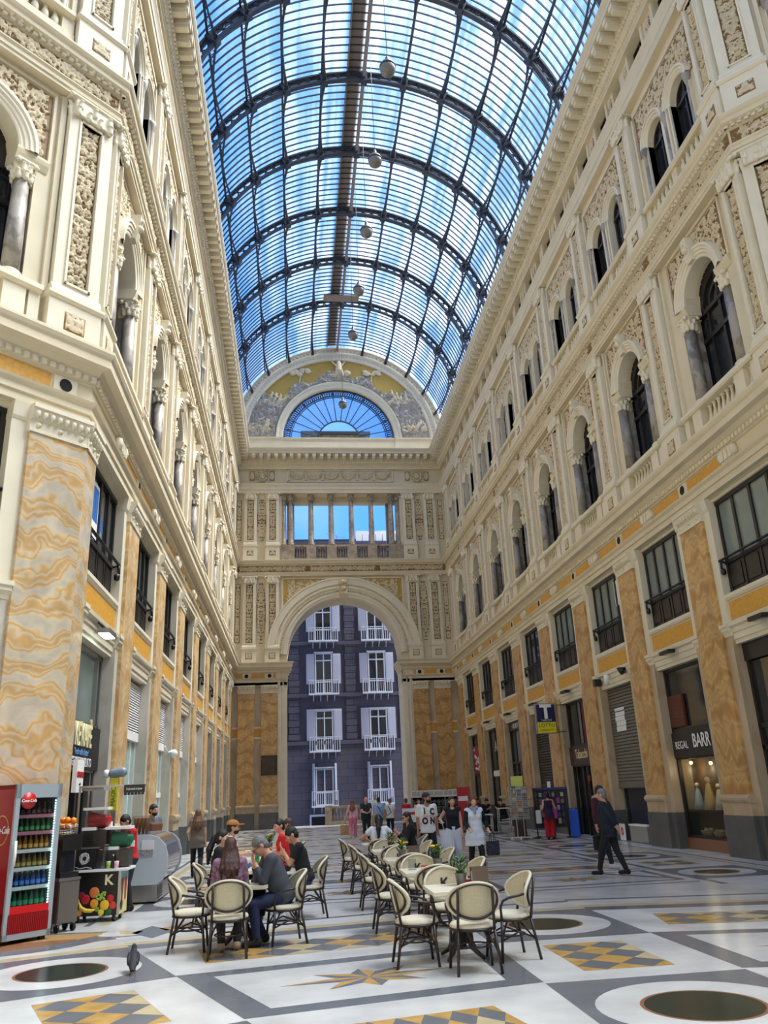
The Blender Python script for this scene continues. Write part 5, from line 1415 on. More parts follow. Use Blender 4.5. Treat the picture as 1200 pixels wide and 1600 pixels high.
def table_proto():
    t = thing('cafe_table', 'x', 'table')
    m = M(); m.box(-.37,.37,-.42,.42,.71,.75); m.box(-.35,.35,-.4,.4,.695,.71); m.obj('tabletop', MT['tabletop'], t)
    p = M(); p.lathe([(.055,.1),(.05,.69)], n=10); p.lathe([(.16,.68),(.16,.695)], n=12); p.obj('pedestal', MT['cane'], t)
    for i in range(4):
        a = PI/4+i*PI/2; c, s = math.cos(a), math.sin(a)
        M().tube([(.04*c,.04*s,.42),(.09*c,.09*s,.25),(.19*c,.19*s,.08),(.3*c,.3*s,.02)], [.03,.03,.026,.02], 6).obj('leg', MT['cane'], t)
    return t
table0 = table_proto(); tused = [0]
def table(x, y, label, group, rz=0):
    if not tused[0]:
        tused[0] = 1; table0.location = (x,y,0); table0['label'] = label; table0['group'] = group; table0.rotation_euler = (0,0,rz); return table0
    return copy_tree(table0, (x,y,0), rz, label, group)
RG_, LG_ = 'chairs round the right hand row of cafe tables', 'chairs round the left hand row of cafe tables'
ORD = ['first','second','third','fourth','fifth']
TX = 1.95; TY = [10.4, 12.82, 15.2, 17.6, 20.0]
occ = {(4,0): 'under the woman in white with a long ponytail', (4,1): 'behind the woman in black with glasses'}
for i, y in enumerate(TY):
    o_ = ('nearest','second','third','fourth','farthest')[i]
    table(TX, y, ['square cream cafe table nearest the camera in the empty row with green plant','square cream cafe table second in the empty row with yellow flowers','square cream cafe table third in the empty row with yellow flowers','square cream cafe table fourth in the empty row with small plant','square cream cafe table of the woman in white with a ponytail'][i], 'tables of the right hand row')
    if i < 4:
        chair(TX-.55, y-.2+.05*i, PI/2, 'bistro chair on the left side of the %s table in the empty row' % o_, RG_)
        chair(TX-.01, y-.72, PI, 'bistro chair with its back to the camera at the %s table in the empty row' % o_, RG_)
        chair(TX+.01, y+.78, 0, 'bistro chair facing the camera behind the %s table in the empty row' % o_, RG_)
        chair(TX+.52, y-.2+.02*i, -PI/2+.15, 'bistro chair on the right side of the %s table in the empty row' % o_, RG_)
    else:
        chair(TX-.05, y-.72, PI, 'bistro chair under the seated woman in white with a long ponytail', RG_)
        chair(TX+.83, y-.02, -PI/2, 'bistro chair behind the seated woman in black with glasses', RG_)
        chair(TX-.62, y-.1, PI/2, 'bistro chair on the left side of the farthest table in that row', RG_)
LX = -.72; LY = [12.35, 14.75, 17.2, 19.6]
for i, y in enumerate(LY):
    table(LX, y, ['square cream cafe table of the grey haired man and the woman in the shawl','square cream cafe table with green bottle by the man in black T-shirt','square cream cafe table between the man in brown cap and the man in red','square cream cafe table farthest back in the occupied row'][i], 'tables of the left hand row')
chair(-1.36, 12.12, PI/2, 'empty bistro chair on the left beside the woman in the shawl', LG_)
chair(-.83, 11.5, PI+.04, 'bistro chair with its back to the camera holding the woman in the shawl', LG_)
chair(-.14, 12.2, -PI/2+.2, 'bistro chair under the grey haired man in grey jacket', LG_)
chair(-1.32, 14.5, PI/2, 'bistro chair under the dark haired woman in black', LG_)
chair(.24, 14.55, -PI/2+.1, 'bistro chair under the young man in black T-shirt', LG_)
chair(-1.3, 17.1, PI/2, 'bistro chair under the man in the brown cap', LG_)
chair(-.12, 17.3, -PI/2, 'bistro chair under the man in red T-shirt', LG_)
chair(-.08, 19.5, -PI/2, 'bistro chair under the long haired woman behind the man in red', LG_)
# ---- things on the tables
MT['leaf'] = mat('green_leaves', (48,84,34), .6, noise=.35, scale=30.); MT['leaf2'] = mat('light_green_leaves', (86,124,52), .6)
MT['yflower'] = mat('yellow_petals', (232,196,50), .6); MT['bucket'] = mat('grey_tin_bucket', (120,116,114), .35, metal=.6)
def plant(x, y, label, flowers, seed, z=.75, pot='bucket', sc=1.):
    rr = random.Random(seed)
    t = thing('potted_plant', label, 'plant', (x,y,z), 0, 'potted plants on the cafe tables')
    m = M(); m.lathe([(.055*sc,0),(.075*sc,.13*sc),(.08*sc,.135*sc),(.065*sc,.13*sc),(.05*sc,.1*sc)], n=14); m.obj('pot', MT[pot], t)
    f = M()
    for i in range(90):
        a, r, h = rr.uniform(0,2*PI), rr.uniform(0,.11)*sc, rr.uniform(.12,.3)*sc
        c, s = math.cos(a), math.sin(a); p = Vector((r*c, r*s, h)); d = Vector((c*.6,s*.6,rr.uniform(.1,.9))).normalized()*rr.uniform(.05,.08)*sc; w = Vector((-s,c,0))*.016*sc
        f.add([p-w*.3, p+d*.5-w, p+d, p+d*.5+w, p+w*.3], [(0,1,2,3,4)], 0 if rr.random() < .7 else 1)
    f.obj('foliage', [MT['leaf'], MT['leaf2']], t)
    if flowers:
        for i in range(6):
            g_ = M(); a, r = rr.uniform(0,2*PI), rr.uniform(.02,.1)*sc
            c = (r*math.cos(a), r*math.sin(a), rr.uniform(.24,.32)*sc)
            for q in range(7): g_.sphere((c[0]+.018*sc*math.cos(q), c[1]+.018*sc*math.sin(q), c[2]), .016*sc, 6)
            g_.obj('flower', MT['yflower'], t)
plant(2.03, 10.62, 'leafy green plant in grey tin bucket on the nearest empty table', False, 1)
plant(2.15, 13.05, 'yellow flowers in grey tin bucket on the second empty table', True, 2)
plant(1.9, 15.35, 'yellow flowers in grey tin bucket on the third empty table', True, 3)
plant(1.98, 17.75, 'small green plant in dark red pot on the fourth empty table', False, 4, pot='maroon')
plant(-.55, 19.55, 'small yellow flowered plant behind the man in red T-shirt', True, 5)
MT['menu'] = mat('brown_mirror_menu', (112,96,84), .2, metal=.4)
for x, y, lb in ((2.24,10.55,'brown reflective napkin holder beside the green plant on nearest empty table'),(2.08,15.15,'brown reflective napkin holder behind yellow flowers on third empty table')):
    t = thing('napkin_holder', lb, 'holder', (x,y,.75), .1, 'napkin holders on the empty tables')
    M().box(-.1,.1,-.05,-.035,0,.2).obj('front_plate', MT['menu'], t); M().box(-.1,.1,.035,.05,0,.2).obj('back_plate', MT['menu'], t); M().box(-.1,.1,-.035,.035,0,.012).obj('base', MT['black'], t); M().box(-.09,.09,-.03,.03,.012,.15).obj('napkins', MT['paper'], t)
for x, y, lb in ((2.13,10.68,'red and white snack packet behind the plant on nearest empty table'),(1.97,13.0,'red and white snack packet on second empty table')):
    t = thing('snack_packet', lb, 'packet', (x,y,.75), .4, 'snack packets on the empty tables')
    M().box(-.07,.07,-.04,.04,0,.05).obj('body', MT['red'], t); M().box(-.071,.071,-.041,.041,.015,.03).obj('white_band', MT['white'], t)
t = thing('glass_frame', 'clear acrylic card holder on second empty table', 'holder', (1.75,12.95,.75), 0)
M().box(-.06,.06,-.004,.004,0,.15).obj('card', MT['clear'], t); M().box(-.06,.06,-.03,.03,0,.008).obj('base', MT['clear'], t)
t = thing('bottle', 'green plastic water bottle standing on the occupied table', 'bottle', (-.62,14.95,.75)); gb_ = mat('green_bottle', (40,150,90), .15, trans=.4)
M().lathe([(.035,0),(.038,.02),(.038,.16),(.03,.2),(.014,.24),(.014,.26)], n=12).obj('body', gb_, t); M().lathe([(.016,.26),(.016,.285)], n=10).obj('cap', gb_, t); M().lathe([(.0385,.07),(.0385,.13)], n=12, cap=False).obj('label_band', MT['leaf2'], t)
t = thing('snack_bag', 'crumpled blue snack bag beside the green bottle', 'bag', (-.8,14.85,.75)); M().lathe([(.05,0),(.09,.03),(.08,.08),(.03,.1)], n=10, sy=.6).obj('body', mat('blue_foil', (52,92,150), .35), t); M().box(-.06,.06,-.01,.01,.09,.11).obj('seal', MT['white'], t)
t = thing('draped_jacket', 'black jacket hung over the edge of the occupied cafe table', 'jacket', (-.5,12.5,.3))
s_ = SDF(); s_.box((0,0,.24),(.07,.1,.2),.03,k=.03); s_.ell((0,.02,.47),(.1,.13,.05),k=.04); s_.cap((-.05,-.1,.1),(-.06,-.12,-.14),.04,.03,k=.03)
inst(s_.mesh('jacket', mat('black_cloth', (22,22,26), .85), .014), 'cloth', t)
# ---- pigeon on the floor
t = thing('pigeon', 'dark grey pigeon walking on the marble beside the green roundel', 'bird', (-1.87,10.85,.012), .15)
MT['pigeon'] = mat('pigeon_grey', (30,30,35), .7, noise=.3, scale=40.)
s_ = SDF(); s_.ell((0,0,.13),(.062,.12,.066),k=.03,rot=Matrix.Rotation(.35,4,'X')); s_.cap((0,.07,.17),(0,.1,.235),.04,.028,k=.03); s_.ell((0,.112,.25),(.026,.034,.026),k=.012); s_.cap((0,.14,.248),(0,.165,.24),.009,.003,k=.006)
s_.cap((0,-.09,.1),(0,-.22,.05),.04,.02,k=.03,sq=(1.4,1)); s_.ell((.052,-.01,.135),(.02,.11,.05),k=.015,rot=Matrix.Rotation(.35,4,'X')); s_.ell((-.052,-.01,.135),(.02,.11,.05),k=.015,rot=Matrix.Rotation(.35,4,'X'))
for s in (-1,1):
    s_.cap((s*.025,.0,.08),(s*.027,.005,.012),.008,.006,k=.01)
    for q in (-.5,0,.5): s_.cap((s*.027,.005,.006),(s*.027+.03*math.sin(q),.005+.035*math.cos(q),.0),.005,.003,k=.004)
    s_.cap((s*.027,.005,.006),(s*.027,-.018,.0),.005,.003,k=.004)
inst(s_.mesh('pigeon_body', MT['pigeon'], .006), 'body', t); e_ = M(); e_.sphere((.024,.122,.256),.005,6); e_.obj('eye', MT['red'], t); e_ = M(); e_.sphere((-.024,.122,.256),.005,6); e_.obj('eye', MT['red'], t)

# ------------------------------------------------------------------ stands of the coffee shop on the left
def bottle_proto(col, h, r, capc, name='bottle', trans=.3):
    t = thing(name, 'x', 'bottle')
    m_ = mat(name+'_body', col, .15, trans=trans)
    M().lathe([(r,0),(r,h*.55),(r*.75,h*.72),(r*.35,h*.86),(r*.35,h*.93)], n=10).obj('body', m_, t); M().lathe([(r*.4,h*.93),(r*.4,h)], n=8).obj('cap', mat(name+'_cap', capc, .4), t)
    M().lathe([(r*1.02,h*.2),(r*1.02,h*.45)], n=10, cap=False).obj('wrapper', mat(name+'_wrap', tuple(min(255,int(c*1.2+50)) for c in col), .5), t)
    return t
F0 = (-4.14,13.9); FZ = PI/4
fr = thing('drinks_cooler', 'tall red and grey glass door drinks cooler in front of golden pilaster', 'cooler', (*F0,0), FZ)
FW, FDp = .37, .3
MT['frgrey'] = mat('cooler_grey', (152,162,168), .35); MT['frred'] = mat('cooler_red', (150,16,22), .35); MT['frin'] = mat('cooler_inside', (120,140,150), .6)
c_ = M(); c_.box(-FW,-FW+.03,-FDp,FDp,.06,2.2).box(FW-.03,FW,-FDp,FDp,.06,2.2).box(-FW,FW,FDp-.03,FDp,.06,2.2).box(-FW,FW,-FDp,FDp,2.14,2.2).box(-FW,FW,-FDp,FDp,.06,.42); c_.obj('cabinet', MT['frred'], fr)
M().box(-FW+.03,FW-.03,FDp-.06,FDp-.03,.42,2.14).box(-FW+.03,-FW+.05,-FDp+.04,FDp-.03,.42,2.14).box(FW-.05,FW-.03,-FDp+.04,FDp-.03,.42,2.14).obj('lining', MT['frin'], fr)
dr = M(); y = -FDp-.05
dr.box(-FW,-FW+.07,y,y+.05,.06,2.2).box(FW-.07,FW,y,y+.05,.06,2.2).box(-FW,FW,y,y+.05,2.0,2.2).box(-FW,FW,y,y+.05,.06,.14)
d_ = dr.obj('door', MT['frgrey'], fr)
M().box(-FW+.07,FW-.07,y+.015,y+.025,.42,2.0).obj('pane', MT['clear'], d_); M().tube([(-FW+.035,y-.05,1.05),(-FW+.035,y-.06,1.2),(-FW+.035,y-.05,1.4)], .02, 6).obj('handle', MT['white'], d_)
M().box(-FW+.07,FW-.07,y-.005,y+.02,.4,.5).obj('red_sill', mat('bright_red', (200,20,26), .35), fr)
gr = M(); gr.box(-FW+.05,FW-.06,y,y+.03,.14,.4)
for i in range(22): gr.box(-FW+.06+i*.029,-FW+.072+i*.029,y-.008,y,.15,.39)
gr.obj('grille', MT['frred'], fr)
M().lathe([(0,0),(.12,0),(.12,.008)], n=24).obj('badge', MT['red'], fr, (-.17,y-.0,1.96)).rotation_euler = (PI/2,0,0)
text('Coca-Cola', 'badge_letters', .062, MT['white'], fr, (-.17,y-.012,1.96), shear=.3, sx=.9)
text('Coca-Cola', 'side_letters', .15, MT['white'], fr, (-FW-.003,.02,1.55), rot=(PI/2,0,-PI/2), shear=.3, sx=.8)
rg_ = M(); rg_.arcband([(.2,.003),(.215,.003)], 0, 1.55, 0, 2*PI, 30); o = rg_.obj('side_ring', mat('gold_line', (214,170,80), .4), fr); o.location = (-FW,0,0); o.rotation_euler = (0,0,-PI/2)
fo = M()
for sx in (-1,1):
    for sy in (-1,1): fo.box(sx*.3-.04,sx*.3+.04,sy*.22-.04,sy*.22+.04,0,.06)
fo.obj('feet', MT['black'], fr)
li = M()
for i in range(40): li.box(FW-.088,FW-.078,-FDp-.03,-FDp-.02,.5+i*.037,.517+i*.037)
li.obj('light_strip', MT['whitelit'], fr)
SHZ = [.46,.74,1.0,1.25,1.5,1.74]
shl = [('bottle', (30,120,80), .24, .038, (20,110,60)), ('bottle', (40,90,170), .22, .036, (230,230,240)), ('can', (150,120,50), .2, .035, (200,40,40)), ('bottle', (200,120,40), .21, .034, (220,120,30)), ('bottle', (40,110,50), .21, .034, (30,120,50)), ('bottle', (50,22,20), .2, .034, (200,20,20))]
snm = ['bottom','second from bottom','third from bottom','fourth from bottom','fifth from bottom','top']
kind_ = ['green','pale blue','yellow','orange','green','dark']
cF, sF = math.cos(FZ), math.sin(FZ)
for k, z in enumerate(SHZ):
    M().box(-FW+.05,FW-.05,-FDp+.02,FDp-.06,z-.02,z-.005).obj('shelf', MT['steel'], fr)
    if k: M().box(-FW+.06,FW-.06,-FDp+.0,-FDp+.02,z-.03,z+.02).obj('price_rail', mat('pink_price_rail', (200,120,140), .5) if k in (4,5) else MT['white'], fr)
    p_ = bottle_proto(shl[k][1], shl[k][2], shl[k][3], shl[k][4], 'drink_bottle', .2)
    for i in range(7):
        for j in range(2):
            lx, ly = -.26+i*.087, -.2+j*.16
            w_ = (F0[0]+lx*cF-ly*sF, F0[1]+lx*sF+ly*cF, z-.004)
            lab = '%s drink bottle on the %s shelf of the drinks cooler' % (kind_[k], snm[k])
            if i == 0 and j == 0: p_.location = w_; p_['label'] = lab; p_['group'] = kind_[k]+' bottles on the '+snm[k]+' shelf'; p_.rotation_euler = (0,0,FZ)
            else: copy_tree(p_, w_, FZ, lab, kind_[k]+' bottles on the '+snm[k]+' shelf')
def caster(t, x, y, r=.06):
    w_ = M(); w_.lathe([(r*.6,-.02),(r,-.018),(r,.018),(r*.6,.02)], n=12); o = w_.obj('caster', MT['black'], t, (x,y,r)); o.rotation_euler = (0,PI/2,0)
    M().box(-.02,.02,-.02,.02,r,.13).obj('caster_fork', MT['steel'], t, (x,y,0))
# steel trolley with orange juicer
ct = thing('steel_trolley', 'low stainless steel trolley on casters beside the drinks cooler', 'trolley', (-3.66,14.6,0), .8)
M().box(-.18,.18,-.15,.15,.13,.74).obj('body', mat('dull_steel', (128,122,114), .4, metal=.6), ct); M().box(-.19,.19,-.16,.16,.74,.78).obj('worktop', MT['steel'], ct); M().box(-.17,.17,-.165,-.15,.15,.72).obj('door_panel', mat('worn_steel', (118,112,104), .45, metal=.5), ct)
for sx in (-1,1):
    for sy in (-1,1): caster(ct, sx*.14, sy*.11)
ju = thing('orange_juicer', 'black orange juicing machine standing on the steel trolley', 'juicer', (-3.67,14.62,.78), .8)
M().box(-.16,.16,-.14,.14,0,.08).box(-.16,-.08,-.1,.14,.08,.4).box(-.17,.17,-.15,.15,.4,.64).obj('housing', MT['black'], ju); M().box(-.07,.14,-.02,.1,.08,.4).obj('tank', mat('dark_blue_tank', (26,34,48), .3), ju)
bk_ = M()
for k in range(5): bk_.tube([(.15*math.cos(2*PI*i/18),.13*math.sin(2*PI*i/18),.66+k*.03) for i in range(18)], .007, 4, closed=True)
for i in range(10): bk_.tube([(.15*math.cos(2*PI*i/10),.13*math.sin(2*PI*i/10),.64),(.15*math.cos(2*PI*i/10),.13*math.sin(2*PI*i/10),.79)], .006, 4)
bk_.obj('basket', MT['steel'], ju)
om = mat('orange_peel', (236,140,30), .5, bump=.1, bscale=80.); om2 = mat('orange_stem', (90,110,40), .6); og = None
for i, (dx, dy, dz) in enumerate([(-.08,-.05,.76),(.02,-.06,.76),(.09,.02,.76),(-.05,.06,.76),(.03,.05,.77),(-.02,-.01,.86),(.08,-.03,.85),(-.09,.01,.86)]):
    x, y, z = -3.67+dx, 14.62+dy, .78+dz
    if og is None:
        og = thing('orange', 'ripe orange heaped in the wire basket on the juicing machine', 'fruit', (x,y,z), 0, 'oranges on the juicer'); M().sphere((0,0,0), .052, 12).obj('peel', om, og); M().lathe([(.008,.05),(.006,.056)], n=6).obj('stem', om2, og)
    else: copy_tree(og, (x,y,z), i)
# juice cart with printed fruit panels
jc = thing('juice_cart', 'juice cart on wheels printed with fruit under a metal frame with sign', 'cart', (-3.32,15.72,0), -.04)
M().box(-.37,.38,-.29,.29,.1,.78).obj('body', MT['signdark'], jc)
pan = M().box(-.35,.35,-.298,-.29,.1,.76).obj('fruit_panel', mat('black_print', (16,12,12), .4), jc)
def fruit(nm, col, sh, x, z, **k):
    m = M()
    if sh == 'ball': m.sphere((x,-.298,z), k['r'], 12); 
    for i_, v in enumerate(m.v): m.v[i_] = (v[0], -.298+(v[1]+.298)*.12, v[2])
    if sh == 'ban': m.tube([(x-.13,-.3,z+.1),(x-.1,-.3,z+.02),(x-.02,-.3,z-.03),(x+.08,-.3,z-.04),(x+.14,-.3,z-.02)], [.012,.03,.034,.03,.012], 8)
    m.obj(nm, mat(nm+'_print', col, .45), pan)
for nm, col, x, z, r in (('apple',(190,24,30),-.17,.36,.075),('peach',(226,120,60),-.03,.46,.085),('red_apple',(200,30,30),.24,.36,.06),('orange_slice',(244,160,40),-.02,.29,.07),('mango',(240,190,40),.15,.26,.08),('kiwi',(120,160,50),.03,.2,.04),('apricot',(238,150,70),-.26,.16,.05),('pear',(170,170,70),-.31,.33,.05),('tomato',(206,60,40),.29,.25,.06),('leaf',(40,90,40),.22,.15,.06),('lemon',(238,210,60),.1,.15,.05),('plum',(130,24,40),-.24,.42,.06)): fruit(nm, col, 'ball', x, z, r=r)
g_ = M(); rr = random.Random(4)
for i in range(22): g_.sphere((.08+rr.uniform(-.08,.08),-.302,.41+rr.uniform(-.07,.06)), .022, 6)
for i_, v in enumerate(g_.v): g_.v[i_] = (v[0], -.302+(v[1]+.302)*.3, v[2])
g_.obj('grapes', mat('grape_print', (150,180,70), .45), pan)
fruit('banana', (236,200,60), 'ban', -.14, .22)
text('K', 'letter', .22, MT['cream'], pan, (.2,-.301,.64), bold=.006)
sd_ = M().box(.38,.388,-.28,.28,.1,.78).obj('side_panel', mat('cream_print', (214,196,140), .45), jc)
M().box(.388,.392,-.27,.27,.62,.77).obj('blue_band', mat('blue_print', (120,170,180), .45), sd_)
for nm, y0, c in (('glass_print',-.12,(120,40,34)),('red_drink_print',.12,(196,36,34))):
    m = M(); m.lathe([(.05,.3),(.08,.62),(.06,.66)], (.39,y0,0), 12, sx=.08); m.obj(nm, mat(nm, c, .4), sd_)
m = M(); m.lathe([(0,0),(.085,0),(.085,.006)], n=20); o = m.obj('round_seal', MT['signdark'], sd_, (.388,-.13,.24)); o.rotation_euler = (0,PI/2,0)
M().box(-.4,.5,-.33,.32,.78,.82).obj('counter', MT['white'], jc); M().box(-.4,-.36,-.31,-.27,.1,.78).box(.36,.4,-.31,-.28,.1,.78).obj('corner_strip', MT['steel'], jc)
M().box(-.4,-.06,-.3,.26,.82,1.15).obj('ice_box', MT['signdark'], jc)
ln = M(); rr = random.Random(8)
for q in range(5):
    ln.tube([(-.23+(.09-.012*q)*math.cos(t_*.7+q)*rr.uniform(.8,1.1), -.303, 1.0+(.1-.014*q)*math.sin(t_*.7+q)*rr.uniform(.8,1.1)) for t_ in range(9)], .005, 4)
ln.tube([(-.38,-.303,.87),(-.3,-.303,.84),(-.2,-.303,.86),(-.1,-.303,.84)], .004, 4); ln.obj('chalk_drawing', MT['white'], jc)
M().box(-.4,.0,-.3,.28,1.15,1.17).obj('upper_shelf', MT['steel'], jc)
pf = M()
for x, y in ((-.4,-.29),(-.4,.28)): pf.box(x-.015,x+.015,y-.015,y+.015,.8,2.18)
pf.box(-.41,.62,-.3,-.27,2.15,2.18).box(-.41,-.38,-.3,.28,2.15,2.18).box(-.41,.62,.26,.29,2.15,2.18); pf.obj('canopy_frame', MT['steel'], jc)
M().box(-.38,-.0,-.27,.27,2.1,2.145).obj('canopy_panel', mat('grey_canopy_sheet', (150,150,152), .6), jc)
sg = M(); sg.box(.36,.72,-.31,-.29,2.04,2.17)
for i in range(6): sg.lathe([(0,0),(.03,0),(.03,.02)], n=10, c=(0,0,0)) if False else sg.box(.365+i*.06,.41+i*.06,-.31,-.29,2.0,2.04)
sg_o = sg.obj('hanging_board', MT['signdark'], jc); text('Fresh made is better', 'board_letters', .06, MT['white'], sg_o, (.54,-.314,2.1), sx=.55)
for x, y in ((-.3,-.22),(.3,-.22),(-.3,.22),(.3,.22)): caster(jc, x, y, .065)
cc_, ss_ = math.cos(-.04), math.sin(-.04)
J = lambda x, y, z: (-3.32+x*cc_-y*ss_, 15.72+x*ss_+y*cc_, z)
MT['clearplastic'] = glass_mat('clear_plastic', (.85,.88,.88), .12, (.7,.7,.7), False)
def slush(x, y, z, col, lab, rz):
    t = thing('slush_machine', lab, 'machine', J(x,y,z), rz)
    M().box(-.2,.2,-.2,.2,0,.27).obj('base', mat('slush_steel', (70,66,62), .35, metal=.6), t)
    M().box(-.22,.02,-.2,.2,.27,.32).box(-.22,.2,-.2,.2,.6,.645).obj('tray', MT['white'], t)
    lq = SDF(); lq.cap((-.14,0,.43),(.1,0,.43),.14,k=.0,cut0=True); lq.cutplane((0,0,.545),(.25,0,1)); inst(lq.mesh('slush', mat('slush_'+lab[:5].strip().replace(' ','_'), col, .35), .016), 'slush', t)
    bw = M(); bw.lathe([(.17,-.2),(.17,.1),(.12,.19),(.02,.22)], n=16); o = bw.obj('bowl', MT['clearplastic'], t, (0,0,.45)); o.rotation_euler = (0,PI/2,0)
    M().box(.19,.25,-.03,.03,.3,.4).obj('tap', MT['white'], t)
    gr_ = M()
    for i in range(8): gr_.box(-.18,-.02,-.206,-.2,.04+i*.026,.055+i*.026)
    gr_.obj('grille', MT['black'], t)
slush(-.13,.0,1.172,(170,28,32),'red slush machine with clear bowl high on the juice cart',0)
slush(.27,.02,.84,(20,110,72),'green slush machine with clear bowl at the end of juice cart',0)
t = thing('cup_holder', 'clear box of stacked plastic cups on the juice cart counter', 'holder', J(.04,-.22,.82)); M().box(-.1,.12,-.06,.06,0,.12).obj('box', MT['clearplastic'], t)
for i, (x, h) in enumerate(((-.04,.26),(.05,.33))):
    c2 = thing('cup_stack', ('shorter stack of clear plastic cups on the juice cart','taller stack of clear plastic cups on the juice cart')[i], 'cups', J(.05+x,-.22,.825)); m = M()
    for q in range(int(h/.03)): m.lathe([(.028,q*.03),(.038,q*.03+.07)], n=10, cap=False)
    m.obj('cups', MT['clearplastic'], c2); M().lathe([(.03,h+.04),(.04,h+.045)], n=10).obj('rim', MT['white'], c2)
for i, (x, c, lb) in enumerate(((.17,(150,180,70),'light green cup of straws on the juice cart counter'),(.3,(220,170,190),'pink cup on the juice cart counter'),(.24,(20,30,20),'small dark bottle between cups on the juice cart counter'))):
    t = thing('counter_cup' if i < 2 else 'syrup_bottle', lb, 'cup' if i < 2 else 'bottle', J(x,-.26,.82)); M().lathe([(.035,0),(.042,.11)] if i < 2 else [(.028,0),(.028,.12),(.01,.17),(.01,.2)], n=12).obj('body', mat('cup_%d' % i, c, .4), t); M().lathe([(.043,.105),(.043,.115)] if i < 2 else [(.012,.2),(.012,.22)], n=10).obj('rim', MT['white'], t)
# gelato counter
gc_ = thing('gelato_counter', 'long gelato counter with grey rounded end and curved steel front', 'counter', (-2.98,18.7,0), 0)
MT['gelato'] = mat('pale_grey_laminate', (196,206,208), .4); MT['mirror'] = mat('polished_steel', (215,215,214), .12, metal=.9)
def gprof(): return [(-.5,.34),(-.5,1.2),(-.44,1.26),(.1,1.26),(.3,1.2),(.44,1.06),(.5,.85),(.5,.62),(.42,.42),(.3,.34)]
for y, mt_, nm in ((-1.05,MT['gelato'],'end_panel'),(1.0,MT['gelato'],'end_panel')):
    m = M(); p_ = gprof(); n = len(p_); m.add([(x,y,z) for x, z in p_]+[(x,y+.05,z) for x, z in p_], [tuple(range(n)), tuple(range(2*n-1,n-1,-1))]+[(i,i+n,(i+1)%n+n,(i+1)%n) for i in range(n)]); m.obj(nm, mt_, gc_)
m = M(); p_ = [(.08,1.25),(.3,1.19),(.42,1.06),(.48,.85),(.48,.63),(.4,.44),(.28,.36)]; n = len(p_); m.add([(x,-1.0,z) for x, z in p_]+[(x,1.0,z) for x, z in p_], [(i,i+1,i+1+n,i+n) for i in range(n-1)], 0, True); m.obj('curved_front', MT['mirror'], gc_)
M().box(-.48,.12,-1.0,1.0,1.2,1.25).obj('top', MT['steel'], gc_); M().box(-.46,.1,-1.0,1.0,.36,1.2).obj('carcass', MT['frgrey'], gc_)
M().box(-.42,.3,-.95,.95,.03,.34).obj('plinth', MT['steel'], gc_)
lv = M()
for i in range(6): lv.box(.3,.31,-.92,-.3,.08+i*.04,.1+i*.04)
lv.obj('vent_louvre', MT['black'], gc_)
M().box(-.1,.2,-1.062,-1.05,.86,.98).obj('ornament_band', mat('silver_scroll', (190,190,186), .4, noise=.6, scale=40.), gc_); M().box(-.02,.22,-1.07,-1.05,.98,1.14).obj('white_plate', MT['white'], gc_)
t = thing('cone_case', 'clear case of upright wafer cones on the gelato counter', 'case', (-3.1,18.1,1.25)); M().box(-.16,.16,-.16,.16,0,.36).obj('case', MT['clearplastic'], t)
wf = None
for i in range(12):
    p_ = (-3.1-.11+(i % 4)*.073, 18.1-.09+(i//4)*.09, 1.255)
    if wf is None:
        wf = thing('wafer_cone', 'brown wafer cone stacked in clear case on the gelato counter', 'cone', p_, 0, 'wafer cones in the case'); M().lathe([(.005,0),(.032,.3),(.03,.32)], n=9).obj('cone', mat('wafer', (170,110,60), .7), wf); M().lathe([(.033,.29),(.033,.3)], n=9, cap=False).obj('band', mat('wafer_wrap', (120,70,36), .7), wf)
    else: copy_tree(wf, p_)
# hammer shaped balloon sign on a post
hm = thing('hammer_sign', 'large grey and yellow toy hammer sign upright beside pale green window', 'sign', (-3.42,16.8,0))
M().box(-.04,.04,-.04,.04,0,1.75).obj('post', MT['steel'], hm); M().box(-.07,.07,-.045,.045,1.75,2.34).obj('handle', mat('hammer_yellow', (228,214,40), .45), hm); text('MAGIC', 'handle_letters', .12, MT['leaf2'], hm, (0,-.05,2.0), rot=(PI/2,-PI/2,0), sx=.9)
hd = SDF(); hd.cap((-.05,0,2.42),(.13,0,2.44),.085,.095,k=.0); inst(hd.mesh('hammer_head', mat('hammer_grey', (128,142,154), .4), .02), 'head', hm); M().lathe([(.07,-.04),(.08,0),(.07,.04)], n=14).obj('cap', MT['white'], hm, (-.17,0,2.415)).rotation_euler = (0,PI/2,0)

# ------------------------------------------------------------------ stalls and racks on the right
wire = mat('white_wire', (214,212,206), .4)
pc = thing('postcard_rack', 'white wire postcard spinner on wheeled feet with yellow notes on top', 'rack', (8.4,31.5,0), -.3)
ba_ = M()
for a in (0,PI/2): ba_.tube([(-.36*math.cos(a),-.36*math.sin(a),.07),(.36*math.cos(a),.36*math.sin(a),.07)], .022, 6)
for a in range(4):
    ba_.sphere((.36*math.cos(a*PI/2),.36*math.sin(a*PI/2),.04), .04, 8)
ba_.obj('base', wire, pc); M().tube([(-.13,0,.07),(-.13,0,1.75)], .02, 6).tube([(.13,0,.07),(.13,0,1.75)], .02, 6).obj('posts', wire, pc)
rr = random.Random(11); PCm = [mat('postcard_print_%d' % i, c, .5, noise=.5, scale=25.) for i, c in enumerate(((150,150,140),(120,110,80),(170,120,90),(90,110,120),(200,196,180)))]
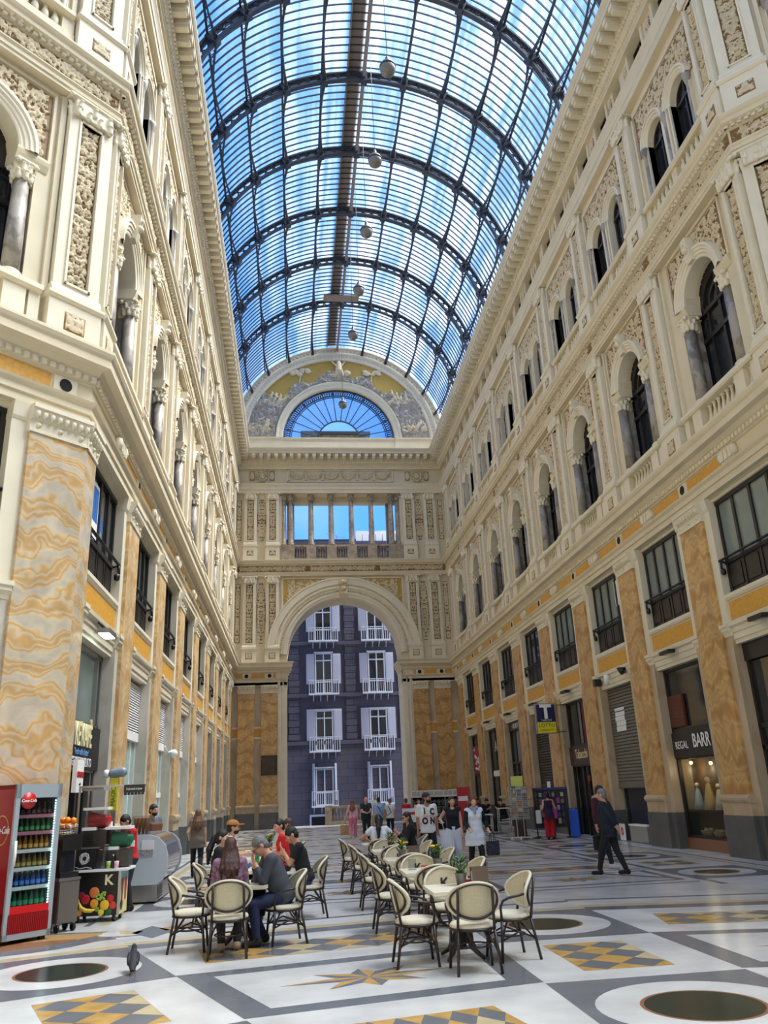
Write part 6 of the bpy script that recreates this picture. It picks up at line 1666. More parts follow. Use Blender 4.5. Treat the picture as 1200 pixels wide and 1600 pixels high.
for f_ in range(4):
    a = f_*PI/2+.2; c, s = math.cos(a), math.sin(a); fm = M()
    def L_(u, o, z): return (c*o*1.0 - s*u, s*o + c*u, z)
    for z in [.72+i*.13 for i in range(9)]:
        fm.tube([L_(-.3,.3,z),L_(.3,.3,z)], .007, 4); fm.tube([L_(-.3,.34,z+.05),L_(.3,.34,z+.05)], .006, 4)
    for u in (-.3,-.1,.1,.3): fm.tube([L_(u,.3,.7),L_(u,.3,1.86)], .008, 4)
    fo_ = fm.obj('wire_face', wire, pc)
    for z in [.73+i*.13 for i in range(9)]:
        for u in (-.2,0,.2):
            if rr.random() < .93:
                q = M(); q.add([L_(u-.08,.315,z),L_(u+.08,.315,z),L_(u+.08,.3,z+.11),L_(u-.08,.3,z+.11)], [(0,1,2,3)]); q.obj('postcard', rr.choice(PCm), fo_)
t = thing('paper_note', 'pair of yellow green paper notes fixed above the postcard spinner', 'notice', (8.3,31.4,1.88), -.2); yn = mat('yellow_green_paper', (206,214,110), .7)
M().box(-.14,.14,-.01,.0,0,.36).obj('note', yn, t); M().box(.14,.3,.0,.01,-.02,.36).obj('note', yn, t); M().tube([(0,.02,-.2),(0,.02,.1)], .01, 4).obj('clip', wire, t)
MT['black2'] = mat('black_fabric', (20,20,24), .9)
gr = thing('souvenir_rack', 'black souvenir rack hung with bags and trinkets facing woman in red trousers', 'rack', (9.7,31.7,0), -.5)
M().box(-.65,.65,-.02,.02,.35,1.75).obj('grid_panel', mat('dark_grid', (28,30,36), .6), gr); M().tube([(-.6,0,.05),(-.6,0,1.78)], .025, 6).tube([(.6,0,.05),(.6,0,1.78)], .025, 6).obj('posts', MT['black'], gr); M().box(-.66,-.54,-.3,.3,0,.05).box(.54,.66,-.3,.3,0,.05).obj('base', MT['black'], gr)
M().box(-.66,.66,-.06,.06,1.7,1.78).obj('header', mat('violet_header', (40,36,110), .5), gr); M().box(-.05,.07,-.03,-.02,1.78,2.0).obj('white_card', MT['paper'], gr)
cols = [(60,60,64),(150,150,150),(40,44,120),(150,60,140),(120,120,110),(30,30,34),(180,170,150),(90,40,40),(70,90,120)]
for i in range(5):
    for j in range(7):
        if (i+j) % 7 == 5: continue
        x, z = -.52+j*.165, 1.45-i*.24
        b = thing('souvenir', '%s trinket, number %s along the %s row of the black souvenir rack' % (('grey','pale grey','blue','magenta','olive grey','black','cream','brown red','steel blue')[(i*7+j) % 9], ('one','two','three','four','five','six','seven')[j], ('top','second','third','fourth','lowest')[i]), 'souvenir', (9.7+x*math.cos(-.5)+.06*math.sin(-.5), 31.7+x*math.sin(-.5)-.06*math.cos(-.5), z), -.5, 'trinkets on the souvenir rack')
        M().box(-.055,.055,-.015,.015,-.0,.14+.03*((i*j) % 3)).obj('pouch', mat('souvenir_%d' % ((i*7+j) % 9), cols[(i*7+j) % 9], .6), b); M().tube([(0,0,.14),(0,.05,.2)], .006, 4).obj('hook', MT['steel'], b)
for lb, x, y, z0, z1, w_, c in (('blue towel hanging high at the end of the souvenir rack',10.27,31.75,1.0,1.75,.2,(24,110,170)),('bright blue towel bag standing below hanging blue towel',10.35,31.05,.05,.95,.28,(26,80,190)),('magenta bag hanging low on the souvenir rack',9.75,31.45,.7,1.05,.16,(170,60,150)),('white cloth hanging at the near edge of the souvenir rack',9.15,31.55,.55,.95,.14,(224,220,220))):
    t = thing('hanging_cloth', lb, 'cloth', (x,y,0), -.5); s_ = SDF(); s_.box((0,0,(z0+z1)/2),(w_/2,.05,(z1-z0)/2),.03,k=.0)
    for i in range(3): s_.cap((-w_/2+w_*i/2,-.05,z0),(-w_/2+w_*i/2,-.05,z1),.025,k=.03)
    inst(s_.mesh('cloth', mat('cloth_%d' % int(x*100), c, .7), .02), 'fabric', t); M().box(-.04,.04,-.01,.01,z1,z1+.05).obj('hanger', MT['steel'], t)
# stall by the arch
sl = thing('souvenir_stall', 'long dark souvenir stall topped with a row of white boxes by the arch', 'stall', (6.85,40.6,0), -.25)
fm = M()
for x in (-1.2,-.4,.4,1.2): fm.box(x-.025,x+.025,-.3,-.26,0,1.6).box(x-.025,x+.025,.26,.3,0,1.6)
for z in (.5,.8,1.1,1.35,1.58): fm.box(-1.22,1.22,-.3,-.27,z,z+.025)
fm.obj('frame', MT['grey'], sl); M().box(-1.2,1.2,.2,.25,.1,1.6).obj('back_cloth', MT['black2'], sl); M().box(-1.25,1.25,-.32,.32,1.56,1.6).obj('shelf', MT['steel'], sl)
pm = mat('photo_print_box', (196,192,186), .5, noise=.5, scale=30.)
b0 = None
for i in range(11):
    p_ = (6.85+(-1.12+i*.222)*math.cos(-.25), 40.6+(-1.12+i*.222)*math.sin(-.25), 1.6)
    if b0 is None: b0 = thing('souvenir_box', 'white patterned box in the row on top of the souvenir stall', 'box', p_, -.25, 'white boxes on the stall'); M().box(-.1,.1,-.12,.12,0,.27).obj('body', MT['white'], b0); M().box(-.08,.08,-.125,-.12,.03,.24).obj('picture', pm, b0)
    else: copy_tree(b0, p_)
g0 = None
for i in range(12):
    for j in range(3):
        x = -1.1+i*.2; p_ = (6.85+x*math.cos(-.25)+.32*math.sin(-.25), 40.6+x*math.sin(-.25)-.32*math.cos(-.25), .55+j*.32)
        if g0 is None: g0 = thing('hanging_goods', 'small dark trinket strip hanging on front bars of the souvenir stall', 'goods', p_, -.25, 'trinket strips on the stall'); M().box(-.06,.06,-.01,.01,0,.22).obj('strip', mat('trinket_strip', (74,78,84), .5, noise=.6, scale=30.), g0); M().box(-.01,.01,-.005,.02,.22,.25).obj('hook', MT['steel'], g0)
        else: copy_tree(g0, p_)
t = thing('advertising_board', 'tall narrow red advertising board at the end of the souvenir stall', 'board', (7.75,38.6,0), -.3); M().box(-.3,.3,-.02,.02,.25,1.95).obj('panel', mat('red_board', (170,20,30), .5), t); M().box(-.25,.2,-.03,-.02,1.35,1.55).obj('white_strip', MT['paper'], t); M().box(-.3,.3,-.15,.15,0,.05).box(-.02,.02,-.02,.02,0,.3).obj('foot', MT['black'], t)
t = thing('inflatable_ball', 'round light blue inflatable on a thin pole beside the souvenir stall', 'toy', (6.1,41.6,1.62)); M().sphere((0,0,0), .28, 14, sz=.8).obj('ball', mat('light_blue_vinyl', (60,140,190), .35), t); M().tube([(0,0,-1.62),(0,0,-.2)], .015, 5).obj('pole', MT['white'], t)
t = thing('news_stand', 'small white lettered board stand beside man in red shirt', 'stand', (4.75,35.2,0)); M().box(-.3,.3,-.03,.03,.65,1.2).obj('board', MT['paper'], t); M().box(-.22,.22,-.035,-.03,.95,1.05).obj('red_print', MT['red'], t); M().tube([(-.25,0,0),(-.25,0,.65)], .02, 5).tube([(.25,0,0),(.25,0,.65)], .02, 5).obj('legs', MT['black'], t)
# white wire cafe furniture by the bistro front
def wire_table(x, y, h, lab, nm='high_table', cat='table'):
    t = thing(nm, lab, cat, (x,y,0), -.1); M().box(-.3,.3,-.3,.3,h-.03,h).obj('top', wire, t)
    for sx in (-1,1):
        for sy in (-1,1): M().tube([(sx*.27,sy*.27,0),(sx*.25,sy*.25,h-.03)], .018, 5).obj('leg', wire, t)
    M().box(-.26,.26,-.27,-.25,h*.4,h*.4+.02).box(-.26,.26,.25,.27,h*.4,h*.4+.02).obj('stretcher', wire, t)
wire_table(9.25, 37.3, 1.0, 'white metal high table beside the bistro front'); wire_table(8.3, 36.8, .78, 'low white metal frame table in front of the bistro')
t = thing('menu_board', 'dark brown standing menu board beside the postcard spinner', 'board', (8.95,33.6,0), -.2); M().box(-.24,.24,-.03,.03,.05,1.2).obj('panel', mat('brown_board', (62,38,30), .6), t); rg = M(); rg.arcband([(.06,.032),(.08,.032)], -.07, .6, 0, 2*PI, 14); rg.arcband([(.06,.032),(.08,.032)], .08, .6, 0, 2*PI, 14); rg.obj('ring_print', MT['menu'], t); M().box(-.24,.24,-.15,.15,0,.05).obj('foot', MT['black'], t)
# ------------------------------------------------------------------ people
from mathutils.bvhtree import BVHTree
def ik(a, c, l1, l2, pole):
    """joint between a and c for two bones bending towards pole; c is pulled in when out of reach"""
    a, c, pole = Vector(a), Vector(c), Vector(pole); d = c-a; L = d.length
    if L > (l1+l2)*.995: c = a+d.normalized()*(l1+l2)*.995; d = c-a; L = d.length
    L = max(L, abs(l1-l2)*1.05+1e-4)
    u = d.normalized(); t = (l1*l1-l2*l2+L*L)/(2*L); hgt = math.sqrt(max(0, l1*l1-t*t))
    p = pole-u*pole.dot(u)
    p = p.normalized() if p.length > 1e-5 else Vector((0,1,0))
    return a+u*t+p*hgt, c
SKM = {}
def skin(c):
    if c not in SKM:
        m = mat('skin_%d' % len(SKM), c, .55, noise=.08, scale=12.); SKM[c] = m
    return SKM[c]
CM = {}
def cloth(c, pat=None):
    k = (c, pat)
    if k not in CM: CM[k] = mat('cloth_dye_%d' % len(CM), c, .85, col2=pat, scale=22. if pat else 6., noise=.12, bump=.12, bscale=40.)
    return CM[k]
HM = {}
def hairmat(c):
    if c not in HM: HM[c] = mat('hair_%d' % len(HM), c, .5, noise=.45, scale=40., bump=.4, bscale=120.)
    return HM[c]
def person(label, loc, rz, h, sit=False, lean=0., wl=None, wr=None, al=None, ar=None, hp=0., hy=0., fem=False, hair='short', hairc=(30,22,18), skinc=(206,160,130), top=(30,30,34), toppat=None, sleeve=.55, hem=.0, bottom=(24,24,30), legw=.0, shoe=(20,20,22), fat=0., near=False, beard=None, glasses=False, group=None, poleL=None, poleR=None, collar=None, seatz=.60, tank=False, legl=1., twist=0.):
    s = h/1.72; vox = .0085 if near else .0115
    V = Vector
    pz = (.93 if not sit else seatz/s)
    pel = V((0,0,pz)); Rl = Matrix.Rotation(lean, 3, 'X')       # leaning forward is towards -y
    Rt = Rl @ Matrix.Rotation(twist, 3, 'Z')
    T = lambda x, y, z: pel+Rl @ V((x,y,z-.93)) if z < 1.1 else pel+Rt @ V((x,y,z-.93))
    sw = .165 if fem else .185
    shL, shR = T(sw,0,1.415), T(-sw,0,1.415); neck = T(0,.005,1.46); nb = T(0,-.015,1.53)
    Hm = Rl @ Matrix.Rotation(hy, 3, 'Z') @ Matrix.Rotation(hp, 3, 'X')
    hc = nb+Hm @ V((0,-.012,.085)); HP = lambda x, y, z: hc+Hm @ V((x,y,z)); Hrot = Hm
    # arms
    W = {}
    for nm, sh, sg, w, pole in (('L',shL,1,wl,poleL),('R',shR,-1,wr,poleR)):
        if w is None: w = V((sg*(sw+.06), -.02, .84)) if not sit else V((sg*.13, -.36, .66))
        el, wr_ = ik(sh, V(w), .285, .255, V(pole) if pole else V((sg*.35, .9, -.25))); W[nm] = (sh, el, wr_)
    # legs
    Lg = {}
    for nm, sg, a in (('L',1,al),('R',-1,ar)):
        hip = pel+V((sg*.088,0,-.03))
        if a is None: a = V((sg*.1,.01,.085)) if not sit else V((sg*.13,-.40,.085))
        kn, an = ik(hip, V(a), .42*legl, .415*legl, V((sg*.12,-1,.15))); Lg[nm] = (hip, kn, an)
    B = SDF(); f = fat
    X = lambda p: tuple(p*s)
    def cap(S, a, b, ra, rb=None, inf=0., **k): S.cap(X(V(a)), X(V(b)), ra*s+inf, (ra if rb is None else rb)*s+inf, **k)
    hw_, cw_, ww_ = (.115,.115,.098) if fem else (.108,.13,.115)
    def torso(S, inf=0., k=.03):
        cap(S, T(-.07,.01,.92), T(.07,.01,.92), hw_+f*.6, inf=inf, k=k)
        for sg in (-1,1):
            cap(S, T(sg*.065,.005,.95), T(sg*.055,-.0-f*.25,1.1), hw_+f*.7-.01, ww_+f-.012, inf=inf, k=k); cap(S, T(sg*.055,-f*.25,1.1), T(sg*.075,.0,1.3), ww_+f-.012, cw_-.02+f*.5, inf=inf, k=k)
        cap(S, T(-sw+.02,.005,1.405), T(sw-.02,.005,1.405), .06, inf=inf, k=k*1.3)
        if fem:
            for sg in (-1,1): S.ell(X(T(sg*.07,-.085,1.27)), ((.06*s+inf),)*3, k=.03)
    torso(B)
    cap(B, neck-Rl@V((0,0,.03)), nb+Hm@V((0,.0,.02)), .06 if not fem else .05, .052 if not fem else .044, k=.02)
    def E(p, r, k=.02, sub=False): B.ell(X(HP(*p)), tuple(q*s for q in r), k=k, sub=sub, rot=Hrot)
    E((0,.012,.035), (.076,.096,.092)); E((0,-.03,-.03), (.058,.066,.078), .03); E((0,-.062,-.085), (.03,.03,.026), .02)
    for sg in (-1,1):
        E((sg*.03,-.1,.012), (.017,.012,.011), .004, True); E((sg*.03,-.084,.012), (.014,.014,.013), .003); E((sg*.078,.012,-.005), (.012,.022,.032), .006); E((sg*.032,-.09,.033), (.022,.01,.007), .01); E((sg*.038,-.07,-.025), (.024,.024,.022), .015)
    cap(B, HP(0,-.092,.018), HP(0,-.116,-.022), .008, .014, k=.01); E((0,-.108,-.028), (.018,.012,.008), .008)
    E((0,-.092,-.055), (.024,.01,.006), .006); E((0,-.09,-.064), (.02,.01,.006), .006)
    for nm, sg in (('L',1),('R',-1)):
        sh, el, w = W[nm]
        cap(B, sh, el, .052+f*.15, .041+f*.1, k=.025); cap(B, el, w, .041+f*.1, .027, k=.015)
        d = (w-el).normalized(); side = V((sg,0,0))-d*d.dot(V((sg,0,0)))
        side = (side if side.length > .2 else V((0,-1,0))-d*d.dot(V((0,-1,0)))).normalized(); n_ = side.cross(d)*(-sg)
        if n_.dot(V((0,-1,-.2))) < 0 and False: n_ = -n_
        for q in (-.02,0,.02): cap(B, w+d*.012+side*q*.6, w+d*.082+side*q, .0165, .0145, k=.01)
        for q, ln in ((-1.5,.056),(-.5,.07),(.5,.076),(1.5,.07)):
            b0 = w+d*.084+side*q*.0195; b1 = b0+(d+n_*.25+side*q*.05).normalized()*ln*.5; b2 = b1+(d*.75+n_*.75+side*q*.04).normalized()*ln*.5
            cap(B, b0, b1, .0092, .0085, k=.003); cap(B, b1, b2, .0085, .0068, k=.002)
        t0 = w+d*.025-V((0,1,0))*.0+side*(-.03)*1; t1 = t0+(d*.75-side*.6+n_*.3).normalized()*.035; t2 = t1+(d*.95-side*.15+n_*.3).normalized()*.032
        cap(B, t0, t1, .0125, .0105, k=.008); cap(B, t1, t2, .0105, .008, k=.003)
        hip, kn, an = Lg[nm]
        cap(B, hip, kn, (.088 if not fem else .09)+f*.3, .056, k=.03); cap(B, kn, an, .056, .036, k=.02); cap(B, kn.lerp(an,.2)+V((0,.018,0)), kn.lerp(an,.5)+V((0,.01,0)), .05, .04, k=.03)
    ft = {}
    for nm in 'LR':
        hip, kn, an = Lg[nm]; sh_ = (an-kn).normalized(); fwd = V((0,-1,0)); 
        tilt = max(-.7, min(.9, sh_.y*1.1)) if not sit else 0
        fd = V((.0, -math.cos(tilt), -math.sin(tilt))) if an.z > .12 else V((0,-1,0))
        ft[nm] = (an, fd); cap(B, an+V((0,.02,-.02)), an+fd*.15+V((0,0,-.045)), .036, .028, k=.02)
    me = B.mesh('person', skin(skinc), vox)
    o = inst(me, 'person', None, loc, rz); tag(o, label, 'person', group)
    inf = .012
    # clothes
    S = SDF(); torso(S, inf, .03)
    if hem < 0:
        q_ = .03 if hem < -.2 else 0
        cap(S, T(-.06-q_,0,.93+hem), T(.06+q_,0,.93+hem), hw_+.015+q_, inf=inf, k=.03); cap(S, T(-.06-q_,0,.8), T(.06+q_,0,.8), hw_+.015+q_*.8, inf=inf, k=.03) if q_ else None; cap(S, T(0,0,.93+hem), T(0,0,.95), hw_+.03, inf=inf, k=.03)
    up_ = Rl @ V((0,0,1)); S.cutplane(X(T(0,0,.90+hem)), -up_)
    for nm in 'LR':
        sh, el, w = W[nm]
        if tank: continue
        if sleeve <= 1: S.cap(X(sh), X(sh.lerp(el, sleeve)), (.056+f*.15)*s+inf, (.05+f*.1)*s+inf, k=.03, cut1=True)
        else:
            S.cap(X(sh), X(el), (.056+f*.15)*s+inf, (.045+f*.1)*s+inf, k=.03); S.cap(X(el), X(el.lerp(w, min(1, sleeve-1))), (.045+f*.1)*s+inf, .034*s+inf, k=.015, cut1=True)
    S.cap(X(T(0,-.035,1.47)), X(T(0,-.03,1.62)), .062*s if not tank else .085*s, .085*s, k=.0, sub=True)
    if tank:
        S.cap(X(T(-.1,0,1.5)), X(T(.1,0,1.5)), .075*s, k=0, sub=True)
        for sg in (-1,1): S.cap(X(T(sg*(sw+.01),0,1.3)), X(T(sg*(sw+.02),0,1.5)), .07*s, k=0, sub=True)
    tm = S.mesh('top', cloth(top, toppat), vox*1.15); tpo = inst(tm, 'top', o)
    if collar:
        cl = M(); cl.tube([X(T(.062*math.cos(a), -.012+.062*math.sin(a), 1.475-.02*max(0,-math.sin(a)))) for a in [2*PI*i/20 for i in range(20)]], .014*s, 6, closed=True); cl.obj('collar', cloth(collar), o)
    S = SDF()
    cap(S, T(-.07,.01,.92), T(.07,.01,.92), hw_+f*.6, inf=inf*.6, k=.03); cap(S, T(0,.01,.92), T(0,.0,1.0), hw_+f*.6, inf=.004, k=.03)
    for nm in 'LR':
        hip, kn, an = Lg[nm]; fr_ = .96 if legl else .96
        cap(S, hip, kn, (.09 if not fem else .092)+f*.3+legw*.3, .06+legw*.7, inf=inf*.7, k=.035); cap(S, kn, kn.lerp(an,.97), .06+legw*.7, .046+legw, inf=inf*.5, k=.02, cut1=True); cap(S, kn.lerp(an,.2)+V((0,.018,0)), kn.lerp(an,.5)+V((0,.01,0)), .052+legw*.5, .042+legw*.5, inf=inf*.6, k=.03)
    S.cutplane(X(T(0,0,1.0)), up_ if not sit else (0,.35,1))
    inst(S.mesh('trousers', cloth(bottom), vox*1.15), 'trousers', o)
    for nm in 'LR':
        an, fd = ft[nm]; S = SDF()
        S.cap(X(an+V((0,.03,-.03))), X(an+fd*.155+V((0,0,-.045))), .046*s, .038*s, k=.0); S.cap(X(an+V((0,.015,.02))), X(an+V((0,.02,-.03))), .044*s, .046*s, k=.02, cut0=True)
        z_ = min(an.z-.085, (an+fd*.155).z-.085)
        S.cutplane((0,0,max(.002, (an.z-.083)*s if fd.z == 0 else -9)), (0,0,-1)); inst(S.mesh('shoe', cloth(shoe), vox*1.1), 'shoe', o)
    # hair
    def HE(S, p, r, k=.02, sub=False): S.ell(X(HP(*p)), tuple(q*s for q in r), k=k, sub=sub, rot=Hrot)
    if hair != 'bald':
        S = SDF(); HE(S, (0,.018,.043), (.084,.102,.095))
        if hair in ('long','pony','curly'):
            HE(S, (0,.05,-.02), (.084,.08,.1), .02)
        else: HE(S, (0,.055,-.02), (.076,.06,.075), .02)
        down = V((0,0,-1))
        if hair == 'long':
            rr = random.Random(len(label))
            for i in range(13):
                q = (i/12-.5)*2; a_ = q*1.5
                p0_ = HP(.07*math.sin(a_), .03+.05*math.cos(a_), -.02); p1_ = T(.1*math.sin(a_)+rr.uniform(-.012,.012), .045+.07*math.cos(a_)+f+rr.uniform(-.01,.01), 1.42); L_ = rr.uniform(1.16,1.24)+.06*abs(q)
                p2_ = T(.12*math.sin(a_)+rr.uniform(-.025,.025), .06+.08*math.cos(a_)+f+rr.uniform(-.01,.015), (1.42+L_)/2); p3_ = T(.105*math.sin(a_)+rr.uniform(-.02,.02), .065+.08*math.cos(a_)+f, L_)
                cap(S, p0_, p1_, .03, .032, k=.012); cap(S, p1_, p2_, .032, .027, k=.01); cap(S, p2_, p3_, .027, .01, k=.008)
        if hair == 'curly':
            rr = random.Random(3)
            for i in range(60):
                a = rr.uniform(-.25,PI+.25); z = rr.uniform(-.2,.12); HE(S, (.11*math.cos(a)*(1.1 if z < .03 else .75), .02+.085*math.sin(a), z), (.036,.036,.036), .012)
        if hair == 'pony':
            b0 = HP(0,.1,.03); cap(S, b0, HP(0,.15,-.02), .03, .045, k=.02); cap(S, HP(0,.15,-.02), T(.02,.17,1.42), .05, .055, k=.02); cap(S, T(.02,.17,1.42), T(.03,.17,1.2), .055, .025, k=.02)
        if hair == 'bun': HE(S, (0,.085,.09), (.045,.045,.045), .02)
        HE(S, (0,-.075,-.035), (.068,.075,.085), 0, True)
        for sg in (-1,1):
            if hair in ('short','grey','bun'): HE(S, (sg*.085,-.0,-.02), (.022,.032,.045), 0, True)
        hm_ = hairmat(hairc)
        inst(S.mesh('hair', hm_, vox*1.1, noise=lambda ax: .0045*np.sin(150*ax[0])[:,None,None]*np.sin(130*ax[1]+40*0)[None,:,None]*np.sin(95*ax[2])[None,None,:]), 'hair', o)
    if hair == 'cap':
        pass
    if beard:
        S = SDF(); HE(S, (0,-.04,-.065), (.062,.068,.05)); HE(S, (0,-.115,-.028), (.04,.04,.022), 0, True); S.ell(X(HP(0,-.1,-.06)), (.02*s,.03*s,.006*s), k=0, sub=True, rot=Hrot)
        inst(S.mesh('beard', cloth(beard), vox), 'beard', o)
    ey = M()
    for sg in (-1,1):
        e_ = M(); p = HP(sg*.03,-.094,.013)*s; e_.sphere(tuple(p), .0075*s, 6); e_.obj('eye', MT['black'], o)
    if glasses:
        g = M()
        for sg in (-1,1):
            g.tube([X(HP(sg*.034+.026*math.cos(a), -.112, .01+.02*math.sin(a))) for a in [2*PI*i/14 for i in range(14)]], .003*s, 5, closed=True); g.tube([X(HP(sg*.06,-.11,.016)), X(HP(sg*.08,-.0,.012))], .003*s, 5)
            if glasses == 'sun':
                g.add([X(HP(sg*.034+.026*math.cos(a), -.111, .01+.02*math.sin(a))) for a in [2*PI*i/14 for i in range(14)]], [tuple(range(14))])
        g.obj('glasses', MT['black'], o)
    o['_w'] = 0; del o['_w']
    wpos = {k: V(X(W[k][2]+(W[k][2]-W[k][1]).normalized()*.09)) for k in 'LR'}
    hpos = [X(HP(0,0,0)), Hrot, s]
    return o, tpo, tm, wpos, hpos
def world(loc, rz, p):
    c, s = math.cos(rz), math.sin(rz); return (loc[0]+p[0]*c-p[1]*s, loc[1]+p[0]*s+p[1]*c, loc[2]+p[2])
def decal(me, body, size, z, m, parent, x=0, sx=1., name='shirt_print', side=-1):
    """lettering laid on a garment"""
    t = text(body, name, size, m, parent, (0,0,0), rot=(0,0,0), depth=.0, sx=1., bold=size*.06)
    bm = bmesh.new(); bm.from_mesh(t.data); bmesh.ops.triangulate(bm, faces=bm.faces[:])
    for _ in range(2): bmesh.ops.subdivide_edges(bm, edges=[e for e in bm.edges if e.calc_length() > size*.15], cuts=2)
    bmesh.ops.triangulate(bm, faces=bm.faces[:]); bm.to_mesh(t.data); bm.free()
    bv = BVHTree.FromPolygons([v.co for v in me.vertices], [p.vertices for p in me.polygons])
    for v in t.data.vertices:
        px, pz = x+v.co.x*sx, z+v.co.y
        hit = bv.ray_cast(Vector((px,-1,pz)), Vector((0,1,0)))
        v.co = (px, (hit[0].y if hit[0] else -.13)-.012, pz)
    return t
def bag(name, label, loc, rz, w, d, h, col, handle=.25, pat=None, hcol=None):
    t = thing(name, label, 'bag', loc, rz); m = M()
    n = 8; vs = []; fs = []
    for k, (q, z) in enumerate(((.85,0),(1.,.1*h),(1.03,.5*h),(1.,h))):
        for x, y in ((-1,-1),(0,-1.15),(1,-1),(1.06,0),(1,1),(0,1.15),(-1,1),(-1.06,0)): vs.append((x*w/2*q, y*d/2*q, z))
    for k in range(3):
        for i in range(8): fs.append((k*8+i, k*8+(i+1) % 8, (k+1)*8+(i+1) % 8, (k+1)*8+i))
    fs.append(tuple(range(7,-1,-1))); m.add(vs, fs); m.obj('body', cloth(col, pat), t)
    for sy in (-1,1):
        hd = M(); hd.tube([(-w*.22,sy*d*.45,h),(-w*.16,sy*d*.2,h+handle*.75),(0,sy*.008,h+handle),(w*.16,sy*d*.2,h+handle*.75),(w*.22,sy*d*.45,h)], .007, 5); hd.obj('handle', cloth(hcol or col), t)
    return t
P2 = PI/2
# --- seated at the occupied tables
person('person in maroon and white patterned shawl seen from behind, long auburn hair, seated', (-.83,11.56,0), PI+.04, 1.66, sit=True, lean=.12, fem=True, near=True, hair='long', hairc=(66,34,24), top=(112,34,48), toppat=(128,118,140), sleeve=1.8, hem=-.05, bottom=(28,26,32), wl=(.12,-.36,.86), wr=(-.12,-.36,.86), hp=-.05, shoe=(150,130,110), al=(.1,-.3,.085), ar=(-.1,-.36,.085))
person('grey haired man in glasses and dark grey jacket seated with hands at his mouth', (-.16,12.22,0), -P2+.2, 1.78, sit=True, lean=.38, near=True, hair='short', hairc=(120,120,120), skinc=(204,150,124), top=(66,70,78), sleeve=1.75, hem=-.06, bottom=(28,38,72), shoe=(18,18,20), hp=.35, fat=.03, glasses=True, wl=(.05,-.37,.97), wr=(-.02,-.38,.97), poleL=(.5,.2,-1), poleR=(-.5,.2,-1), al=(.14,-.36,.085), ar=(-.14,-.22,.085))
person('dark haired woman in black seated behind the person in maroon shawl', (-1.26,14.5,0), P2, 1.68, sit=True, lean=.1, fem=True, near=True, hair='pony', hairc=(20,16,16), skinc=(206,164,140), top=(18,18,20), sleeve=1.7, bottom=(24,24,28), hy=-.3, wl=(.12,-.34,.8), wr=(-.1,-.36,.8))
person('young man in black T-shirt and blue jeans seated, hand raised to his mouth', (.18,14.56,0), -P2+.1, 1.74, sit=True, lean=.25, near=True, hair='short', hairc=(16,14,14), skinc=(196,144,116), top=(20,22,28), sleeve=.7, hem=-.04, bottom=(44,78,140), hp=.35, wl=(.03,-.36,1.0), wr=(-.06,-.36,.9), poleL=(.5,.2,-1), poleR=(-.5,.2,-1), shoe=(200,200,200))
o, tp, tm, wp, hd = person('bearded man in a tan brown cap seated by the occupied tables', (-1.24,17.1,0), P2, 1.84, sit=True, lean=.05, hair='short', hairc=(34,26,22), beard=(36,28,24), skinc=(200,150,122), top=(226,206,196), sleeve=.6, bottom=(40,44,60), wl=(.12,-.28,.8), wr=(-.12,-.28,.8))
cp_ = SDF(); hs = hd[2]; hcv = Vector(hd[0])
cp_.ell(tuple(hcv+Vector((0,.015,.055))*hs), (.1*hs,.116*hs,.085*hs), k=0); cp_.cutplane(tuple(hcv+Vector((0,0,.045))*hs), (0,.05,-1)); cp_.ell(tuple(hcv+Vector((0,-.135,.05))*hs), (.075*hs,.075*hs,.012*hs), k=.01)
inst(cp_.mesh('cap', cloth((176,118,56)), .008), 'cap', o)
person('man in red T-shirt with dark hair seated behind the grey haired man', (-.18,17.3,0), -P2, 1.8, sit=True, lean=.12, hair='short', hairc=(30,20,18), skinc=(214,150,130), top=(206,26,30), sleeve=.65, bottom=(40,44,60), hy=.5, wl=(.1,-.27,.8), wr=(-.1,-.27,.8))
person('long haired woman in brown top seated behind the man in red', (-.12,19.5,0), -P2, 1.68, sit=True, fem=True, hair='long', hairc=(84,56,40), top=(80,60,52), sleeve=1.5, bottom=(40,40,48), wl=(.1,-.36,.82), wr=(-.1,-.36,.82))
# --- seated at the far end of the empty row
person('woman in white T-shirt seen from behind with long dark ponytail, seated', (1.9,19.34,0), PI, 1.7, sit=True, lean=.15, fem=True, hair='pony', hairc=(26,20,18), skinc=(204,150,120), top=(226,228,234), sleeve=.5, bottom=(40,44,60), wl=(.2,-.3,.84), wr=(-.2,-.3,.84), poleL=(1,.2,-.3), poleR=(-1,.2,-.3), fat=.02)
person('woman in black jacket and dark glasses seated with hands lifted to her mouth', (2.72,19.98,0), -P2+.1, 1.72, sit=True, lean=.12, fem=True, hair='long', hairc=(20,16,16), skinc=(204,154,130), top=(20,20,22), sleeve=1.75, hem=-.05, bottom=(22,22,26), glasses='sun', wl=(.05,-.32,.96), wr=(-.05,-.34,.95), poleL=(.6,.1,-1), poleR=(-.6,.1,-1), hy=.3)
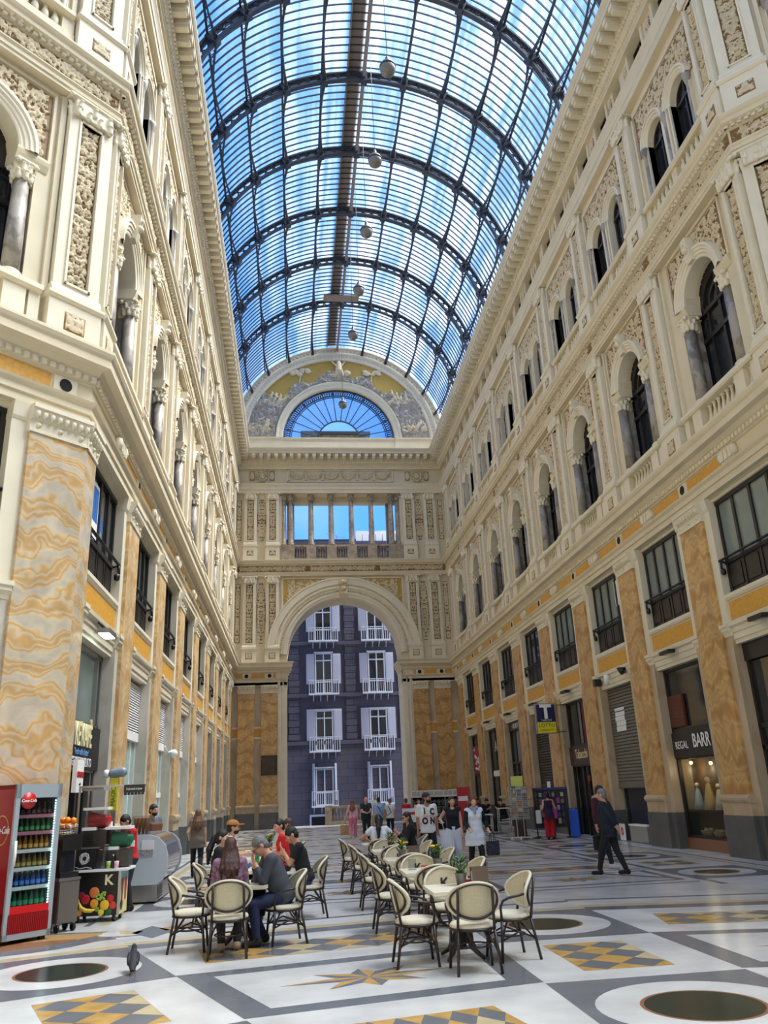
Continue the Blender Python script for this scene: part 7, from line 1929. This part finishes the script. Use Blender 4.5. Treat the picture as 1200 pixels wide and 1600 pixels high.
# --- standing and walking
WK = dict(al=(.1,-.2,.085), ar=(-.09,.26,.14)); WK2 = dict(al=(.09,.24,.13), ar=(-.1,-.2,.085))
o, tp, tm, wp, hd = person('man in white T-shirt lettered ICON with dark beard turning his head', (3.27,21.06,0), .12, 1.79, hair='short', hairc=(18,16,16), beard=(26,22,20), skinc=(170,118,92), top=(224,222,218), sleeve=.75, hem=-.06, bottom=(20,20,24), hy=.75, fat=.02, legw=.02, **WK)
for ch, x, z in (('I',-.09,1.38),('C',.1,1.36),('O',-.09,1.15),('N',.1,1.15)): decal(tm, ch, .2, z, MT['signdark'], tp, x=x, sx=.85)
decal(tm, 'CALIFORNIA', .06, 1.26, mat('pink_print', (226,150,160), .8), tp, x=0, sx=.8)
LB = (4.03,21.69,0)
o, tp, tm, wp, hd = person('long haired woman in black sleeveless top and wide white trousers smiling', LB, -.12, 1.67, fem=True, hair='long', hairc=(38,26,22), skinc=(210,160,134), top=(20,20,24), tank=False, sleeve=.12, bottom=(220,224,230), legw=.05, shoe=(220,220,220), hy=.2, wr=(-.3,-.2,1.12), poleR=(-.6,.5,-.6), **WK2)
q = world(LB, -.12, wp['R']); bg_ = bag('shopping_bag', 'large white plastic shopping bag carried in front of woman in white trousers', (q[0]-.12, q[1]-.1, q[2]-.8), -.1, .58, .16, .64, (236,238,240), .2)
em = M(); em.arcband([(.05,.092),(.058,.092)], 0, .34, 0, 2*PI, 16); em.tube([(-.03,-.093,.31),(0,-.093,.38),(.03,-.093,.31)], .004, 4); em.obj('emblem', MT['grey'], bg_)
LV = (4.22,19.96,0)
o, tp, tm, wp, hd = person('woman with curly auburn hair in long pale blue waistcoat over black sleeves', LV, .05, 1.66, fem=True, hair='curly', hairc=(120,66,36), skinc=(216,164,138), top=(222,228,236), sleeve=.1, hem=-.28, bottom=(20,20,24), shoe=(214,214,216), fat=.02, wl=(.3,-.12,.98), wr=(-.2,-.24,1.0), **WK)
# black sleeves of the jumper beneath the waistcoat, and a scarf
for sg, k in ((1,'L'),(-1,'R')):
    s_ = SDF(); sc_ = 1.66/1.72; sh = Vector((sg*.165,0,1.415)); w_ = Vector((.3,-.12,.98)) if sg > 0 else Vector((-.2,-.24,1.0)); el, w2 = ik(sh, w_, .285, .255, Vector((sg*.35,.9,-.25)))
    s_.cap(tuple(sh*sc_), tuple(el*sc_), .068, .058, k=.01); s_.cap(tuple(el*sc_), tuple(el.lerp(w2,.85)*sc_), .058, .044, k=.015, cut1=True); inst(s_.mesh('sleeve', cloth((20,22,30)), .012), 'sleeve', o)
s_ = SDF(); s_.cap((-.05,-.03,1.42),(.05,-.03,1.42),.06,k=.02); s_.cap((0,-.1,1.4),(0,-.13,1.3),.04,.02,k=.02); inst(s_.mesh('scarf', cloth((150,164,186)), .012), 'scarf', o)
q = world(LV, .05, wp['L']); bag('handbag', 'black and white striped bag hanging from arm of the curly haired woman', (q[0]+.05, q[1]-.02, q[2]-.5), .3, .28, .12, .3, (24,26,36), .2, pat=(60,64,80))
LM = (7.15,19.5,0)
o, tp, tm, wp, hd = person('man in dark maroon jumper with white collar facing the old man in navy', LM, .62, 1.78, hair='short', hairc=(24,18,16), skinc=(196,140,114), top=(62,20,26), sleeve=1.85, hem=-.08, bottom=(26,28,38), shoe=(196,196,200), collar=(226,226,226), fat=.03, hy=.3, hp=.15, wr=(-.3,-.05,.86), **WK2)
q = world(LM, .62, wp['R']); bag('black_bag', 'floppy black bag carried low by the man in maroon jumper', (q[0]-.02, q[1], q[2]-.42), .5, .2, .1, .3, (18,18,20), .14)
person('old man in navy jacket walking with his hands clasped behind his back', (6.67,17.85,0), -2.25, 1.72, hair='short', hairc=(132,132,130), skinc=(200,150,126), top=(24,30,44), sleeve=1.8, hem=-.14, bottom=(22,22,28), shoe=(20,20,22), fat=.05, lean=.06, wl=(.07,.2,.95), wr=(-.04,.2,.93), poleL=(1,.3,-.2), poleR=(-1,.3,-.2), al=(.1,-.27,.085), ar=(-.1,.26,.1))
person('woman in black strappy top and wide red trousers seen from behind at souvenir rack', (9.25,30.57,0), PI-.25, 1.6, fem=True, hair='bun', hairc=(22,18,18), skinc=(204,152,126), top=(40,24,50), tank=True, sleeve=.1, hem=-.16, bottom=(170,18,28), legw=.05, shoe=(20,20,22), wr=(-.2,-.3,1.1), wl=(.2,-.2,1.0))
person('woman with long light brown hair and taupe T-shirt walking away by gelato counter', (-2.5,22.97,0), PI+.1, 1.62, fem=True, hair='long', hairc=(120,78,48), top=(112,98,88), sleeve=.5, hem=-.16, bottom=(20,20,24), shoe=(24,22,22), fat=.015, wl=(.22,-.12,1.0), **WK)
LP = (2.61,38.37,0)
o, tp, tm, wp, hd = person('woman in pink blouse and pink trousers walking away with long fair hair', LP, PI-.15, 1.61, fem=True, hair='long', hairc=(130,90,62), top=(214,140,150), toppat=(226,180,180), sleeve=1.7, bottom=(222,120,150), legw=.02, shoe=(214,190,90), wl=(.34,-.02,.9), **WK2)
q = world(LP, PI-.15, wp['L']); bag('tote_bag', 'beige straw tote bag hanging from hand of woman in pink', (q[0]-.04, q[1]+.02, q[2]-.62), .2, .36, .14, .42, (186,158,112), .2)
LGm = (3.03,36.28,0)
o, tp, tm, wp, hd = person('bald man in dark green shirt looking down at his telephone', LGm, .25, 1.7, hair='bald', skinc=(208,152,128), top=(24,42,48), sleeve=.7, hem=-.06, bottom=(22,22,26), fat=.05, hp=.4, wl=(.04,-.36,1.12), wr=(-.1,-.34,1.1), poleL=(.6,.2,-1), poleR=(-.6,.2,-1))
q = world(LGm, .25, (wp['L'] + wp['R'])/2); t = thing('telephone', 'dark telephone held in both hands by the bald man', 'phone', (q[0], q[1]-.02, q[2]+.005), .25); M().box(-.035,.035,-.07,.07,0,.009).obj('body', MT['black'], t); M().box(-.032,.032,-.066,.066,.009,.011).obj('screen', MT['glassdk'], t)
person('grey haired man in white shirt walking away behind man in light blue', (3.78,40.0,0), PI, 1.82, hair='short', hairc=(170,170,168), top=(226,226,228), sleeve=.7, hem=-.05, bottom=(190,170,130), fat=.03, **WK)
LBm = (3.72,37.7,0)
o, tp, tm, wp, hd = person('man in light blue shirt with dark strap across his back walking away', LBm, PI+.1, 1.65, hair='short', hairc=(40,34,32), top=(150,180,218), sleeve=.8, hem=-.06, bottom=(70,74,84), fat=.045, **WK2)
def strap(o, s, hipx):
    m = M(); m.tube([(.12*s,.02,1.44*s),(.06*s,.15*s,1.34*s),(-.06*s,.165*s,1.12*s),(hipx*s,.1*s,.95*s)], .016, 5); m.obj('strap', MT['black'], o)
strap(o, .96, -.18)
o, tp, tm, wp, hd = person('person in white T-shirt and navy trousers walking away with thin strap', (4.24,37.85,0), PI-.1, 1.58, hair='short', hairc=(140,100,70), top=(232,232,230), sleeve=.6, hem=-.05, bottom=(26,30,44), shoe=(220,220,220), **WK); strap(o, .92, .16)
person('person in red long sleeved shirt seen from behind near the white board', (4.88,37.17,0), PI+.3, 1.56, fem=True, hair='short', hairc=(90,54,36), top=(200,30,40), sleeve=1.8, hem=-.1, bottom=(40,40,48), fat=.02)
person('dark haired person in pale pink top raising hand to chin by the stall', (5.35,36.6,0), .2, 1.52, fem=True, hair='short', hairc=(28,22,22), top=(214,186,178), sleeve=.6, bottom=(40,40,46), wr=(-.04,-.26,1.24), poleR=(-.6,.0,-1))
person('young helper in red shirt bending behind the juice cart', (-3.05,16.75,0), -.9, 1.66, hair='short', hairc=(40,28,24), top=(206,28,34), sleeve=.6, bottom=(40,40,46), hp=.4, lean=.12, wl=(.1,-.35,1.0), wr=(-.12,-.35,1.0))
o, tp, tm, wp, hd = person('server in grey shirt and brown apron behind the gelato counter', (-3.22,20.15,0), .9, 1.8, hair='short', hairc=(36,26,22), beard=(40,30,26), top=(90,100,110), sleeve=.6, bottom=(40,40,46), hp=.1, wl=(.1,-.35,1.1), wr=(-.12,-.3,1.12))
s_ = SDF(); s_.box((0,-.13,1.05),(.14,.02,.34),.03,k=0); inst(s_.mesh('apron', cloth((120,74,44)), .014), 'apron', o)
for x, y, lb, c in ((9.55,38.5,'person in black seated on white stool by bistro front','stool beneath person in black nearest the bistro front'),(8.9,39.6,'person in dark clothes seated with back to the far stall','stool beneath seated person in dark clothes by the far stall')):
    wire_table(x, y, .5, 'white wire '+c, 'stool', 'stool')
    person(lb, (x,y,0), -1.2 if x > 9 else .5, 1.72, sit=True, seatz=.62, hair='short', hairc=(24,20,18), top=(24,24,28), sleeve=1.7, bottom=(26,26,30), hp=.35, lean=.2, wl=(.06,-.34,.95), wr=(-.06,-.34,.95))
# ------------------------------------------------------------------ daylight, camera
w = bpy.data.worlds.new('sky'); SC.world = w; w.use_nodes = True; t = w.node_tree; t.nodes.clear()
out = node(t, 'ShaderNodeOutputWorld'); bg = node(t, 'ShaderNodeBackground'); t.links.new(bg.outputs[0], out.inputs[0])
tc = node(t, 'ShaderNodeTexCoord')
mp = node(t, 'ShaderNodeMapping'); mp.inputs['Scale'].default_value = (1,1,1.6); t.links.new(tc.outputs['Generated'], mp.inputs[0])
n = node(t, 'ShaderNodeTexNoise', Scale=2.1, Detail=6., Roughness=.55, Distortion=.3); t.links.new(mp.outputs[0], n.inputs['Vector'])
sx = node(t, 'ShaderNodeSeparateXYZ'); t.links.new(tc.outputs['Generated'], sx.inputs[0])
r = node(t, 'ShaderNodeValToRGB'); r.color_ramp.elements[0].position = .48; r.color_ramp.elements[1].position = .76
r.color_ramp.elements[0].color = (0,0,0,1); r.color_ramp.elements[1].color = (1,1,1,1); t.links.new(n.outputs['Fac'], r.inputs[0])
mx = node(t, 'ShaderNodeMix', data_type='RGBA'); mx.inputs[6].default_value = (.10,.35,.95,1); mx.inputs[7].default_value = (1.05,1.12,1.22,1)
el = node(t, 'ShaderNodeMapRange'); el.inputs['From Min'].default_value = .15; el.inputs['From Max'].default_value = .75; el.inputs['To Min'].default_value = .0; el.inputs['To Max'].default_value = 1.
t.links.new(sx.outputs[2], el.inputs[0]); cm = node(t, 'ShaderNodeMath', operation='MULTIPLY'); t.links.new(r.outputs[0], cm.inputs[0]); t.links.new(el.outputs[0], cm.inputs[1])
t.links.new(cm.outputs[0], mx.inputs['Factor'])
t.links.new(mx.outputs[2], bg.inputs[0]); bg.inputs[1].default_value = .88
sd = bpy.data.lights.new('sun', 'SUN'); sd.energy = 10.; sd.angle = math.radians(40); sd.color = (1,.97,.92)
so = bpy.data.objects.new('sun', sd); COL.objects.link(so)
so.rotation_euler = Vector((-.62,-.04,-1.)).to_track_quat('-Z','Y').to_euler()
f, yaw, pitch, roll = 1257.75, .1198, .3353, -.0439
cy, sy, cp, sp = math.cos(yaw), math.sin(yaw), math.cos(pitch), math.sin(pitch)
fw = Vector((sy*cp, cy*cp, sp)); rt = Vector((cy,-sy,0)); up = rt.cross(fw)
r2 = math.cos(roll)*rt+math.sin(roll)*up; u2 = -math.sin(roll)*rt+math.cos(roll)*up
cd = bpy.data.cameras.new('camera'); co = bpy.data.objects.new('camera', cd); COL.objects.link(co)
co.matrix_world = Matrix(((r2.x,u2.x,-fw.x,0),(r2.y,u2.y,-fw.y,0),(r2.z,u2.z,-fw.z,1.85),(0,0,0,1)))
cd.sensor_fit = 'VERTICAL'; cd.sensor_height = 36; cd.lens = f/1600*36; cd.clip_start = .05; cd.clip_end = 500
SC.camera = co
SC.view_settings.view_transform = 'Standard'; SC.view_settings.look = 'None'; SC.view_settings.gamma = 1; SC.view_settings.exposure = 0.85
SC.cycles.use_denoising = True
SC.cycles.max_bounces = 8; SC.cycles.diffuse_bounces = 5; SC.cycles.glossy_bounces = 3; SC.cycles.transparent_max_bounces = 10
SC.cycles.caustics_reflective = False; SC.cycles.caustics_refractive = False; SC.cycles.sample_clamp_indirect = 6
